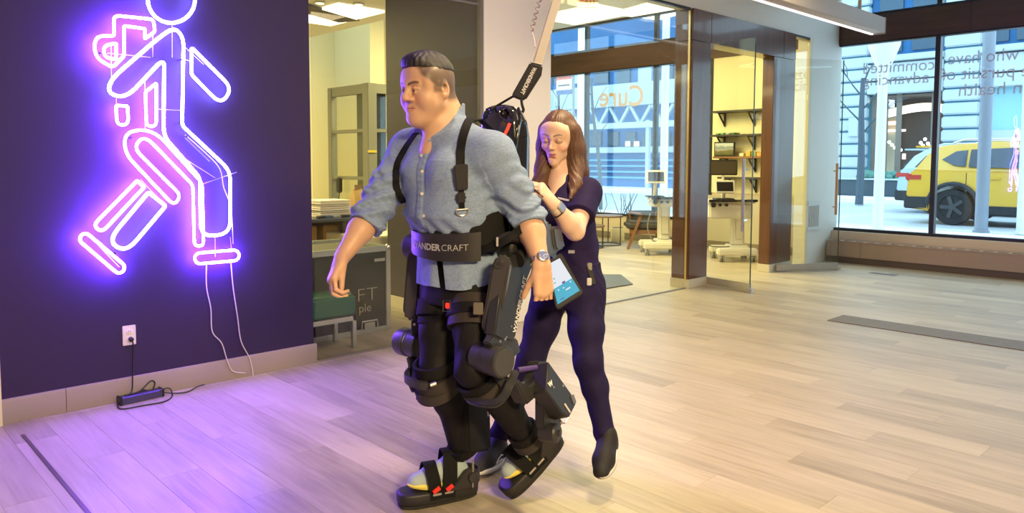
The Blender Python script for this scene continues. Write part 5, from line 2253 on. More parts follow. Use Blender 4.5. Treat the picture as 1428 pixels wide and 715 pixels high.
def add_hand(v, wrist, fdir, palm_n, thumb_side, L=0.185, curl=(0.35, 0.45, 0.3), spread=0.06, thumb=(0.5, 0.3), k=0.006, curls=None):
    """fdir: from wrist to fingers; palm_n: normal pointing out of the palm; thumb_side: lateral direction of the thumb"""
    f = Vector(fdir).normalized()
    pn = Vector(palm_n)
    pn = (pn-f*pn.dot(f)).normalized()
    ts = Vector(thumb_side)
    ts = (ts-f*ts.dot(f)-pn*ts.dot(pn)).normalized()
    w = Vector(wrist)
    S = L/0.185
    # palm: flattened
    for q, (off, r0, r1, ln) in enumerate(((0.026, 0.017, 0.0145, 0.088), (0.009, 0.018, 0.0145, 0.093), (-0.009, 0.0175, 0.014, 0.089), (-0.025, 0.016, 0.0125, 0.080))):
        v.cone(w+ts*off*0.7*S, w+f*ln*S+ts*off*S, r0*S, r1*S, 0.012*S)
    v.cone(w-f*0.02*S, w+f*0.03*S, 0.024*S, 0.024*S, 0.015*S, flat=pn, fs=0.8)
    tips = []
    lens = ((0.042, 0.026, 0.021), (0.047, 0.030, 0.022), (0.043, 0.028, 0.022), (0.034, 0.021, 0.019))
    for i, (ox, pl, ln) in enumerate(((0.0275, 0.087, lens[0]), (0.0095, 0.093, lens[1]), (-0.009, 0.089, lens[2]), (-0.026, 0.080, lens[3]))):
        p = w+f*pl*S+ts*ox*S
        a = 0
        sp = spread*(1.2-i*0.8)
        cc = curls[i] if curls else curl
        for j in range(3):
            a += cc[j]
            d = (f*math.cos(a)+pn*math.sin(a)+ts*sp*math.cos(a)).normalized()
            q = p+d*ln[j]*S
            r = (0.0085, 0.0077, 0.0070, 0.0060)
            sc_ = (1, 1.02, 0.97, 0.86)[i]*S
            v.cone(p, q, r[j]*sc_, r[j+1]*sc_, 0.0012 if j else 0.005*S)
            p = q
        tips.append((p, d))
    # thumb
    p = w+f*0.028*S+ts*0.024*S+pn*0.006*S
    t0, t1 = thumb
    d = (f*0.72+ts*t0+pn*t1).normalized()
    for j, (ln, ra, rb) in enumerate(((0.044, 0.0155, 0.0115), (0.034, 0.0112, 0.0095), (0.026, 0.0095, 0.0072))):
        q = p+d*ln*S
        v.cone(p, q, ra*S, rb*S, 0.010*S if j == 0 else 0.003)
        p = q
        d = (d+f*0.25-ts*0.12+pn*0.15).normalized()
    tips.append((p, d))
    return tips
# ================================================================== the walking man
SKIN_M = (0.60, 0.36, 0.225)
M_skin = attr_mat('skin', 0.48, bump=0.05, bscale=350, sss=0.12)
N = lambda p: np.array(p, float)
man = thing('person', 'man in a rolled-sleeve blue chambray shirt walking in a black leg exoskeleton', 'person', W(632, 690, 3.02).xy.to_3d())
# joints: picture position and distance
nk = N(W(620, 170, 2.925))
hd = N(W(597.5, 123, 2.88))
sR, eR, wR_ = N(W(574, 210, 3.06)), N(W(517, 300, 2.96)), N(W(477, 359, 2.86))
sL, eL, wL_ = N(W(686, 216, 2.82)), N(W(735, 300, 2.86)), N(W(755, 370, 2.75))
chest = N(W(630, 245, 2.95))
belly = N(W(634, 300, 2.96))
waist = N(W(640, 345, 2.98))
hips = N(W(646, 385, 3.0))
fwm = np.array((-1.0, 0.0, 0.0))
lfm = np.array((0.0, -1.0, 0.0))
# slight turn of the chest
ang = 0.06
fwm = np.array((-math.cos(ang), -math.sin(ang), 0))
lfm = np.array((math.sin(ang), -math.cos(ang), 0))
hdir = Vector((-0.995, -0.03, 0)).normalized()
Hm = Head(hd-np.array((0, 0, 0.004)), hdir, -0.12, 0.02, 1.06)

# ---- body: head, neck, forearms, hands and the trunk under the clothes, one skin
lo = np.minimum.reduce([hd, wR_, wL_, hips])-0.30
hi = np.maximum.reduce([hd, wR_, wL_, hips])+0.30
lo[2] = hips[2]-0.05
v = Vol(lo, hi, 0.0033)
add_head(v, Hm, 0, 1.06, heavy=1.0)
v.chain([Hm.p(0, -0.015, -0.05), nk+np.array((0, 0, -0.02))], [0.062, 0.068], 0.02)
v.chain([Hm.p(0, -0.045, -0.01), nk+fwm*-0.02], [0.055, 0.072], 0.03)
v.cone(Hm.p(0, 0.03, -0.10), nk+fwm*0.045+np.array((0, 0, -0.02)), 0.035, 0.035, 0.04)
v.cone(nk+np.array((0, 0, -0.02)), chest, 0.06, 0.12, 0.04)
v.cone(nk+fwm*0.025+np.array((0, 0, -0.02)), nk+fwm*0.052+np.array((0, 0, -0.12)), 0.055, 0.060, 0.02)
v.cone(chest, waist, 0.12, 0.12, 0.04)
for s_, e_, w_ in ((sR, eR, wR_), (sL, eL, wL_)):
    v.cone(chest, s_, 0.08, 0.05, 0.03)
    v.cone(s_, e_, 0.05, 0.045, 0.02)
    d_ = w_-e_
    v.cone(e_, e_+d_*0.35, 0.046, 0.049, 0.02)
    v.cone(e_+d_*0.35, w_, 0.049, 0.0295, 0.02)
# left hand: back of the hand to the lens, fingers down
fd = N(W(760, 420, 2.74))-wL_
tl = add_hand(v, wL_, fd, -N(Rv)*0.45+N(Fv)*0.75, -N(Rv)-N(Fv)*0.3, 0.205, (0.30, 0.50, 0.40), 0.09, (0.35, 0.5))
fd = N(W(458, 401, 2.80))-wR_
tr = add_hand(v, wR_, fd, N(Rv)*0.75+N(Fv)*0.45, -N(Fv)*0.8-N(Rv)*0.35, 0.20, (0.5, 1.05, 0.85), 0.06, (-0.02, 0.28))
V, F = v.mesh()
V = relax(V, F, 1, 0.4)
tint = face_tint(V, Hm, SKIN_M, (0.42, 0.17, 0.13), (0.03, 0.022, 0.018))
# faded sides of the haircut as close stubble
q = ((V-Hm.c)@Hm.M)/Hm.s
x, y, z = q.T
sm = lambda t, w: np.clip(0.5+t/w, 0, 1)
side = sm(z-0.002-1.0*np.clip(y-0.028, 0, 0.06), 0.014)*sm(0.076-y, 0.010)*sm(np.abs(x)-0.030, 0.02)
back = sm(-0.025-y, 0.02)*sm(z+0.045, 0.02)
burn = sm(0.022-np.abs(y-0.022), 0.010)*sm(z+0.012, 0.012)*sm(0.03-z, 0.01)*sm(np.abs(x)-0.055, 0.01)
wq_ = np.maximum(np.maximum(side, back), burn*0.8)
ear = sm(np.abs(x)-0.0875, 0.003)*sm(0.030-np.abs(y+0.006), 0.008)*sm(0.030-z, 0.008)
wq_ = wq_*(1-ear)
tint = mixc(tint, (0.075, 0.055, 0.042), wq_*0.88)
body = skin_obj('body', [(V, F)], M_skin, man, tint)
add_eyes(Hm, man, (-0.1, 1, -0.08))
# ---- hair: short black top
v = Vol(Hm.c-0.17, Hm.c+0.17, 0.0035)
s_ = Hm.s
v.ell(Hm.p(0, -0.010, 0.043), np.array((0.076*1.06, 0.098, 0.094))*s_, Hm.M, 0)
v.ell(Hm.p(0, 0.030, 0.088), np.array((0.060, 0.060, 0.046))*s_, Hm.M, 0.02)
v.ell(Hm.p(0, 0.062, 0.098), np.array((0.050, 0.026, 0.024))*s_, Hm.M, 0.02)
# keep only above the hairline
v.half(Hm.p(0, 0.070, 0.080), -Hm.d(0, -0.16, 1))
b_ = Vol(Hm.c-0.17, Hm.c+0.17, 0.0035)
ax = [b_.lo[i]+b_.h*np.arange(b_.n[i]) for i in range(3)]
X, Y, Z = np.meshgrid(*ax, indexing='ij')
v.D = v.D[:b_.n[0], :b_.n[1], :b_.n[2]]
loc = (np.stack([X-Hm.c[0], Y-Hm.c[1], Z-Hm.c[2]], -1)@Hm.M)/s_
tex = 0.0012*np.sin(loc[..., 0]*420+3*np.sin(loc[..., 1]*60))+0.0009*np.sin(loc[..., 1]*260+2*np.sin(loc[..., 0]*90))
V, F = v.mesh(disp=tex.astype(np.float32))
hair = skin_obj('hair', [(V, F)], mat('black_hair', (0.012, 0.010, 0.010), 0.42, bump=0.4, bscale=320), man)

# ---- shirt
M_shirt = mat('blue_chambray', (0.20, 0.28, 0.44), 0.85, noise=0.16, nscale=60, bump=0.12, bscale=420)
nt = M_shirt.node_tree
tc = nt.nodes.new('ShaderNodeTexCoord')
wv = []
for rot_, scl in ((0.0, (620, 620, 60)), (0, (60, 60, 700))):
    mp = nt.nodes.new('ShaderNodeMapping')
    mp.inputs['Scale'].default_value = scl
    nz = nt.nodes.new('ShaderNodeTexNoise')
    nz.inputs['Scale'].default_value = 1
    nz.inputs['Detail'].default_value = 1
    nt.links.new(tc.outputs['Object'], mp.inputs[0])
    nt.links.new(mp.outputs[0], nz.inputs[0])
    wv.append(nz)
ad = nt.nodes.new('ShaderNodeMath')
ad.operation = 'ADD'
nt.links.new(wv[0].outputs[0], ad.inputs[0])
nt.links.new(wv[1].outputs[0], ad.inputs[1])
rp = nt.nodes.new('ShaderNodeValToRGB')
rp.color_ramp.elements[0].position, rp.color_ramp.elements[0].color = 0.66, (0.150, 0.215, 0.350, 1)
rp.color_ramp.elements[1].position, rp.color_ramp.elements[1].color = 1.28 if False else 1.0, (0.245, 0.33, 0.50, 1)
hf = nt.nodes.new('ShaderNodeMath')
hf.operation = 'MULTIPLY'
hf.inputs[1].default_value = 0.88
nt.links.new(ad.outputs[0], hf.inputs[0])
nt.links.new(hf.outputs[0], rp.inputs[0])
nt.links.new(rp.outputs[0], nt.nodes['Principled BSDF'].inputs['Base Color'])

lo = np.minimum.reduce([hd, eR, eL, hips])-0.26
hi = np.maximum.reduce([nk, eR, eL, hips])+0.26
lo[2] = hips[2]-0.10
hi[2] = nk[2]+0.09
v = Vol(lo, hi, 0.0045)
zc = lambda p, dz: p+np.array((0, 0, dz))
secs = [(waist+np.array((0, 0, -0.03)), lfm, fwm, 0.172, 0.142),
        (waist+np.array((0, 0, 0.05)), lfm, fwm, 0.182, 0.152),
        (belly, lfm, fwm, 0.205, 0.172),
        (belly*0.5+chest*0.5, lfm, fwm, 0.208, 0.162),
        (chest, lfm, fwm, 0.205, 0.150),
        (chest+np.array((0, 0, 0.06)), lfm, fwm, 0.19, 0.130),
        (chest*0.35+nk*0.65+np.array((0, 0, -0.03)), lfm, fwm, 0.165, 0.105),
        (nk+np.array((0, 0, -0.030)), lfm, fwm, 0.12, 0.085),
        (nk+np.array((0, 0, 0.0)), lfm, fwm, 0.086, 0.076)]
v.loft(secs, 0)
v.ell(chest+fwm*0.085+lfm*0.08+np.array((0, 0, 0.02)), (0.08, 0.08, 0.075), None, 0.05)
v.ell(chest+fwm*0.085-lfm*0.08+np.array((0, 0, 0.02)), (0.08, 0.08, 0.075), None, 0.05)
for s0, e0, w0 in ((sR, eR, wR_), (sL, eL, wL_)):
    v.cone(nk+np.array((0, 0, -0.045))-fwm*0.015, s0+np.array((0, 0, 0.0)), 0.068, 0.078, 0.05)
    v.ell(s0+np.array((0, 0, -0.01)), (0.082, 0.082, 0.085), None, 0.04)
    d_ = e0-s0
    v.cone(s0, s0+d_*0.5, 0.080, 0.076, 0.035)
    v.cone(s0+d_*0.5, e0, 0.076, 0.068, 0.02)
    ud = (w0-e0)/np.linalg.norm(w0-e0)
    # rolled cuff
    c0 = e0+ud*0.0
    v.cone(e0, e0+ud*0.035, 0.064, 0.061, 0.015)
# standing collar
v.loft([(nk+np.array((0, 0, -0.03)), lfm, fwm, 0.088, 0.084), (nk+np.array((0, 0, 0.012))+fwm*-0.004, lfm, fwm, 0.074, 0.074), (nk+np.array((0, 0, 0.085))+fwm*-0.012, lfm, fwm, 0.068, 0.066)], 0.015)
# the collar slopes down to the front
qz = lambda X, Y: nk[2]+0.034-1.05*((X-nk[0])*fwm[0]+(Y-nk[1])*fwm[1])
axc = [v.lo[i]+v.h*np.arange(v.n[i]) for i in range(3)]
Xc, Yc_, Zc = np.meshgrid(*axc, indexing='ij', sparse=True)
rc_ = np.sqrt((Xc-nk[0])**2+(Yc_-nk[1])**2)
v.D = np.maximum(v.D, np.where((rc_ < 0.115) & (Zc > nk[2]-0.12), (Zc-np.minimum(qz(Xc, Yc_), nk[2]+0.072))*0.9, -1).astype(np.float32))
v.loft([(nk+np.array((0, 0, -0.075))+fwm*0.012, lfm, fwm, 0.058, 0.072), (nk+np.array((0, 0, 0.002)), lfm, fwm, 0.064, 0.066), (nk+np.array((0, 0, 0.10))+fwm*-0.01, lfm, fwm, 0.062, 0.060)], 0.0, '-')
# open neck: a small V
v.cone(nk+fwm*0.078+lfm*0.006+np.array((0, 0, 0.035)), nk+fwm*0.098+np.array((0, 0, -0.025)), 0.036, 0.024, 0.004, '-')
v.cone(nk+fwm*0.086+np.array((0, 0, 0.0)), nk+fwm*0.100+np.array((0, 0, -0.055)), 0.040, 0.030, 0.004, '-')
v.cone(nk+fwm*0.100+np.array((0, 0, -0.050)), nk+fwm*0.130+np.array((0, 0, -0.115)), 0.030, 0.003, 0.004, '-')
ax = [v.lo[i]+v.h*np.arange(v.n[i]) for i in range(3)]
X, Y, Z = np.meshgrid(*ax, indexing='ij', sparse=True)
X, Y, Z = X.astype(np.float32), Y.astype(np.float32), Z.astype(np.float32)
dsp = 0.0022*hfun((X, Y, Z), 31)+0.0012*hfun((Z, X, Y), 74)
# folds around the sleeves near the elbow
for s0, e0, w0, sg in ((sR, eR, wR_, 1), (sL, eL, wL_, -1)):
    a_ = (e0-s0)/np.linalg.norm(e0-s0)
    ud = (w0-e0)/np.linalg.norm(w0-e0)
    t = (X-s0[0])*a_[0]+(Y-s0[1])*a_[1]+(Z-s0[2])*a_[2]
    rad = np.sqrt((X-s0[0]-t*a_[0])**2+(Y-s0[1]-t*a_[1])**2+(Z-s0[2]-t*a_[2])**2)
    mask = np.clip((0.13-rad)/0.03, 0, 1)*np.clip((t-0.06)/0.08, 0, 1)*np.clip((0.42-t)/0.05, 0, 1)
    lat = (X-s0[0])*Rv.x+(Y-s0[1])*Rv.y
    ph = t*105+sg*lat*55+2.2*np.sin(lat*22+t*9)
    dsp = dsp+mask*(0.0068*np.sin(ph)+0.002*np.sin(ph*2.1+1))*np.clip((t-0.02)/0.2, 0.15, 1)
# pull folds from the armpits across the chest and above the belt
zr = Z-chest[2]
lat = (X-chest[0])*lfm[0]+(Y-chest[1])*lfm[1]
m2 = np.clip((0.12-np.abs(zr-0.0))/0.12, 0, 1)*np.clip((np.abs(lat)-0.05)/0.12, 0, 1)
dsp = dsp+m2*0.0038*np.sin(zr*95-np.abs(lat)*70+1.5*np.sin(lat*30))
m3 = np.clip((belly[2]+0.02-Z)/0.08, 0, 1)
dsp = dsp+m3*0.0045*np.sin(lat*95+3*np.sin(Z*22))*np.clip((Z-waist[2]+0.06)/0.06, 0, 1)
# placket: a slightly raised strip down the front
fr = (X-chest[0])*fwm[0]+(Y-chest[1])*fwm[1]
pm2 = np.clip((0.0165-np.abs(lat+0.004))/0.002, 0, 1)*np.clip(fr/0.04, 0, 1)*np.clip((nk[2]+0.04-Z)/0.01, 0, 1)
dsp = dsp+pm2*(0.0042+0.0012*np.sin(Z*260))
# pocket outline on his left chest
px_, pz_ = lat-0.085, Z-(chest[2]-0.004)
pk = np.maximum(np.abs(px_)-0.052, np.abs(pz_)-0.062)
dsp = dsp+np.clip(1-np.abs(pk)/0.004, 0, 1)*0.0018*np.clip(fr/0.04, 0, 1)
# cuff roll edges
for s0, e0, w0 in ((sR, eR, wR_), (sL, eL, wL_)):
    ud = (w0-e0)/np.linalg.norm(w0-e0)
    t = (X-e0[0])*ud[0]+(Y-e0[1])*ud[1]+(Z-e0[2])*ud[2]
    rad = np.sqrt((X-e0[0]-t*ud[0])**2+(Y-e0[1]-t*ud[1])**2+(Z-e0[2]-t*ud[2])**2)
    rm = (rad < 0.1)
    dsp = dsp+rm*(np.clip((t-0.012)/0.004, 0, 1)*0.005+0.0015*np.sin(t*300))
v.D = v.D-dsp.astype(np.float32)
# flat ends of the sleeves
for s0, e0, w0 in ((sR, eR, wR_), (sL, eL, wL_)):
    ud = (w0-e0)/np.linalg.norm(w0-e0)
    t = (X-e0[0])*ud[0]+(Y-e0[1])*ud[1]+(Z-e0[2])*ud[2]
    rad = np.sqrt((X-e0[0]-t*ud[0])**2+(Y-e0[1]-t*ud[1])**2+(Z-e0[2]-t*ud[2])**2)
    cut = np.where(rad < 0.14, t-0.052, -1)
    v.D = np.maximum(v.D, cut.astype(np.float32))
    cv_ = np.where((t > 0.03) & (rad < 0.12), (0.052-rad) if True else 0, -1)
    v.D = np.maximum(v.D, np.minimum(cv_, t-0.03).astype(np.float32))
V, F = v.mesh()
V = relax(V, F, 1, 0.35)
shirt = skin_obj('shirt', [(V, F)], M_shirt, man)
from mathutils.bvhtree import BVHTree


def bvh_of(V, F):
    return BVHTree.FromPolygons([tuple(p) for p in V], [tuple(int(i) for i in f) for f in F])


shirt_bvh = bvh_of(V, F)
shirtV, shirtF = V, F


def on_bvh(bvh, px, py, lift=0.0):
    """first point of a surface along the sight line through a picture point, with its normal"""
    r = ray(px, py).normalized()
    p, n, i, d = bvh.ray_cast(CP, r)
    if p is None:
        return None, None
    if n.dot(r) > 0:
        n = -n
    return p+n*lift, n


def along(bvh, pts, lift, n=5):
    P, Nn = [], []
    q = smooth_path([Vector((x, y, 0)) for x, y in pts], n)
    for c in q:
        p, nn = on_bvh(bvh, c.x, c.y, lift)
        if p is not None:
            P.append(p)
            Nn.append(nn)
    # even out the normals
    M2 = [(sum((Nn[j] for j in range(max(0, i-2), min(len(Nn), i+3))), Vector())).normalized() for i in range(len(Nn))]
    return P, M2


# buttons
bt = None
for (x, y) in ((588, 217), (589, 239), (588.5, 270), (591, 301)):
    p, n = on_bvh(shirt_bvh, x, y, 0.001)
    if p is None:
        continue
    b = MB()
    b.lathe(p, n, [(0, 0.0062), (0.002, 0.0062), (0.003, 0.005), (0.0022, 0.003)], 12)
    b.build('button', mat('pearl_button', (0.72, 0.66, 0.52), 0.3), shirt)
# shirt tail below the belt
lt = lambda p: np.array(p)
rings_o, rings_i = [], []
tb0, tb1 = waist+np.array((0, 0, -0.01)), hips+np.array((0, 0, 0.012))
nA = 60
b = MB()
rows = []
for k in range(7):
    t = k/6
    c = tb0*(1-t)+tb1*t
    row = []
    for i in range(nA):
        a = -2.25+4.5*i/(nA-1)
        wob = 1+0.035*math.sin(a*9+t*2)*t+0.02*math.sin(a*17+1)*t
        r_a, r_b = 0.180+0.012*t, 0.152+0.012*t
        dz = -0.030*t*math.cos(a*1.0)-0.016*t*abs(math.sin(a*2))
        gap = 0
        p = c+lfm*r_a*wob*math.sin(a)+fwm*r_b*wob*math.cos(a)+np.array((0, 0, dz))
        row.append(p)
    rows.append(row)
cut_i = int(nA*0.535)
for lo_, hi_ in ((0, cut_i+1), (cut_i+2, nA)):
    rg = []
    for row in rows:
        seg_ = row[lo_:hi_]
        cen_ = sum(row)/nA
        inner = [p-(p-cen_)/np.linalg.norm(p-cen_)*0.003 for p in seg_]
        rg.append([Vector(p) for p in seg_]+[Vector(p) for p in reversed(inner)])
    b.poly(rg)
b.build('shirt_tail', M_shirt, man, smooth=60)

# ---- wristwatch
ud = Vector(wL_-eL).normalized()
wc = Vector(wL_)-ud*0.022
wn_ = (-Fv-ud*(-Fv).dot(ud)+Rv*0.35).normalized()
wt = wn_.cross(ud)
b = MB()
rg = []
for i in range(20):
    a = 2*PI*i/20
    rg.append(wc+wn_*(0.0335*math.cos(a))+wt*(0.0365*math.sin(a)))
b.ribbon(rg+[rg[0]], 0.019, 0.004, [(p-wc).normalized() for p in rg]+[(rg[0]-wc).normalized()])
wb_ = b.build('wristwatch', mat('watch_steel', (0.60, 0.56, 0.50), 0.25, 0.95), man)
b = MB()
b.lathe(wc+wn_*0.033, wn_, [(0, 0.021), (0.006, 0.022), (0.010, 0.020), (0.011, 0.0175)], 24)
b.build('case', mat('watch_steel', (0.60, 0.56, 0.50), 0.25, 0.95), wb_)
b = MB()
b.lathe(wc+wn_*0.0441, wn_, [(0, 0.0172), (0.0006, 0.017)], 24)
b.build('dial', mat('blue_dial', (0.16, 0.20, 0.45), 0.15), wb_)
b = MB()
for a in range(12):
    d_ = ud*math.cos(a*PI/6)+wt*math.sin(a*PI/6)
    b.bar(wc+wn_*0.0449+d_*0.011, wc+wn_*0.0449+d_*0.015, 0.0014, 0.0006, wn_)
b.bar(wc+wn_*0.0451, wc+wn_*0.0451+ud*0.010, 0.0012, 0.0005, wn_)
b.bar(wc+wn_*0.0451, wc+wn_*0.0451+wt*0.012-ud*0.004, 0.001, 0.0005, wn_)
o = b.build('dial_marks', mat('watch_white', (0.8, 0.8, 0.8), 0.4), wb_)
o['kind'] = 'stuff'
# ring
b = MB()
rp_ = Vector(W(748+20, 412, 2.72))

# ---- trousers
M_trs = mat('black_trousers', (0.010, 0.0095, 0.011), 0.62, spec=0.15, noise=0.2, nscale=60, bump=0.12, bscale=300)
hpR, knR, anR = hips-lfm*0.095+np.array((0, 0, -0.04)), N(W(610, 520, 2.98)), N(W(645, 624, 3.11))
hpL, knL, anL = hips+lfm*0.095+np.array((0, 0, -0.04)), N(W(660, 515, 2.82)), N(W(732, 605, 2.99))
allp = [hips, hpR, knR, anR, hpL, knL, anL]
v = Vol(np.minimum.reduce(allp)-0.2, np.maximum.reduce(allp)+0.2, 0.005)
v.loft([(hips+np.array((0, 0, -0.10)), lfm, fwm, 0.165, 0.135), (hips, lfm, fwm, 0.170, 0.138), (waist+np.array((0, 0, -0.03)), lfm, fwm, 0.160, 0.130)], 0)
for hp, kn, an in ((hpR, knR, anR), (hpL, knL, anL)):
    v.cone(hp, hp*0.5+kn*0.5, 0.098, 0.088, 0.05)
    v.cone(hp*0.5+kn*0.5, kn, 0.088, 0.070, 0.03)
    c_ = kn*0.65+an*0.35+(-fwm)*0.018
    v.cone(kn, c_, 0.068, 0.066, 0.03)
    v.cone(c_, an, 0.066, 0.052, 0.03)
ax = [v.lo[i]+v.h*np.arange(v.n[i]) for i in range(3)]
X, Y, Z = np.meshgrid(*ax, indexing='ij', sparse=True)
dsp = 0.004*hfun((X, Y, Z*0.8), 30)+0.0012*np.sin(Z*60+4*np.sin(X*30)+3*np.sin(Y*26)+Y*60)
V, F = v.mesh(disp=dsp.astype(np.float32))
V = relax(V, F, 1, 0.35)
trousers = skin_obj('trousers', [(V, F)], M_trs, man)
trs_bvh = bvh_of(V, F)


# ---- shoes
def shoe(parent, heel, toe, up, nameu, cup, csole, ctoe=None, w=0.045, h=0.062, L=None):
    heel, toe = Vector(heel), Vector(toe)
    f = (toe-heel).normalized()
    L = (toe-heel).length
    u = Vector(up)
    u = (u-f*u.dot(f)).normalized()
    s = f.cross(u)
    T = lambda x, y, z: heel+f*x*L+s*y+u*z
    allp_ = np.array([T(x, y, z) for x in (-0.1, 1.1) for y in (-0.08, 0.08) for z in (-0.05, 0.16)])
    v = Vol(allp_.min(0), allp_.max(0), 0.0035)
    v.cone(T(0.13, 0, 0.045), T(0.30, 0, 0.045), 0.036, 0.038, 0.02)
    v.cone(T(0.30, 0, 0.045), T(0.62, 0.004, 0.036), 0.040, 0.043, 0.02)
    v.cone(T(0.62, 0.004, 0.034), T(0.86, 0.004, 0.026), 0.044, 0.034, 0.02)
    v.cone(T(0.20, 0, 0.06), T(0.22, 0, 0.105), 0.036, 0.036, 0.03)
    v.cone(T(0.25, 0, 0.085), T(0.55, 0, 0.055), 0.033, 0.032, 0.03)
    v.half(T(0, 0, 0.012), -u)
    V, F = v.mesh()
    o = skin_obj('shoe', [(V, F)], mat(nameu, cup, 0.7, bump=0.15, bscale=260), parent)
    prof = []
    for i in range(28):
        a = 2*PI*i/28
        x = 0.49+0.50*math.cos(a)
        wy = (0.040+0.008*math.sin(PI*min(1, max(0, x*1.1-0.1))))*(abs(math.sin(a))**0.75)*(1 if math.sin(a) >= 0 else -1)
        prof.append((x, wy))
    rings = []
    for z, k in ((0.0, 0.97), (0.006, 1.03), (0.020, 1.05), (0.024, 0.98)):
        rings.append([T(0.49+(x-0.49)*k, y*k, z+(0.012*max(0, x-0.7)/0.3 if z < 0.01 else 0.004*max(0, x-0.7)/0.3)+(0.012 if x < 0.35 and z > 0.01 else 0)) for x, y in prof])
    b = MB()
    b.poly(rings)
    b.build('sole', mat(nameu+'_sole', csole, 0.6), o, 0.002)
    b = MB()
    for k in range(4):
        x = 0.42+k*0.07
        b.tube([T(x, -0.022, 0.088-k*0.006), T(x+0.01, 0, 0.096-k*0.008), T(x+0.02, 0.022, 0.086-k*0.006)], 0.004, 5)
    b.build('laces', mat(nameu+'_lace', ctoe or (0.7, 0.62, 0.5), 0.7), o)['kind'] = 'stuff'
    return o, T


# the two foot plates: heel and toe ends of the near lower edge, then their own frames
FEET = []
for (tx, ty), (hx, hy), lift, wd in (((560, 716), (673, 694), 0.0, 0.125), ((718, 704), (796, 618), 0.14, 0.125)):
    toe = hit(tx, ty, 2, 0.004)
    best = None
    for k in range(400):
        d = 2.5+k*0.0035
        p = W(hx, hy, d)
        e = abs((p-toe).length-0.335)+(abs(p.z) if lift == 0 else 0)
        if p.z > -0.02 and d > (toe-CP).dot(Fv)-0.05 and (best is None or e < best[0]):
            best = (e, p)
    heel = best[1]
    if lift == 0:
        heel = hit(hx, hy, 2, 0.004)
    f = (toe-heel).normalized()
    s_ = f.cross(Vector((0, 0, 1))).normalized()      # to the picture's ... side
    if s_.y < 0:
        s_ = -s_
    u = s_.cross(f)
    if u.z < 0:
        u = -u
    FEET.append((heel+s_*wd/2, toe+s_*wd/2, f, s_, u))
PT = 0.062
shoes = []
for k, (h_, t_, f, s_, u) in enumerate(FEET):
    shoes.append(shoe(man, h_+f*0.045+u*PT, t_-f*0.045+u*PT, u, 'grey_blue_knit', (0.36, 0.45, 0.47), (0.85, 0.72, 0.14), (0.75, 0.58, 0.45)))
(shR, TR), (shL, TL) = shoes
for kn, an in ((knR, anR), (knL, anL)):
    pass
for an, T in ((anR, TR), (anL, TL)):
    v = Vol(np.minimum(an, N(T(0.22, 0, 0.09)))-0.09, np.maximum(an, N(T(0.22, 0, 0.09)))+0.09, 0.004)
    v.cone(an, N(T(0.22, 0, 0.09)), 0.042, 0.036, 0.01)
    V, F = v.mesh()
    skin_obj('sock', [(V, F)], mat('black_sock', (0.015, 0.015, 0.016), 0.8), man)
# ================================================================== the woman behind him
SKIN_W = (0.74, 0.50, 0.385)
wom = thing('person', 'woman with long brown hair in navy scrubs steadying the exoskeleton from behind', 'person', W(790, 660, 3.3).xy.to_3d())
a_ = math.atan2(-Fv.y, -Fv.x)-math.radians(30)
fww = np.array((math.cos(a_), math.sin(a_), 0.0))
lfw = np.array((-fww[1], fww[0], 0.0))
nkw = N(W(783, 243, 3.36))
a2 = math.atan2(-Fv.y, -Fv.x)-math.radians(24)
Hw = Head(N(W(779, 193, 3.33)), (math.cos(a2), math.sin(a2)), -0.20, 0.05, 0.92)
chw, waw, hiw = N(W(786, 292, 3.36)), N(W(794, 345, 3.38)), N(W(793, 393, 3.38))
sLw, eLw, wLw = N(W(819, 268, 3.30)), N(W(802, 322, 3.14)), N(W(771, 284, 3.04))
sRw, eRw, wRw = N(W(752, 268, 3.44)), N(W(742, 322, 3.34)), N(W(737, 290, 3.18))
lo = np.minimum.reduce([Hw.c, wLw, wRw, hiw])-0.26
hi = np.maximum.reduce([Hw.c, sLw, sRw, hiw])+0.24
v = Vol(lo, hi, 0.0031)
add_head(v, Hw, 1.0, 0.93, closed=True)
v.chain([Hw.p(0, -0.028, -0.05), nkw-fww*0.012], [0.045, 0.047], 0.012)
v.cone(nkw, chw, 0.05, 0.085, 0.03)
v.cone(nkw+fww*0.015, chw+fww*0.040+np.array((0, 0, 0.04)), 0.046, 0.064, 0.03)
v.cone(chw, hiw, 0.080, 0.08, 0.03)
for s_, e_, w_ in ((sLw, eLw, wLw), (sRw, eRw, wRw)):
    v.cone(nkw+np.array((0, 0, -0.05)), s_, 0.05, 0.05, 0.05)
    v.cone(s_, e_, 0.046, 0.038, 0.02)
    d_ = w_-e_
    v.cone(e_, e_+d_*0.3, 0.037, 0.041, 0.02)
    v.cone(e_+d_*0.3, w_, 0.041, 0.025, 0.02)
fd = N(W(748, 256, 2.99))-wLw
tw = add_hand(v, wLw, fd, -N(Rv)*0.5+N(Fv)*0.55-N(Uv)*0.5, N(Uv)*0.8-N(Rv)*0.5-N(Fv)*0.3, 0.175, spread=0.02, thumb=(0.25, 0.6), curls=((0.75, 0.9, 0.6), (0.85, 1.0, 0.7), (0.95, 1.05, 0.8), (1.0, 1.1, 0.8)))
add_hand(v, wRw, N(W(728, 270, 3.1))-wRw, -N(Rv), N(Uv), 0.17, (0.4, 0.5, 0.4))
V, F = v.mesh()
V = relax(V, F, 1, 0.4)
tint = face_tint(V, Hw, SKIN_W, (0.45, 0.12, 0.13), (0.06, 0.032, 0.02), 1.0, closed=True)
skin_obj('body', [(V, F)], M_skin, wom, tint)

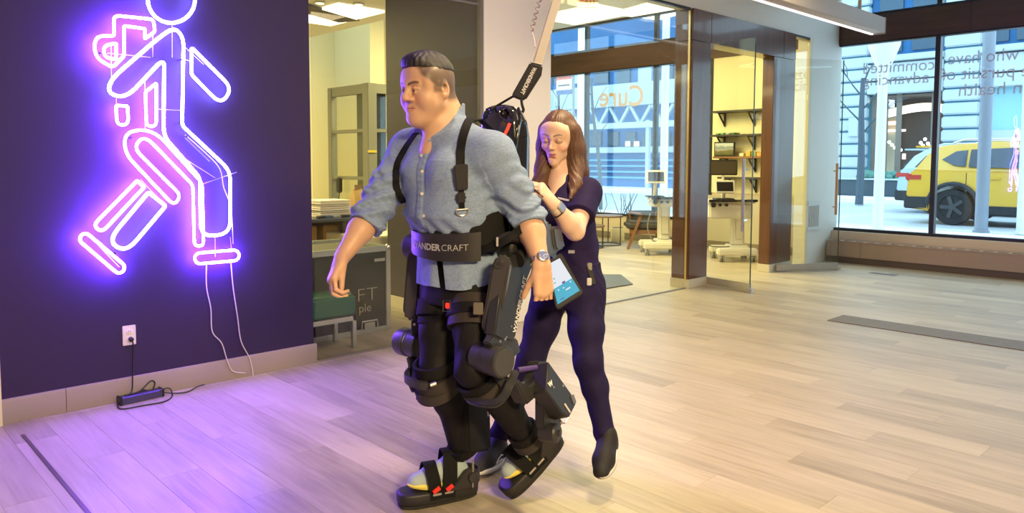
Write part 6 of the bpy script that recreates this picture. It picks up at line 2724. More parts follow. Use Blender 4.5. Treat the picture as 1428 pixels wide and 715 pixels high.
# ---- long hair
M_hairw = mat('brown_hair', (0.105, 0.05, 0.028), 0.5, bump=0.0)
nt = M_hairw.node_tree
lo = Hw.c-np.array((0.24, 0.24, 0.42))
hi = Hw.c+np.array((0.24, 0.24, 0.20))
v = Vol(lo, hi, 0.003)
s_ = Hw.s
v.ell(Hw.p(0, -0.014, 0.040), np.array((0.082, 0.106, 0.098))*s_, Hw.M, 0)
v.ell(Hw.p(0, -0.045, -0.02), np.array((0.080, 0.075, 0.10))*s_, Hw.M, 0.03)
# face opening
v.ell(Hw.p(0, 0.115, -0.040), np.array((0.054, 0.085, 0.100))*s_, Hw.M, 0.010, '-')
v.cone(Hw.p(0, 0.11, 0.0), Hw.p(0, 0.105, 0.090), 0.040, 0.004, 0.008, '-')
v.cone(Hw.p(0, 0.11, -0.10), Hw.p(0, 0.05, -0.22), 0.052, 0.060, 0.01, '-')
# falling curtains; left = her left, picture right
cur = ((1, [Hw.p(0.068, 0.012, 0.045), Hw.p(0.079, -0.004, -0.04), N(W(803, 235, 3.32)), N(W(803, 258, 3.26)), N(W(795, 276, 3.20))], [0.030, 0.033, 0.034, 0.028, 0.007]),
       (1, [Hw.p(0.066, -0.03, 0.03), Hw.p(0.079, -0.035, -0.06), N(W(810, 240, 3.38)), N(W(815, 262, 3.40))], [0.036, 0.038, 0.034, 0.012]),
       (-1, [Hw.p(-0.068, 0.010, 0.045), Hw.p(-0.076, 0.0, -0.04), N(W(757, 235, 3.34)), N(W(752, 258, 3.30)), N(W(750, 285, 3.28))], [0.028, 0.032, 0.034, 0.032, 0.014]),
       (-1, [Hw.p(-0.07, -0.03, 0.03), Hw.p(-0.078, -0.03, -0.06), N(W(758, 240, 3.40)), N(W(752, 275, 3.42))], [0.034, 0.036, 0.038, 0.02]))
for q, pts, rs in cur:
    v.chain(pts, rs, 0.022)
v.chain([Hw.p(0, -0.06, 0), Hw.p(0, -0.085, -0.10), nkw+np.array((0, 0, -0.06))-fww*0.09, nkw+np.array((0, 0, -0.16))-fww*0.10], [0.07, 0.07, 0.07, 0.03], 0.03)
v.cone(Hw.p(0, 0.10, 0.094), Hw.p(0, -0.03, 0.152), 0.004, 0.004, 0.006, '-')
ax = [v.lo[i]+v.h*np.arange(v.n[i]) for i in range(3)]
X, Y, Z = np.meshgrid(*ax, indexing='ij')
q = (np.stack([X-Hw.c[0], Y-Hw.c[1], Z-Hw.c[2]], -1)@Hw.M)/s_
an = np.arctan2(q[..., 0], q[..., 1]+0.03)
tex = 0.0012*np.sin(an*52+2.0*np.sin(Z*14))+0.0011*np.sin(an*110+3*np.sin(Z*9))
V, F = v.mesh(disp=tex.astype(np.float32))
V = relax(V, F, 2, 0.5)
hairw = skin_obj('hair', [(V, F)], M_hairw, wom)
# loose strands lying over the falling hair
rr = random.Random(11)
b = MB()
for q, pts, rs in cur:
    P = smooth_path(pts, 4)
    P = P[:-3]
    for k in range(16):
        a0 = rr.uniform(0, 2*PI)
        rk = rr.uniform(0.85, 1.1)
        pts2 = []
        for i, p in enumerate(P):
            t = i/(len(P)-1)
            r = np.interp(t*(len(rs)-1), range(len(rs)), rs)*rk
            pts2.append(p+Rv*(r*math.cos(a0))-Fv*(abs(r*math.sin(a0)))+Vector((0, 0, -0.02*t*rr.random())))
        b.tube(pts2, [0.0016]*(len(P)-2)+[0.0012, 0.0005], 4)
o = b.build('loose_strands', mat('lighter_strand', (0.19, 0.095, 0.05), 0.4), hairw)
o['kind'] = 'stuff'

# ---- scrub top
M_scr_n = mat('navy_scrub', (0.018, 0.011, 0.058), 0.75, spec=0.15, noise=0.15, nscale=50, bump=0.15, bscale=320)
lo = np.minimum.reduce([nkw, sRw, eRw, hiw])-0.22
hi = np.maximum.reduce([nkw, sLw, sRw, hiw])+0.22
lo[2] = hiw[2]-0.12
hi[2] = nkw[2]+0.06
v = Vol(lo, hi, 0.0042)
dz = lambda p, z: p+np.array((0, 0, z))
v.loft([(dz(hiw, -0.05), lfw, fww, 0.150, 0.118), (hiw, lfw, fww, 0.150, 0.115), (waw, lfw, fww, 0.132, 0.105), (dz(chw, -0.04), lfw, fww, 0.140, 0.112),
        (dz(chw, 0.03), lfw, fww, 0.146, 0.112), (chw*0.4+nkw*0.6, lfw, fww, 0.130, 0.088), (dz(nkw, -0.03), lfw, fww, 0.10, 0.07), (dz(nkw, 0.005), lfw, fww, 0.062, 0.06)], 0)
for q in (-1, 1):
    v.ell(chw+fww*0.078+lfw*0.062*q+np.array((0, 0, 0.005)), (0.062, 0.062, 0.06), None, 0.045)
for s0, e0 in ((sLw, eLw), (sRw, eRw)):
    v.cone(dz(nkw, -0.035), s0, 0.045, 0.058, 0.04)
    d_ = e0-s0
    v.cone(s0, s0+d_*0.70, 0.060, 0.066, 0.03)
# V neck
v.cone(dz(nkw, 0.05)+fww*0.10, chw+fww*0.118+np.array((0, 0, 0.045)), 0.085, 0.006, 0.004, '-')
v.loft([(dz(nkw, -0.01), lfw, fww, 0.058, 0.058), (dz(nkw, 0.06), lfw, fww, 0.066, 0.062)], 0.004, '-')
ax = [v.lo[i]+v.h*np.arange(v.n[i]) for i in range(3)]
X, Y, Z = np.meshgrid(*ax, indexing='ij', sparse=True)
lat = (X-chw[0])*lfw[0]+(Y-chw[1])*lfw[1]
dsp = 0.0020*hfun((X, Y, Z), 36)+0.0032*np.sin(lat*70+3*np.sin(Z*20))*np.clip((chw[2]-0.05-Z)/0.08, 0, 1)
v.D = v.D-dsp.astype(np.float32)
for s0, e0 in ((sLw, eLw), (sRw, eRw)):
    ud = (e0-s0)/np.linalg.norm(e0-s0)
    L_ = np.linalg.norm(e0-s0)*0.62
    t = (X-s0[0])*ud[0]+(Y-s0[1])*ud[1]+(Z-s0[2])*ud[2]
    rad = np.sqrt((X-s0[0]-t*ud[0])**2+(Y-s0[1]-t*ud[1])**2+(Z-s0[2]-t*ud[2])**2)
    v.D = np.maximum(v.D, np.where((rad < 0.085) & (t > 0.04), t-L_, -1).astype(np.float32))
V, F = v.mesh()
V = relax(V, F, 1, 0.35)
top = skin_obj('scrub_top', [(V, F)], M_scr_n, wom)
top_bvh = bvh_of(V, F)
# small white lettering on the chest
pa, na = on_bvh(top_bvh, 778, 277.5, 0.002)
pb_, nb_ = on_bvh(top_bvh, 794, 281, 0.002)
if pa is not None and pb_ is not None:
    rt = (pb_-pa)
    text_obj('lettering', 'WANDERCRAFT', 0.011, pa, rt, (Vector((0, 0, 1))-rt.normalized()*rt.normalized().z), mat('white_print', (0.75, 0.75, 0.78), 0.5), top, 0.0003, 0.0012, width=rt.length)

# ---- trousers
hL, kL, aL = hiw+lfw*0.075+np.array((0, 0, -0.03)), N(W(820, 505, 3.24)), N(W(843, 603, 3.20))
hR, kR, aR = hiw-lfw*0.075+np.array((0, 0, -0.03)), N(W(742, 497, 3.40)), N(W(696, 606, 3.46))
allp = [hiw, hL, kL, aL, hR, kR, aR]
v = Vol(np.minimum.reduce(allp)-0.19, np.maximum.reduce(allp)+0.19, 0.0048)
v.loft([(dz(hiw, -0.10), lfw, fww, 0.150, 0.115), (dz(hiw, -0.03), lfw, fww, 0.157, 0.124), (waw*0.6+hiw*0.4, lfw, fww, 0.138, 0.110)], 0)
for hp, kn, an_ in ((hL, kL, aL), (hR, kR, aR)):
    v.cone(hp, hp*0.45+kn*0.55, 0.088, 0.076, 0.04)
    v.cone(hp*0.45+kn*0.55, kn, 0.076, 0.060, 0.03)
    c_ = kn*0.65+an_*0.35-fww*0.012
    v.cone(kn, c_, 0.060, 0.055, 0.03)
    v.cone(c_, an_, 0.055, 0.042, 0.03)
    v.cone(an_, an_+(an_-kn)/np.linalg.norm(an_-kn)*0.03, 0.046, 0.040, 0.008)
ax = [v.lo[i]+v.h*np.arange(v.n[i]) for i in range(3)]
X, Y, Z = np.meshgrid(*ax, indexing='ij', sparse=True)
dsp = 0.0032*hfun((X, Y, Z*0.7), 30)+0.0010*np.sin(Z*60+3*np.sin(X*40)+3*np.sin(Y*33)+X*50)
V, F = v.mesh(disp=dsp.astype(np.float32))
V = relax(V, F, 1, 0.3)
trw = skin_obj('trousers', [(V, F)], mat('navy_trousers', (0.015, 0.010, 0.048), 0.75, spec=0.15, noise=0.15, nscale=50, bump=0.12, bscale=320), wom)
trw_bvh = bvh_of(V, F)
# hip pocket strap, badge clip and tag
P, Nn = along(trw_bvh, [(817, 365), (823, 380), (827, 396)], 0.004, 4)
if len(P) > 2:
    b = MB()
    b.ribbon(P, 0.022, 0.004, Nn)
    b.build('belt_loop', mat('black_web', (0.012, 0.012, 0.014), 0.7), trw)
for (x, y, cl, nm) in ((823, 372, (0.25, 0.25, 0.22), 'clip'), (824, 393, (0.55, 0.55, 0.55), 'badge')):
    p, n = on_bvh(trw_bvh, min(x, 821), y, 0.006)
    if p is not None:
        b = MB()
        b.obox(p, Rv*0.010, n*0.004, Uv*0.016)
        b.build(nm, mat('badge_'+nm, cl, 0.4), trw, 0.002)
p, n = on_bvh(trw_bvh, 797, 351, 0.003)
if p is None:
    p, n = on_bvh(top_bvh, 797, 351, 0.003)
if p is not None:
    b = MB()
    b.obox(p, Rv*0.014, n*0.002, Uv*0.007)
    b.build('hem_label', mat('hem_label', (0.30, 0.29, 0.36), 0.6), top, 0.001)
# ---- shoes
hx = aL+np.array((0, 0, -0.045))
o, T = shoe(wom, W(850, 622, 3.27), W(838, 672, 3.06), tuple(Uv*0.8+Vector((0.0, 0, 0.5))-Fv*0.2), 'black_runner', (0.009, 0.008, 0.010), (0.55, 0.55, 0.55), (0.05, 0.05, 0.06))
hR_ = hit(705, 634, 2, 0.012)
tR_ = hit(682, 650, 2, 0.012)
dR = Vector((fww[0], fww[1], 0))
hR_ = Vector((aR[0], aR[1], 0.012))-dR*0.05
o2, T2 = shoe(wom, hR_, hR_+dR*0.27, (0, 0, 1), 'black_runner', (0.009, 0.008, 0.010), (0.55, 0.55, 0.55), (0.05, 0.05, 0.06))
for T_, o_ in ((T, o), (T2, o2)):
    for q in (-1, 1):
        b = MB()
        b.tube(smooth_path([T_(0.25, q*0.040, 0.04), T_(0.40, q*0.045, 0.055), T_(0.55, q*0.0445, 0.032), T_(0.36, q*0.044, 0.036)], 4), 0.0028, 5)
        b.build('side_stripe', mat('white_print', (0.75, 0.75, 0.78), 0.5), o_)
for an_, T_ in ((aL, T), (aR, T2)):
    v = Vol(np.minimum(an_, N(T_(0.22, 0, 0.09)))-0.09, np.maximum(an_, N(T_(0.22, 0, 0.09)))+0.09, 0.004)
    v.cone(an_, N(T_(0.22, 0, 0.09)), 0.034, 0.032, 0.01)
    V, F = v.mesh()
    skin_obj('sock', [(V, F)], mat('black_sock', (0.015, 0.015, 0.016), 0.8), wom)
# ---- smart watch and bracelet on the left wrist
ud = Vector(wLw-eLw).normalized()
for off, wd, nm, cl, rad in ((-0.022, 0.024, 'watch_strap', (0.66, 0.58, 0.52), 0.0295), (-0.050, 0.006, 'bracelet', (0.02, 0.02, 0.02), 0.031)):
    wc = Vector(wLw)+ud*off
    wn_ = (-Fv-ud*(-Fv).dot(ud)+Uv*0.25).normalized()
    wt = wn_.cross(ud)
    rg = [wc+wn_*(rad*math.cos(2*PI*i/20))+wt*(rad*math.sin(2*PI*i/20)) for i in range(20)]
    nr = [(p-wc).normalized() for p in rg]
    b = MB()
    b.ribbon(rg+[rg[0]], wd, 0.004, nr+[nr[0]])
    st = b.build(nm, mat('w_'+nm, cl, 0.5), wom)
    if nm == 'watch_strap':
        wq = (wn_*0.75+Rv*0.55).normalized()
        wq = (wq-ud*wq.dot(ud)).normalized()
        wt2 = wq.cross(ud)
        b = MB()
        b.obox(wc+wq*0.0325, ud*0.020, wt2*0.017, wq*0.005)
        cs = b.build('watch_case', mat('watch_silver', (0.7, 0.68, 0.66), 0.25, 0.8), st, 0.004, 3)
        b = MB()
        b.obox(wc+wq*0.0380, ud*0.016, wt2*0.0135, wq*0.0008)
        b.build('watch_screen', mat('watch_blue', (0.22, 0.32, 0.62), 0.1), st)
# ---- pen in her hand
p0 = W(738, 258, 2.98)
p1 = W(757, 274, 2.985)
pn = thing('pen', 'thin black pen held in the fingers of the woman', 'pen', p0)
b = MB()
b.lathe(p0, p1-p0, [(0, 0.0012), (0.012, 0.0042), ((p1-p0).length, 0.0042), ((p1-p0).length+0.002, 0.003)], 10)
b.build('barrel', M_blk, pn)
b = MB()
b.bar(p0.lerp(p1, 0.7)-Fv*0.006, p1-Fv*0.006, 0.003, 0.002, Fv)
b.build('pocket_clip', M_blk, pn)
# ================================================================== the exoskeleton worn by the man
exo = thing('walking_exoskeleton', 'black motorised leg exoskeleton with straps and foot plates worn by the man', 'exoskeleton', W(640, 690, 3.05).xy.to_3d())
M_ex = mat('matt_black_shell', (0.020, 0.019, 0.0205), 0.42, bump=0.05, bscale=500)
M_ex2 = mat('dark_grey_metal', (0.040, 0.040, 0.042), 0.38, 0.35)
M_web = mat('black_webbing', (0.009, 0.009, 0.0095), 0.75, spec=0.15, bump=0.3, bscale=500)
M_fab = mat('black_padding', (0.012, 0.0115, 0.012), 0.8, spec=0.15, bump=0.2, bscale=300)
M_gls = mat('gloss_black', (0.012, 0.012, 0.014), 0.10, coat=0.7)
M_txt = mat('print_white', (0.72, 0.72, 0.70), 0.5)
M_red = mat('red_tab', (0.75, 0.03, 0.02), 0.5)
M_bolt = mat('steel_bolt', (0.55, 0.52, 0.5), 0.3, 0.9)
LF, FW_ = Vector(lfm), Vector(fwm)


def ring_pts(c, ra, rb, tilt, a0, a1, n, dz=0.0, roll=0.0):
    out = []
    for i in range(n+1):
        a = a0+(a1-a0)*i/n
        out.append(Vector(c)+LF*(ra*math.sin(a))+FW_*(rb*math.cos(a))+Vector((0, 0, dz-tilt*math.cos(a)+roll*math.sin(a))))
    return out


def band(name, c, ra, rb, tilt, a0, a1, h0, h1, th, m, roll=0.0, n=40, bev=0.004, parent=None):
    """padded belt piece between heights h0 and h1"""
    b = MB()
    rings = []
    for i in range(n+1):
        a = a0+(a1-a0)*i/n
        o = Vector((0, 0, -tilt*math.cos(a)+roll*math.sin(a)))
        hh0 = h0(a) if callable(h0) else h0
        hh1 = h1(a) if callable(h1) else h1
        d = lambda k: Vector(c)+LF*((ra+k)*math.sin(a))+FW_*((rb+k)*math.cos(a))+o
        z = lambda h: Vector((0, 0, h))
        rings.append([d(0)+z(hh0), d(th)+z(hh0+0.004), d(th)+z(hh1-0.004), d(0)+z(hh1)])
    b.poly(rings)
    return b.build(name, m, parent or exo, 0, smooth=50)


bc = Vector(waist)+Vector((0, 0, 0.068))+Rv*0.012
band('lumbar_belt', bc, 0.186, 0.156, 0.028, -2.9, 2.9, lambda a: -0.045+0.0*a, lambda a: 0.040+0.035*(1-math.cos(a))/2+0.02*math.sin(max(0, a)), 0.016, M_fab, 0.012)
pad = band('front_pad', bc+Vector((0, 0, -0.012)), 0.200, 0.170, 0.026, -1.02, 1.10, lambda a: -0.062-0.012*a, lambda a: 0.040, 0.016, mat('front_pad_leather', (0.020, 0.018, 0.019), 0.42), 0.0)


def pad_fn(v, ww=0.30):
    a = -0.41+v.x*1.27
    d = 0.0295
    return bc+Vector((0, 0, -0.012))+LF*((0.200+d-0.012)*math.sin(a))+FW_*((0.170+d-0.012)*math.cos(a))+Vector((0, 0, -0.026*math.cos(a)-0.022+v.y-0.006*a))


vs_a, fs_a = text_mesh('WANDER', 0.034, 0.0011, 0.0006)
vs_b, fs_b = text_mesh('CRAFT', 0.034, -0.0003, 0.0006)
xa = max(v.x for v in vs_a)
tot = xa+0.002+max(v.x for v in vs_b)
allv = [Vector((v.x/tot, v.y, v.z)) for v in vs_a]+[Vector(((v.x+xa+0.002)/tot, v.y, v.z)) for v in vs_b]
allf = fs_a+[tuple(i+len(vs_a) for i in f) for f in fs_b]
me = bpy.data.meshes.new('lettering')
off = root_loc(pad)
me.from_pydata([pad_fn(v)-off for v in allv], [], allf)
link('lettering', me, M_txt, pad)
# side strap of the belt towards the left hip
b = MB()
P = [W(672, 348, 2.80), W(692, 342, 2.77), W(712, 330, 2.76), W(728, 318, 2.80)]
b.ribbon(smooth_path(P, 4), 0.03, 0.006, (-Fv*0.9+Uv*0.3).normalized())
b.build('belt_strap', M_web, exo)
b = MB()
b.obox(W(693.5, 337, 2.755), Rv*0.004, Fv*0.004, Uv*0.017)
b.build('belt_slider', mat('slider_grey', (0.35, 0.33, 0.32), 0.5), exo, 0.001)

# ---- back module
bkc = Vector(chest)-FW_*0.215+Vector((0, 0, 0.06))
zt_ = W(705, 146, 3.1).z
zb_ = W(720, 330, 3.1).z
v = Vol(np.array(bkc)-np.array((0.25, 0.25, 0.6)), np.array(bkc)+np.array((0.25, 0.25, 0.5)), 0.005)
bk = np.array((W(703, 200, 3.13).x, W(703, 200, 3.13).y, 0))
se = lambda z, a, b_, o=0.0: (bk+np.array((0, 0, z))+fwm*o, lfm, fwm, a, b_)
H_ = zt_-zb_
v.loft([se(zb_, 0.095, 0.055), se(zb_+0.3*H_, 0.110, 0.068), se(zt_-0.14, 0.112, 0.068), se(zt_-0.07, 0.104, 0.062, 0.004), se(zt_-0.03, 0.088, 0.050, 0.01), se(zt_-0.008, 0.062, 0.034, 0.014), se(zt_, 0.03, 0.016, 0.016)], 0, p=3.2)
for q in (-1, 1):
    v.cone(N(bk)+np.array((0, 0, zt_-0.035))+lfm*0.045*q+fwm*0.05, N(bk)+np.array((0, 0, zt_-0.06))+lfm*0.085*q+fwm*0.06, 0.016, 0.012, 0.01, '-')
V, F = v.mesh()
V = relax(V, F, 1, 0.4)
bkm = skin_obj('back_module', [(V, F)], M_gls, exo)
bk_bvh = bvh_of(V, F)
P, Nn = along(bk_bvh, [(711, 172), (708, 180), (704, 188)], 0.002, 5)
if len(P) > 2:
    b = MB()
    b.ribbon(P, 0.012, 0.003, Nn)
    b.build('status_light', mat('red_light', (0.8, 0.05, 0.03), 0.3, emit=(1, 0.06, 0.03), estr=1.2), bkm)
for pts in ([(672, 163), (674, 155), (683, 151), (688, 153), (682, 160), (674, 166)], [(699, 152), (707, 151), (715, 158), (716, 164), (709, 161), (701, 156)]):
    P, Nn = along(bk_bvh, pts, 0.001, 4)
    if len(P) > 4:
        b = MB()
        b.tube(P, 0.0032, 6)
        b.build('handle_rim', M_gls, bkm)
P, Nn = along(bk_bvh, [(722, 150), (725, 162), (722, 185), (718, 210)], 0.002, 5)
if len(P) > 3:
    b = MB()
    b.tube(P, 0.006, 6)
    b.build('edge_rail', M_gls, bkm)

# ---- shoulder straps over the shirt
for pts, w_, nm in (([(662, 160), (654, 168), (646, 192), (642, 220), (642, 245)], 0.032, 'shoulder_strap'), ([(580, 187), (566, 207), (555, 228), (552, 250), (555, 268), (563, 281)], 0.026, 'shoulder_strap')):
    P, Nn = along(shirt_bvh, pts, 0.004, 6)
    P = [P[0]-FW_*0.12-Vector((0, 0, 0.035)), P[0]-FW_*0.055+Vector((0, 0, 0.004))]+P
    Nn = [(Vector((0, 0, 1))-FW_*0.6).normalized(), Vector((0, 0, 1))]+Nn
    b = MB()
    b.ribbon(P, w_, 0.005, Nn)
    b.build(nm, M_web, exo)
P, Nn = along(shirt_bvh, [(642, 245), (643, 262), (644, 280), (644.5, 292)], 0.005, 5)
b = MB()
b.ribbon(P, 0.020, 0.005, Nn)
lw = b.build('lower_strap', M_web, exo)
p, n = on_bvh(shirt_bvh, 641.5, 246, 0.010)
r_ = (Rv-n*Rv.dot(n)).normalized()
u_ = n.cross(r_)
if u_.z < 0:
    u_ = -u_
b = MB()
b.prism([p-r_*0.027+u_*0.048, p+r_*0.027+u_*0.050, p+r_*0.025-u_*0.048, p-r_*0.020-u_*0.048], n*0.012)
o = b.build('strap_buckle', mat('buckle_black', (0.022, 0.021, 0.022), 0.5), exo, 0.004)
for k in (1, -1):
    b = MB()
    b.prism([p+n*0.0122+u_*0.036*k-r_*0.005, p+n*0.0122+u_*0.036*k+r_*0.005, p+n*0.0122+u_*0.036*k-u_*0.006*k], n*0.001)
    b.build('arrow_mark', M_black, o)
p, n = on_bvh(shirt_bvh, 643.5, 276, 0.010)
b = MB()
b.obox(p, r_*0.015, n*0.008, u_*0.022)
b.obox(p-u_*0.0, r_*0.019, n*0.005, u_*0.008)
b.build('clip', M_blk, exo, 0.004)
p, n = on_bvh(shirt_bvh, 644.5, 294, 0.008)
b = MB()
b.tube([p+r_*(0.022*math.cos(a))+u_*(0.018*math.sin(a)) for a in np.linspace(PI, 2*PI, 12)]+[p+r_*0.020+u_*0.006, p-r_*0.020+u_*0.006], 0.003, 8, True)
b.build('d_ring', M_bolt, exo)

# ---- left thigh: rounded front shell, structural plate with lettering
n1 = Vector((-0.82, -0.56, 0.0)).normalized()
p1 = W(686, 410, 2.725)
sh = slab([(698, 356), (705, 358), (709.5, 364), (710, 374), (697, 448), (693, 461), (686, 468), (678, 468.5), (672, 462), (671, 452), (684, 378), (688, 364), (692, 358)], p1, n1, 0.05, 'thigh_shell', mat('satin_shell', (0.045, 0.041, 0.041), 0.4), exo, 0.012, 4)
pc = onplane(695.5, 368, p1, n1)
b = MB()
b.lathe(pc-n1*0.004, n1, [(0, 0.019), (0.006, 0.019), (0.007, 0.016), (0.003, 0.0155), (0.003, 0.010), (0.005, 0.008)], 24)
b.build('pivot_cap', M_ex2, sh)
n2 = Vector((0.30, -0.95, 0.02)).normalized()
p2 = onplane(700, 430, p1, n1)-n1*0.01+Vector((0.02, 0.008, 0))
pl2 = slab([(703, 366), (722, 352), (741, 352), (743, 372), (735, 392), (718, 476), (700, 474), (690, 468)], p2, n2, 0.045, 'thigh_plate', mat('blue_grey_plate', (0.020, 0.021, 0.024), 0.5), exo, 0.006, 3)
ta, tb_ = onplane(719, 465, p2, n2), onplane(733.5, 386, p2, n2)
up_t = n2.cross((tb_-ta).normalized())
text_obj('lettering', 'WANDERCRAFT', 0.036, ta+n2*0.0012+up_t*0.0, tb_-ta, up_t, M_txt, pl2, 0.0009, 0.0006, width=(tb_-ta).length)
for px, py in ((713, 455), (728, 420), (706, 470), (717, 471)):
    q = onplane(px, py, p2, n2)
    b = MB()
    b.lathe(q, n2, [(0, 0.004), (0.002, 0.004), (0.003, 0.002)], 10)
    b.build('bolt', M_bolt, pl2)
# hip actuator between belt and shell
hc = Vector(hips)+LF*0.20+Vector((0, 0, 0.055))
b = MB()
c0 = W(706, 345, 2.93)
b.lathe(c0, LF, [(0, 0.055), (0.01, 0.062), (0.075, 0.062), (0.085, 0.054), (0.087, 0.03)], 28)
b.build('hip_joint', M_ex, exo)
b = MB()
P = smooth_path([W(735, 308, 2.98), W(738, 330, 2.92), W(734, 352, 2.86), W(722, 362, 2.82)], 5)
b.tube(P, 0.032, 12)
b.build('hip_arm', M_ex, exo)
b = MB()
P = smooth_path([W(690, 345, 2.82), W(700, 334, 2.80), W(716, 330, 2.82), W(730, 336, 2.86)], 4)
b.tube(P, 0.022, 10)
b.build('hip_yoke', M_ex, exo)
# boxy modules behind the left hip
n3 = Vector((0.35, -0.93, 0.05)).normalized()
for pts, d in (([(757, 310), (769, 309), (779, 352), (776, 356), (763, 360), (757, 345)], 2.93), ([(771, 316), (783, 315), (789, 343), (787, 347), (778, 351), (775, 345)], 2.99)):
    slab(pts, W(pts[0][0], pts[0][1], d), n3, 0.085, 'rear_module', mat('slate_shell', (0.055, 0.058, 0.066), 0.35), exo, 0.010, 3)
# left thigh: side bracket below the plate
slab([(688, 466), (722, 472), (727, 490), (716, 500), (690, 492), (682, 478)], p2-n2*0.01, n2, 0.03, 'knee_bracket', M_ex2, exo, 0.005)
for px, py in ((683.5, 480), (697, 476), (704, 473)):
    q = W(px, py, 2.70)
    b = MB()
    b.lathe(q, n2, [(0, 0.005), (0.003, 0.005), (0.004, 0.003)], 10)
    b.build('bolt', M_bolt, exo)
# left knee actuator
kc = W(703, 505, 2.69)
b = MB()
b.lathe(kc-LF*0.135, LF, [(0, 0.050), (0.004, 0.054), (0.05, 0.054), (0.052, 0.056), (0.056, 0.0545), (0.075, 0.0545), (0.078, 0.058), (0.128, 0.0585), (0.134, 0.0565), (0.1365, 0.052), (0.1365, 0.001)], 40)
ka = b.build('knee_actuator', M_ex2, exo)
b = MB()
b.lathe(kc-LF*0.0005, LF, [(0, 0.0505), (0.003, 0.0495), (0.0035, 0.002)], 36)
b.build('end_cover', mat('cover_grey', (0.050, 0.050, 0.054), 0.45), ka)

# ---- right thigh
n4 = Vector((-0.88, -0.47, 0.0)).normalized()
p4 = W(574, 398, 3.06)
sh2 = slab([(576, 346), (583, 348), (587.5, 355), (588, 366), (583, 434), (580, 444), (573, 448.5), (565, 446), (560.5, 438), (560.5, 428), (566, 362), (569, 351)], p4, n4, 0.05, 'thigh_shell', mat('satin_shell', (0.045, 0.041, 0.041), 0.4), exo, 0.012, 4)
pc = onplane(577.5, 358, p4, n4)
b = MB()
b.lathe(pc-n4*0.004, n4, [(0, 0.019), (0.006, 0.019), (0.007, 0.016), (0.003, 0.0155), (0.003, 0.010), (0.005, 0.008)], 24)
b.build('pivot_cap', M_ex2, sh2)
b = MB()
b.lathe(W(590, 345, 3.10), -LF, [(0, 0.052), (0.07, 0.055), (0.08, 0.048)], 24)
b.build('hip_joint', M_ex, exo)
slab([(574, 446), (592, 440), (600, 400), (606, 402), (600, 450), (592, 472), (574, 470)], W(586, 450, 3.10), Vector((-0.5, -0.86, 0)), 0.03, 'thigh_plate', M_ex2, exo, 0.005)
for px, py in ((578, 452), (586, 450), (588, 462)):
    b = MB()
    b.lathe(W(px, py, 3.075), -Fv, [(0, 0.0055), (0.003, 0.0055), (0.004, 0.003)], 10)
    b.build('bolt', M_bolt, exo)
kc2 = W(588, 482, 3.11)
b = MB()
b.lathe(kc2, -LF, [(0, 0.050), (0.004, 0.054), (0.06, 0.054), (0.062, 0.0565), (0.066, 0.055), (0.072, 0.055), (0.075, 0.058), (0.12, 0.0585), (0.128, 0.0555), (0.129, 0.001)], 36)
b.build('knee_actuator', M_ex2, exo)


# ---- padded thigh bands and knee cuffs
def limb_band(name, c, axis, ra, w_, th, m, front, a0=-PI, a1=PI, n=28, bev=0, sag=0.0, rb=None):
    ax_, s_, t_ = frame(axis, front)
    b = MB()
    P, Nn = [], []
    for i in range(n+1):
        a = a0+(a1-a0)*i/n
        rr_ = ra if rb is None else math.hypot(ra*math.cos(a), rb*math.sin(a))
        d = t_*math.cos(a)+s_*math.sin(a)
        P.append(Vector(c)+d*rr_+ax_*(sag*math.cos(a)))
        Nn.append(d)
    b.ribbon(P, w_, th, Nn)
    return b.build(name, m, exo, 0.0, smooth=50)


axR, axL = Vector(knR-hpR), Vector(knL-hpL)
frR = (-Fv*0.8-Rv*0.4)
cR1, cL1 = Vector(hpR)+axR*0.30, Vector(hpL)+axL*0.33
limb_band('thigh_strap', cR1, axR, 0.106, 0.062, 0.012, M_fab, frR)
limb_band('thigh_strap', cL1, axL, 0.106, 0.115, 0.016, mat('thigh_pad_brown', (0.040, 0.033, 0.029), 0.6, spec=0.15), frR, -1.9, 1.6)
limb_band('thigh_strap', cL1, axL, 0.118, 0.040, 0.006, M_web, frR, -2.0, 1.7)
limb_band('thigh_strap', Vector(hpL)+axL*0.47, axL, 0.104, 0.022, 0.010, M_fab, frR)
limb_band('thigh_strap', Vector(hpR)+axR*0.45, axR, 0.098, 0.022, 0.008, M_web, frR)
b = MB()
b.obox(W(624, 426, 2.815), Rv*0.008, Fv*0.006, Uv*0.011)
b.build('red_buckle', M_red, exo, 0.002)
b = MB()
b.tube([W(618, 434, 2.815), W(628, 434, 2.81), W(628, 419, 2.81), W(618, 419, 2.815)], 0.003, 6, True)
b.build('buckle_frame', M_ex2, exo)
b = MB()
b.obox(W(667, 430, 2.74), Rv*0.018, Fv*0.003, Uv*0.022)
b.build('label_patch', mat('patch_taupe', (0.11, 0.09, 0.075), 0.6), exo, 0.002)
# right knee cuff, in layers, with its front bracket
kx = Vector(anR-knR)
limb_band('knee_cuff', Vector(knR)+Vector((0, 0, 0.035)), kx, 0.088, 0.045, 0.012, M_fab, frR, sag=-0.012)
limb_band('knee_cuff', Vector(knR)+Vector((0, 0, -0.005)), kx, 0.090, 0.050, 0.018, mat('cuff_brown', (0.042, 0.036, 0.034), 0.6, spec=0.15), frR, sag=0.010)
limb_band('knee_cuff', Vector(knR)+Vector((0, 0, -0.050)), kx, 0.086, 0.040, 0.014, mat('cuff_brown', (0.042, 0.036, 0.034), 0.6, spec=0.15), frR, sag=0.012)
b = MB()
P = smooth_path([W(571, 517, 3.12), W(566.5, 524, 2.98), W(569, 530, 2.90), W(583, 536, 2.84), W(597, 538, 2.835)], 5)
b.ribbon(P, 0.034, 0.016, [(-Fv*0.6-Rv*0.8).normalized()]*len(P))
kb = b.build('knee_bar', M_ex2, exo, 0.004)
b = MB()
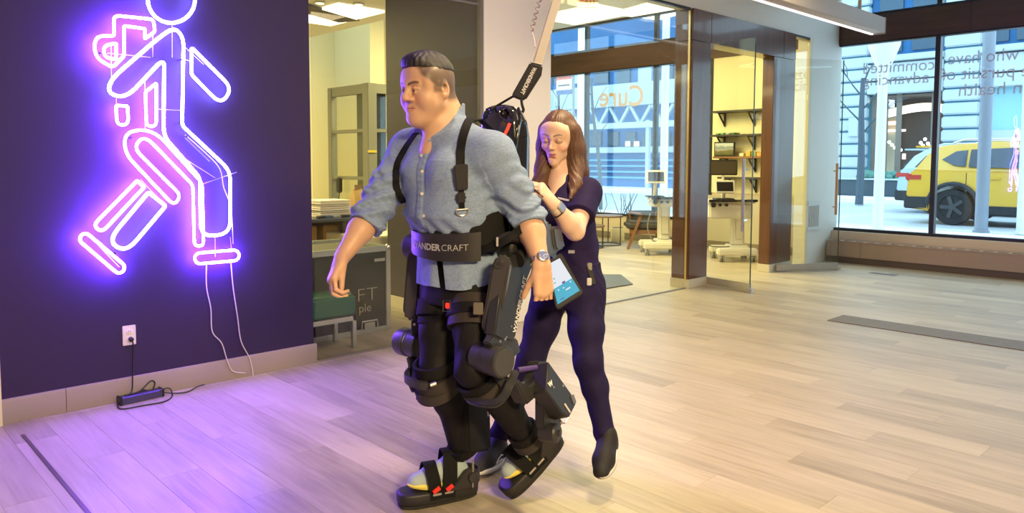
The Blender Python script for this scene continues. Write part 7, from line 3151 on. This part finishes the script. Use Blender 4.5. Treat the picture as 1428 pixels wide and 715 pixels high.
b.cyl(W(600, 537, 2.835), W(608, 534, 2.84), 0.008, seg=10)
b.build('latch_pin', M_bolt, kb)
b = MB()
P = smooth_path([W(574, 498, 3.12), W(577, 512, 3.10), W(576, 530, 3.08), W(582, 545, 3.06)], 5)
b.ribbon(P, 0.05, 0.02, LF)
b.build('knee_link', M_ex, exo, 0.004)
b = MB()
p = W(590, 550, 3.0)
b.obox(p, Rv*0.025, Fv*0.03, Uv*0.022)
b.build('shin_block', M_ex, exo, 0.006)
# left knee cuff and swept bracket
kx2 = Vector(anL-knL)
limb_band('knee_cuff', Vector(knL)+kx2.normalized()*0.045, kx2, 0.085, 0.045, 0.012, M_fab, frR, -1.9, 1.9)
limb_band('knee_cuff', Vector(knL)+kx2.normalized()*0.075, kx2, 0.086, 0.036, 0.016, mat('cuff_brown', (0.042, 0.036, 0.034), 0.6, spec=0.15), frR, -1.9, 1.9)
b = MB()
P = smooth_path([W(654, 556, 2.80), W(672, 562, 2.74), W(690, 562, 2.71), W(702, 553, 2.71), W(711, 537, 2.72), W(719, 517, 2.76)], 6)
b.ribbon(P, 0.030, 0.020, [(-Fv*0.7+Uv*0.5).normalized()]*len(P))
b.build('shin_bracket', M_ex2, exo, 0.005)
b = MB()
b.bar(W(690, 520, 2.78), W(712, 548, 2.76), 0.03, 0.02, -Fv)
b.build('shin_link', M_ex, exo, 0.004)
# left shin drive: side block and lid box
n5 = Vector((0.25, -0.96, 0.1)).normalized()
slab([(719, 533), (724, 528), (731, 535), (740, 537), (748, 531), (752, 514), (752, 505), (765, 503.5), (766, 520), (758, 545), (736, 564.5), (728, 550)], W(745, 535, 2.83), n5, 0.06, 'shin_housing', M_ex2, exo, 0.006, 3)
n6 = Vector((0.15, -0.93, 0.35)).normalized()
lid = slab([(765, 503), (797, 548), (804.5, 562), (794.5, 582), (785, 577), (761.5, 545)], W(780, 545, 2.84), n6, 0.075, 'drive_box', mat('drive_box_black', (0.022, 0.021, 0.022), 0.45), exo, 0.005, 3)
q = onplane(766, 540, W(780, 545, 2.84), n6)
q2 = onplane(774, 534, W(780, 545, 2.84), n6)
text_obj('lettering', 'W', 0.026, q+n6*0.001, q2-q, n6.cross((q2-q).normalized()), M_txt, lid, 0.001, 0.0006)
for px, py in ((772, 540), (785, 538)):
    b = MB()
    b.lathe(onplane(px, py, W(780, 545, 2.84), n6), n6, [(0, 0.004), (0.002, 0.004), (0.003, 0.002)], 10)
    b.build('bolt', M_bolt, lid)
pp = W(780, 545, 2.84)
b = MB()
a0, a1 = onplane(787, 563, pp, n6), onplane(795, 575, pp, n6)
b.bar(a0+n6*0.001, a1+n6*0.001, 0.008, 0.003, n6)
b.build('light_slot', mat('slot_grey_light', (0.5, 0.45, 0.4), 0.4), lid)
b = MB()
b.bar(onplane(797, 551, pp, n6)+n6*0.002, onplane(801, 562, pp, n6)+n6*0.002, 0.02, 0.004, n6)
b.build('side_label', mat('label_grey', (0.10, 0.10, 0.10), 0.4), lid)
b = MB()
b.cyl(W(722, 516, 2.80), W(748, 512, 2.86), 0.010, seg=10)
b.build('spring_rod', mat('violet_rod', (0.08, 0.05, 0.2), 0.35), exo)
# strut from the drive box to the left ankle
slab([(758, 551), (778, 576), (786, 588), (778, 604), (765, 606), (758, 592)], W(770, 580, 2.88), n5, 0.04, 'ankle_strut', M_ex, exo, 0.006)
b = MB()
c = W(770, 603, 2.86)
b.lathe(c, n5, [(-0.05, 0.03), (-0.045, 0.036), (0.02, 0.036), (0.026, 0.030), (0.028, 0.012), (0.036, 0.010), (0.037, 0.002)], 24)
b.build('ankle_joint', M_ex2, exo)
b = MB()
b.tube(smooth_path([W(781, 588, 2.88), W(787, 590, 2.89), W(792, 582, 2.90)], 4), 0.003, 6)
b.build('ankle_cable', M_bolt, exo)
# right shin: tall housing behind the calf
bx = slab([(651, 556), (684, 552), (686, 628), (655, 634)], W(668, 590, 3.10), Vector((0.4, -0.91, 0)), 0.07, 'shin_housing', M_fab, exo, 0.012, 3)
b = MB()
b.bar(W(679, 562, 3.06), W(681, 580, 3.06), 0.006, 0.004, -Fv)
b.build('light_slot', mat('slot_white', (0.6, 0.6, 0.6), 0.4), bx)

# ---- foot plates with straps
for k, (h_, t_, f, s_, u) in enumerate(FEET):
    Lp = (t_-h_).length
    Wd = 0.062

    def outline(kx, ky, z):
        out = []
        for i in range(28):
            a = 2*PI*i/28
            cx = math.copysign(abs(math.cos(a))**0.55, math.cos(a))
            cy = math.copysign(abs(math.sin(a))**0.62, math.sin(a))
            taper = 1.0-0.10*(cx < -0.4)
            out.append(h_+f*(Lp*0.5+cx*Lp*0.5*kx)+s_*(cy*Wd*ky*taper)+u*z)
        return out
    b = MB()
    b.poly([outline(0.95, 0.95, 0.014), outline(0.99, 0.99, 0.018), outline(1.0, 1.0, 0.052), outline(0.97, 0.96, 0.058), outline(0.90, 0.86, 0.060)])
    fp = b.build('foot_plate', mat('plate_black', (0.018, 0.017, 0.018), 0.5), exo, smooth=50)
    b = MB()
    b.poly([outline(0.93, 0.90, 0.0), outline(0.97, 0.96, 0.004), outline(0.96, 0.95, 0.012)])
    b.build('tread', mat('tread_black', (0.018, 0.018, 0.018), 0.8), fp, smooth=50)
    T = shoes[k][1]
    for xs, h1, w_, sl in ((0.66, 0.100, 0.052, -0.10), (0.34, 0.142, 0.058, 0.12)):
        pts = []
        for (yy, zz, dx) in ((-0.066, -0.03, sl*0.6), (-0.062, 0.008, sl*0.4), (-0.056, 0.048, sl*0.2), (-0.034, h1-0.014, 0.0), (0, h1, -0.01), (0.034, h1-0.014, -0.02), (0.056, 0.048, -0.02), (0.062, 0.008, -0.02), (0.066, -0.03, -0.02)):
            pts.append(T(xs+dx, yy, zz))
        P = smooth_path(pts, 3)
        c = T(xs, 0, 0.03)
        Nn = [((p-c)-f*(p-c).dot(f)).normalized() for p in P]
        b = MB()
        b.ribbon(P, w_, 0.006, Nn)
        b.build('foot_strap', M_web, exo)
        side = -1 if (T(xs, -0.06, 0)-CP).dot(Fv) < (T(xs, 0.06, 0)-CP).dot(Fv) else 1
        if k == 0 or xs > 0.5:
            q = T(xs+sl*0.45, side*0.071, 0.012) if k == 0 else T(xs-0.02, -side*0.064, 0.02)
            n_ = s_*side*(1 if (s_*side).dot(Fv) < 0 else -1)
            b = MB()
            b.obox(q-Fv*0.004, (f*0.8-u*0.5).normalized()*0.016, n_*0.003, (u*0.8+f*0.5).normalized()*0.009)
            b.build('red_tab', M_red, exo, 0.001)
        q = T(xs+sl*0.55, side*0.0705, -0.008)
        b = MB()
        b.obox(q, f*0.018, s_*0.003, u*0.004)
        b.build('strap_loop', M_bolt, exo, 0.001)
    # heel cup and upright on the near side
    near_s = s_ if (s_).dot(Fv) < 0 else -s_
    for sd, hh in ((near_s, 0.14), (-near_s, 0.11)):
        b = MB()
        b.prism([h_+f*0.02+sd*0.062+u*0.055, h_+f*0.15+sd*0.062+u*0.055, h_+f*0.12+sd*0.062+u*0.085, h_+f*0.075+sd*0.064+u*hh, h_+f*0.035+sd*0.064+u*hh], sd*0.010)
        b.build('ankle_bracket', M_ex, exo, 0.004)
    b = MB()
    P = [h_+f*(0.07-0.075*math.cos(a))+s_*(0.056*math.sin(a))+u*0.085 for a in np.linspace(-1.7, 1.7, 13)]
    Nn = [(p-(h_+f*0.07+u*0.085)).normalized() for p in P]
    b.ribbon(P, 0.055, 0.008, Nn)
    b.build('heel_cup', M_ex, exo)
    if k == 0:
        b = MB()
        c = h_+f*0.045+near_s*0.074+u*0.10
        b.lathe(c-near_s*0.02, near_s, [(0, 0.022), (0.02, 0.024), (0.028, 0.020), (0.029, 0.004)], 20)
        b.build('ankle_joint', M_ex2, exo)
        b = MB()
        b.bar(h_+f*0.05+near_s*0.078+u*0.06, h_+f*0.045+near_s*0.07+u*0.17, 0.007, 0.006, near_s)
        b.build('ankle_rod', mat('dull_steel', (0.28, 0.27, 0.27), 0.4, 0.8), exo)
    ank = (anR, anL)[k]
    dv_ = Vector(ank)-Vector((knR, knL)[k])
    limb_band('ankle_strap', Vector(ank)+Vector((0, 0, 0.0)), dv_, 0.060, 0.05 if k else 0.03, 0.010, M_fab if k else M_web, frR)
    if k:
        limb_band('ankle_strap', Vector(ank)+dv_.normalized()*0.025, dv_, 0.066, 0.035, 0.008, mat('cuff_brown', (0.042, 0.036, 0.034), 0.6, spec=0.15), frR, -1.2, 1.0)

# ================================================================== lifting strap, cable, tablet
ls = thing('lifting_strap', 'translucent white lifting strap with a black printed sleeve hooked to the back module', 'strap', W(750, 88, 3.08))
M_wb = glass_mat('pale_webbing', (0.62, 0.57, 0.50), 1.2, 0.3, 0.0)
nt = M_wb.node_tree
df = nt.nodes.new('ShaderNodeBsdfDiffuse')
df.inputs[0].default_value = (0.88, 0.84, 0.76, 1)
mxn = nt.nodes.new('ShaderNodeMixShader')
mxn.inputs[0].default_value = 0.62
tr_ = [n for n in nt.nodes if n.type == 'BSDF_TRANSPARENT'][0]
nt.links.new(tr_.outputs[0], mxn.inputs[1])
nt.links.new(df.outputs[0], mxn.inputs[2])
nt.links.new(mxn.outputs[0], nt.nodes['Material Output'].inputs[0])
d0, d1 = W(750, 89, 3.08), W(777, 0, 3.08)
dd = (d1-d0).normalized()
far = d1+dd*((3.42-d1.z)/dd.z)
for k, (o0, o1) in enumerate(((0.0, 0.0), (-0.008, 0.012))):
    b = MB()
    pts = [d0+Rv*o0+Fv*0.012*k, d0.lerp(far, 0.5)+Rv*(o1*0.6)+Fv*0.012*k, far+Rv*o1+Fv*0.012*k]
    b.ribbon(smooth_path(pts, 5), 0.034, 0.002, -Fv)
    b.build('webbing', M_wb, ls)
n7 = (-Fv*0.95+Rv*-0.1).normalized()
ps7 = W(735, 112, 3.07)
slv = slab([(739, 86.5), (756.5, 91), (754.5, 104), (732.5, 138.5), (726, 139), (713.5, 134), (715, 129)], ps7, n7, 0.03, 'sleeve', mat('sleeve_black', (0.016, 0.015, 0.017), 0.7, bump=0.2, bscale=300), ls, 0.006, 3)
ta, tb_ = onplane(744, 93, ps7, n7), onplane(725.5, 130, ps7, n7)
text_obj('lettering', 'WANDERCRAFT', 0.022, ta+n7*0.0015, tb_-ta, n7.cross((tb_-ta).normalized()), M_txt, slv, 0.0008, 0.0006, width=(tb_-ta).length)
b = MB()
b.tube([W(739, 86, 3.075), W(755, 90, 3.075), W(756, 93, 3.075), W(740, 90, 3.075)], 0.003, 6, True)
b.build('top_buckle', M_bolt, ls)
b = MB()
b.tube(smooth_path([W(716, 134, 3.07), W(704, 141, 3.08), W(692, 148, 3.09), W(684, 153, 3.06)], 4), 0.005, 8)
b.build('sling_loop', M_web, ls)
b = MB()
b.tube(smooth_path([W(727, 138, 3.07), W(728, 146, 3.08), W(730, 153, 3.10), W(728, 157, 3.11)], 4), 0.006, 8)
b.build('hook', M_ex2, ls)
# coiled cable beside it
cc = thing('coiled_cable', 'grey coiled cable hanging beside the lifting strap', 'cable', W(741, 43, 3.2))
q0, q1 = W(753, -2, 3.2), W(741, 43, 3.2)
q0 = q1+(q0-q1).normalized()*((3.42-q1.z)/((q0-q1).normalized().z))
pts = []
NC = 60
ax_, s_, t_ = frame(q1-q0)
for i in range(NC*6+1):
    a = 2*PI*i/6
    pts.append(q0.lerp(q1, i/(NC*6))+s_*(0.008*math.cos(a))+t_*(0.008*math.sin(a)))
b = MB()
b.tube(pts, 0.0035, 5)
b.build('coil', mat('coil_grey', (0.36, 0.30, 0.29), 0.5), cc)
b = MB()
b.tube(smooth_path([q1, W(745, 55, 3.18), W(746, 66, 3.12)], 4), 0.0025, 6)
b.build('lead', mat('lead_pink', (0.55, 0.42, 0.40), 0.5), cc)

# tablet in a rugged black case
tbn = (-Fv*0.93+Uv*0.28-Rv*0.1).normalized()
pt_ = W(787, 392, 3.13)
tab = thing('tablet', 'black cased tablet with a white and cyan screen beside the woman, below the watch', 'tablet', pt_)
slab([(761, 366), (780.5, 353), (784, 354), (813, 406), (811, 410), (779, 431), (775, 429)], pt_, tbn, 0.018, 'case', mat('tablet_case', (0.016, 0.016, 0.018), 0.6), tab, 0.004, 3)
A, B, Cc, D = [onplane(x, y, pt_, tbn)+tbn*0.001 for x, y in ((764.5, 368.5), (780.5, 360), (808.5, 405), (777.5, 424.5))]
M_scw = mat('screen_white', (0.02, 0.02, 0.02), 0.2, emit=(0.88, 0.92, 1.0), estr=0.95)
M_scc = mat('screen_cyan', (0.02, 0.02, 0.02), 0.2, emit=(0.07, 0.52, 0.72), estr=0.9)
m0, m1 = A.lerp(D, 0.62), B.lerp(Cc, 0.62)
b = MB()
b.prism([A, B, m1, m0], tbn*0.001)
s1 = b.build('screen', M_scw, tab, smooth=0)
b = MB()
b.prism([m0, m1, Cc, D], tbn*0.001)
b.build('screen_panel', M_scc, s1, smooth=0)
G = lambda s_, t_: A.lerp(B, s_).lerp(D.lerp(Cc, s_), t_)
for (s_, t_, w_, h_2, m_) in ((0.15, 0.40, 0.10, 0.015, M_scc), (0.12, 0.50, 0.12, 0.012, M_scc), (0.55, 0.60, 0.16, 0.025, mat('screen_violet', (0.02, 0.02, 0.02), 0.2, emit=(0.16, 0.10, 0.45), estr=0.8)), (0.45, 0.72, 0.08, 0.012, M_scw), (0.62, 0.80, 0.22, 0.016, M_scw), (0.2, 0.70, 0.06, 0.02, M_scw), (0.85, 0.68, 0.05, 0.02, M_scw), (0.25, 0.94, 0.16, 0.012, mat('screen_violet', (0.02, 0.02, 0.02), 0.2, emit=(0.16, 0.10, 0.45), estr=0.8))):
    b = MB()
    b.prism([G(s_-w_/2, t_-h_2)+tbn*0.0011, G(s_+w_/2, t_-h_2)+tbn*0.0011, G(s_+w_/2, t_+h_2)+tbn*0.0011, G(s_-w_/2, t_+h_2)+tbn*0.0011], tbn*0.0006)
    b.build('icon', m_, s1, smooth=0)
b = MB()
b.bar(W(774, 358, 3.10), W(769, 350, 3.02), 0.02, 0.012, -Fv)
b.build('mount_arm', M_ex2, tab, 0.003)
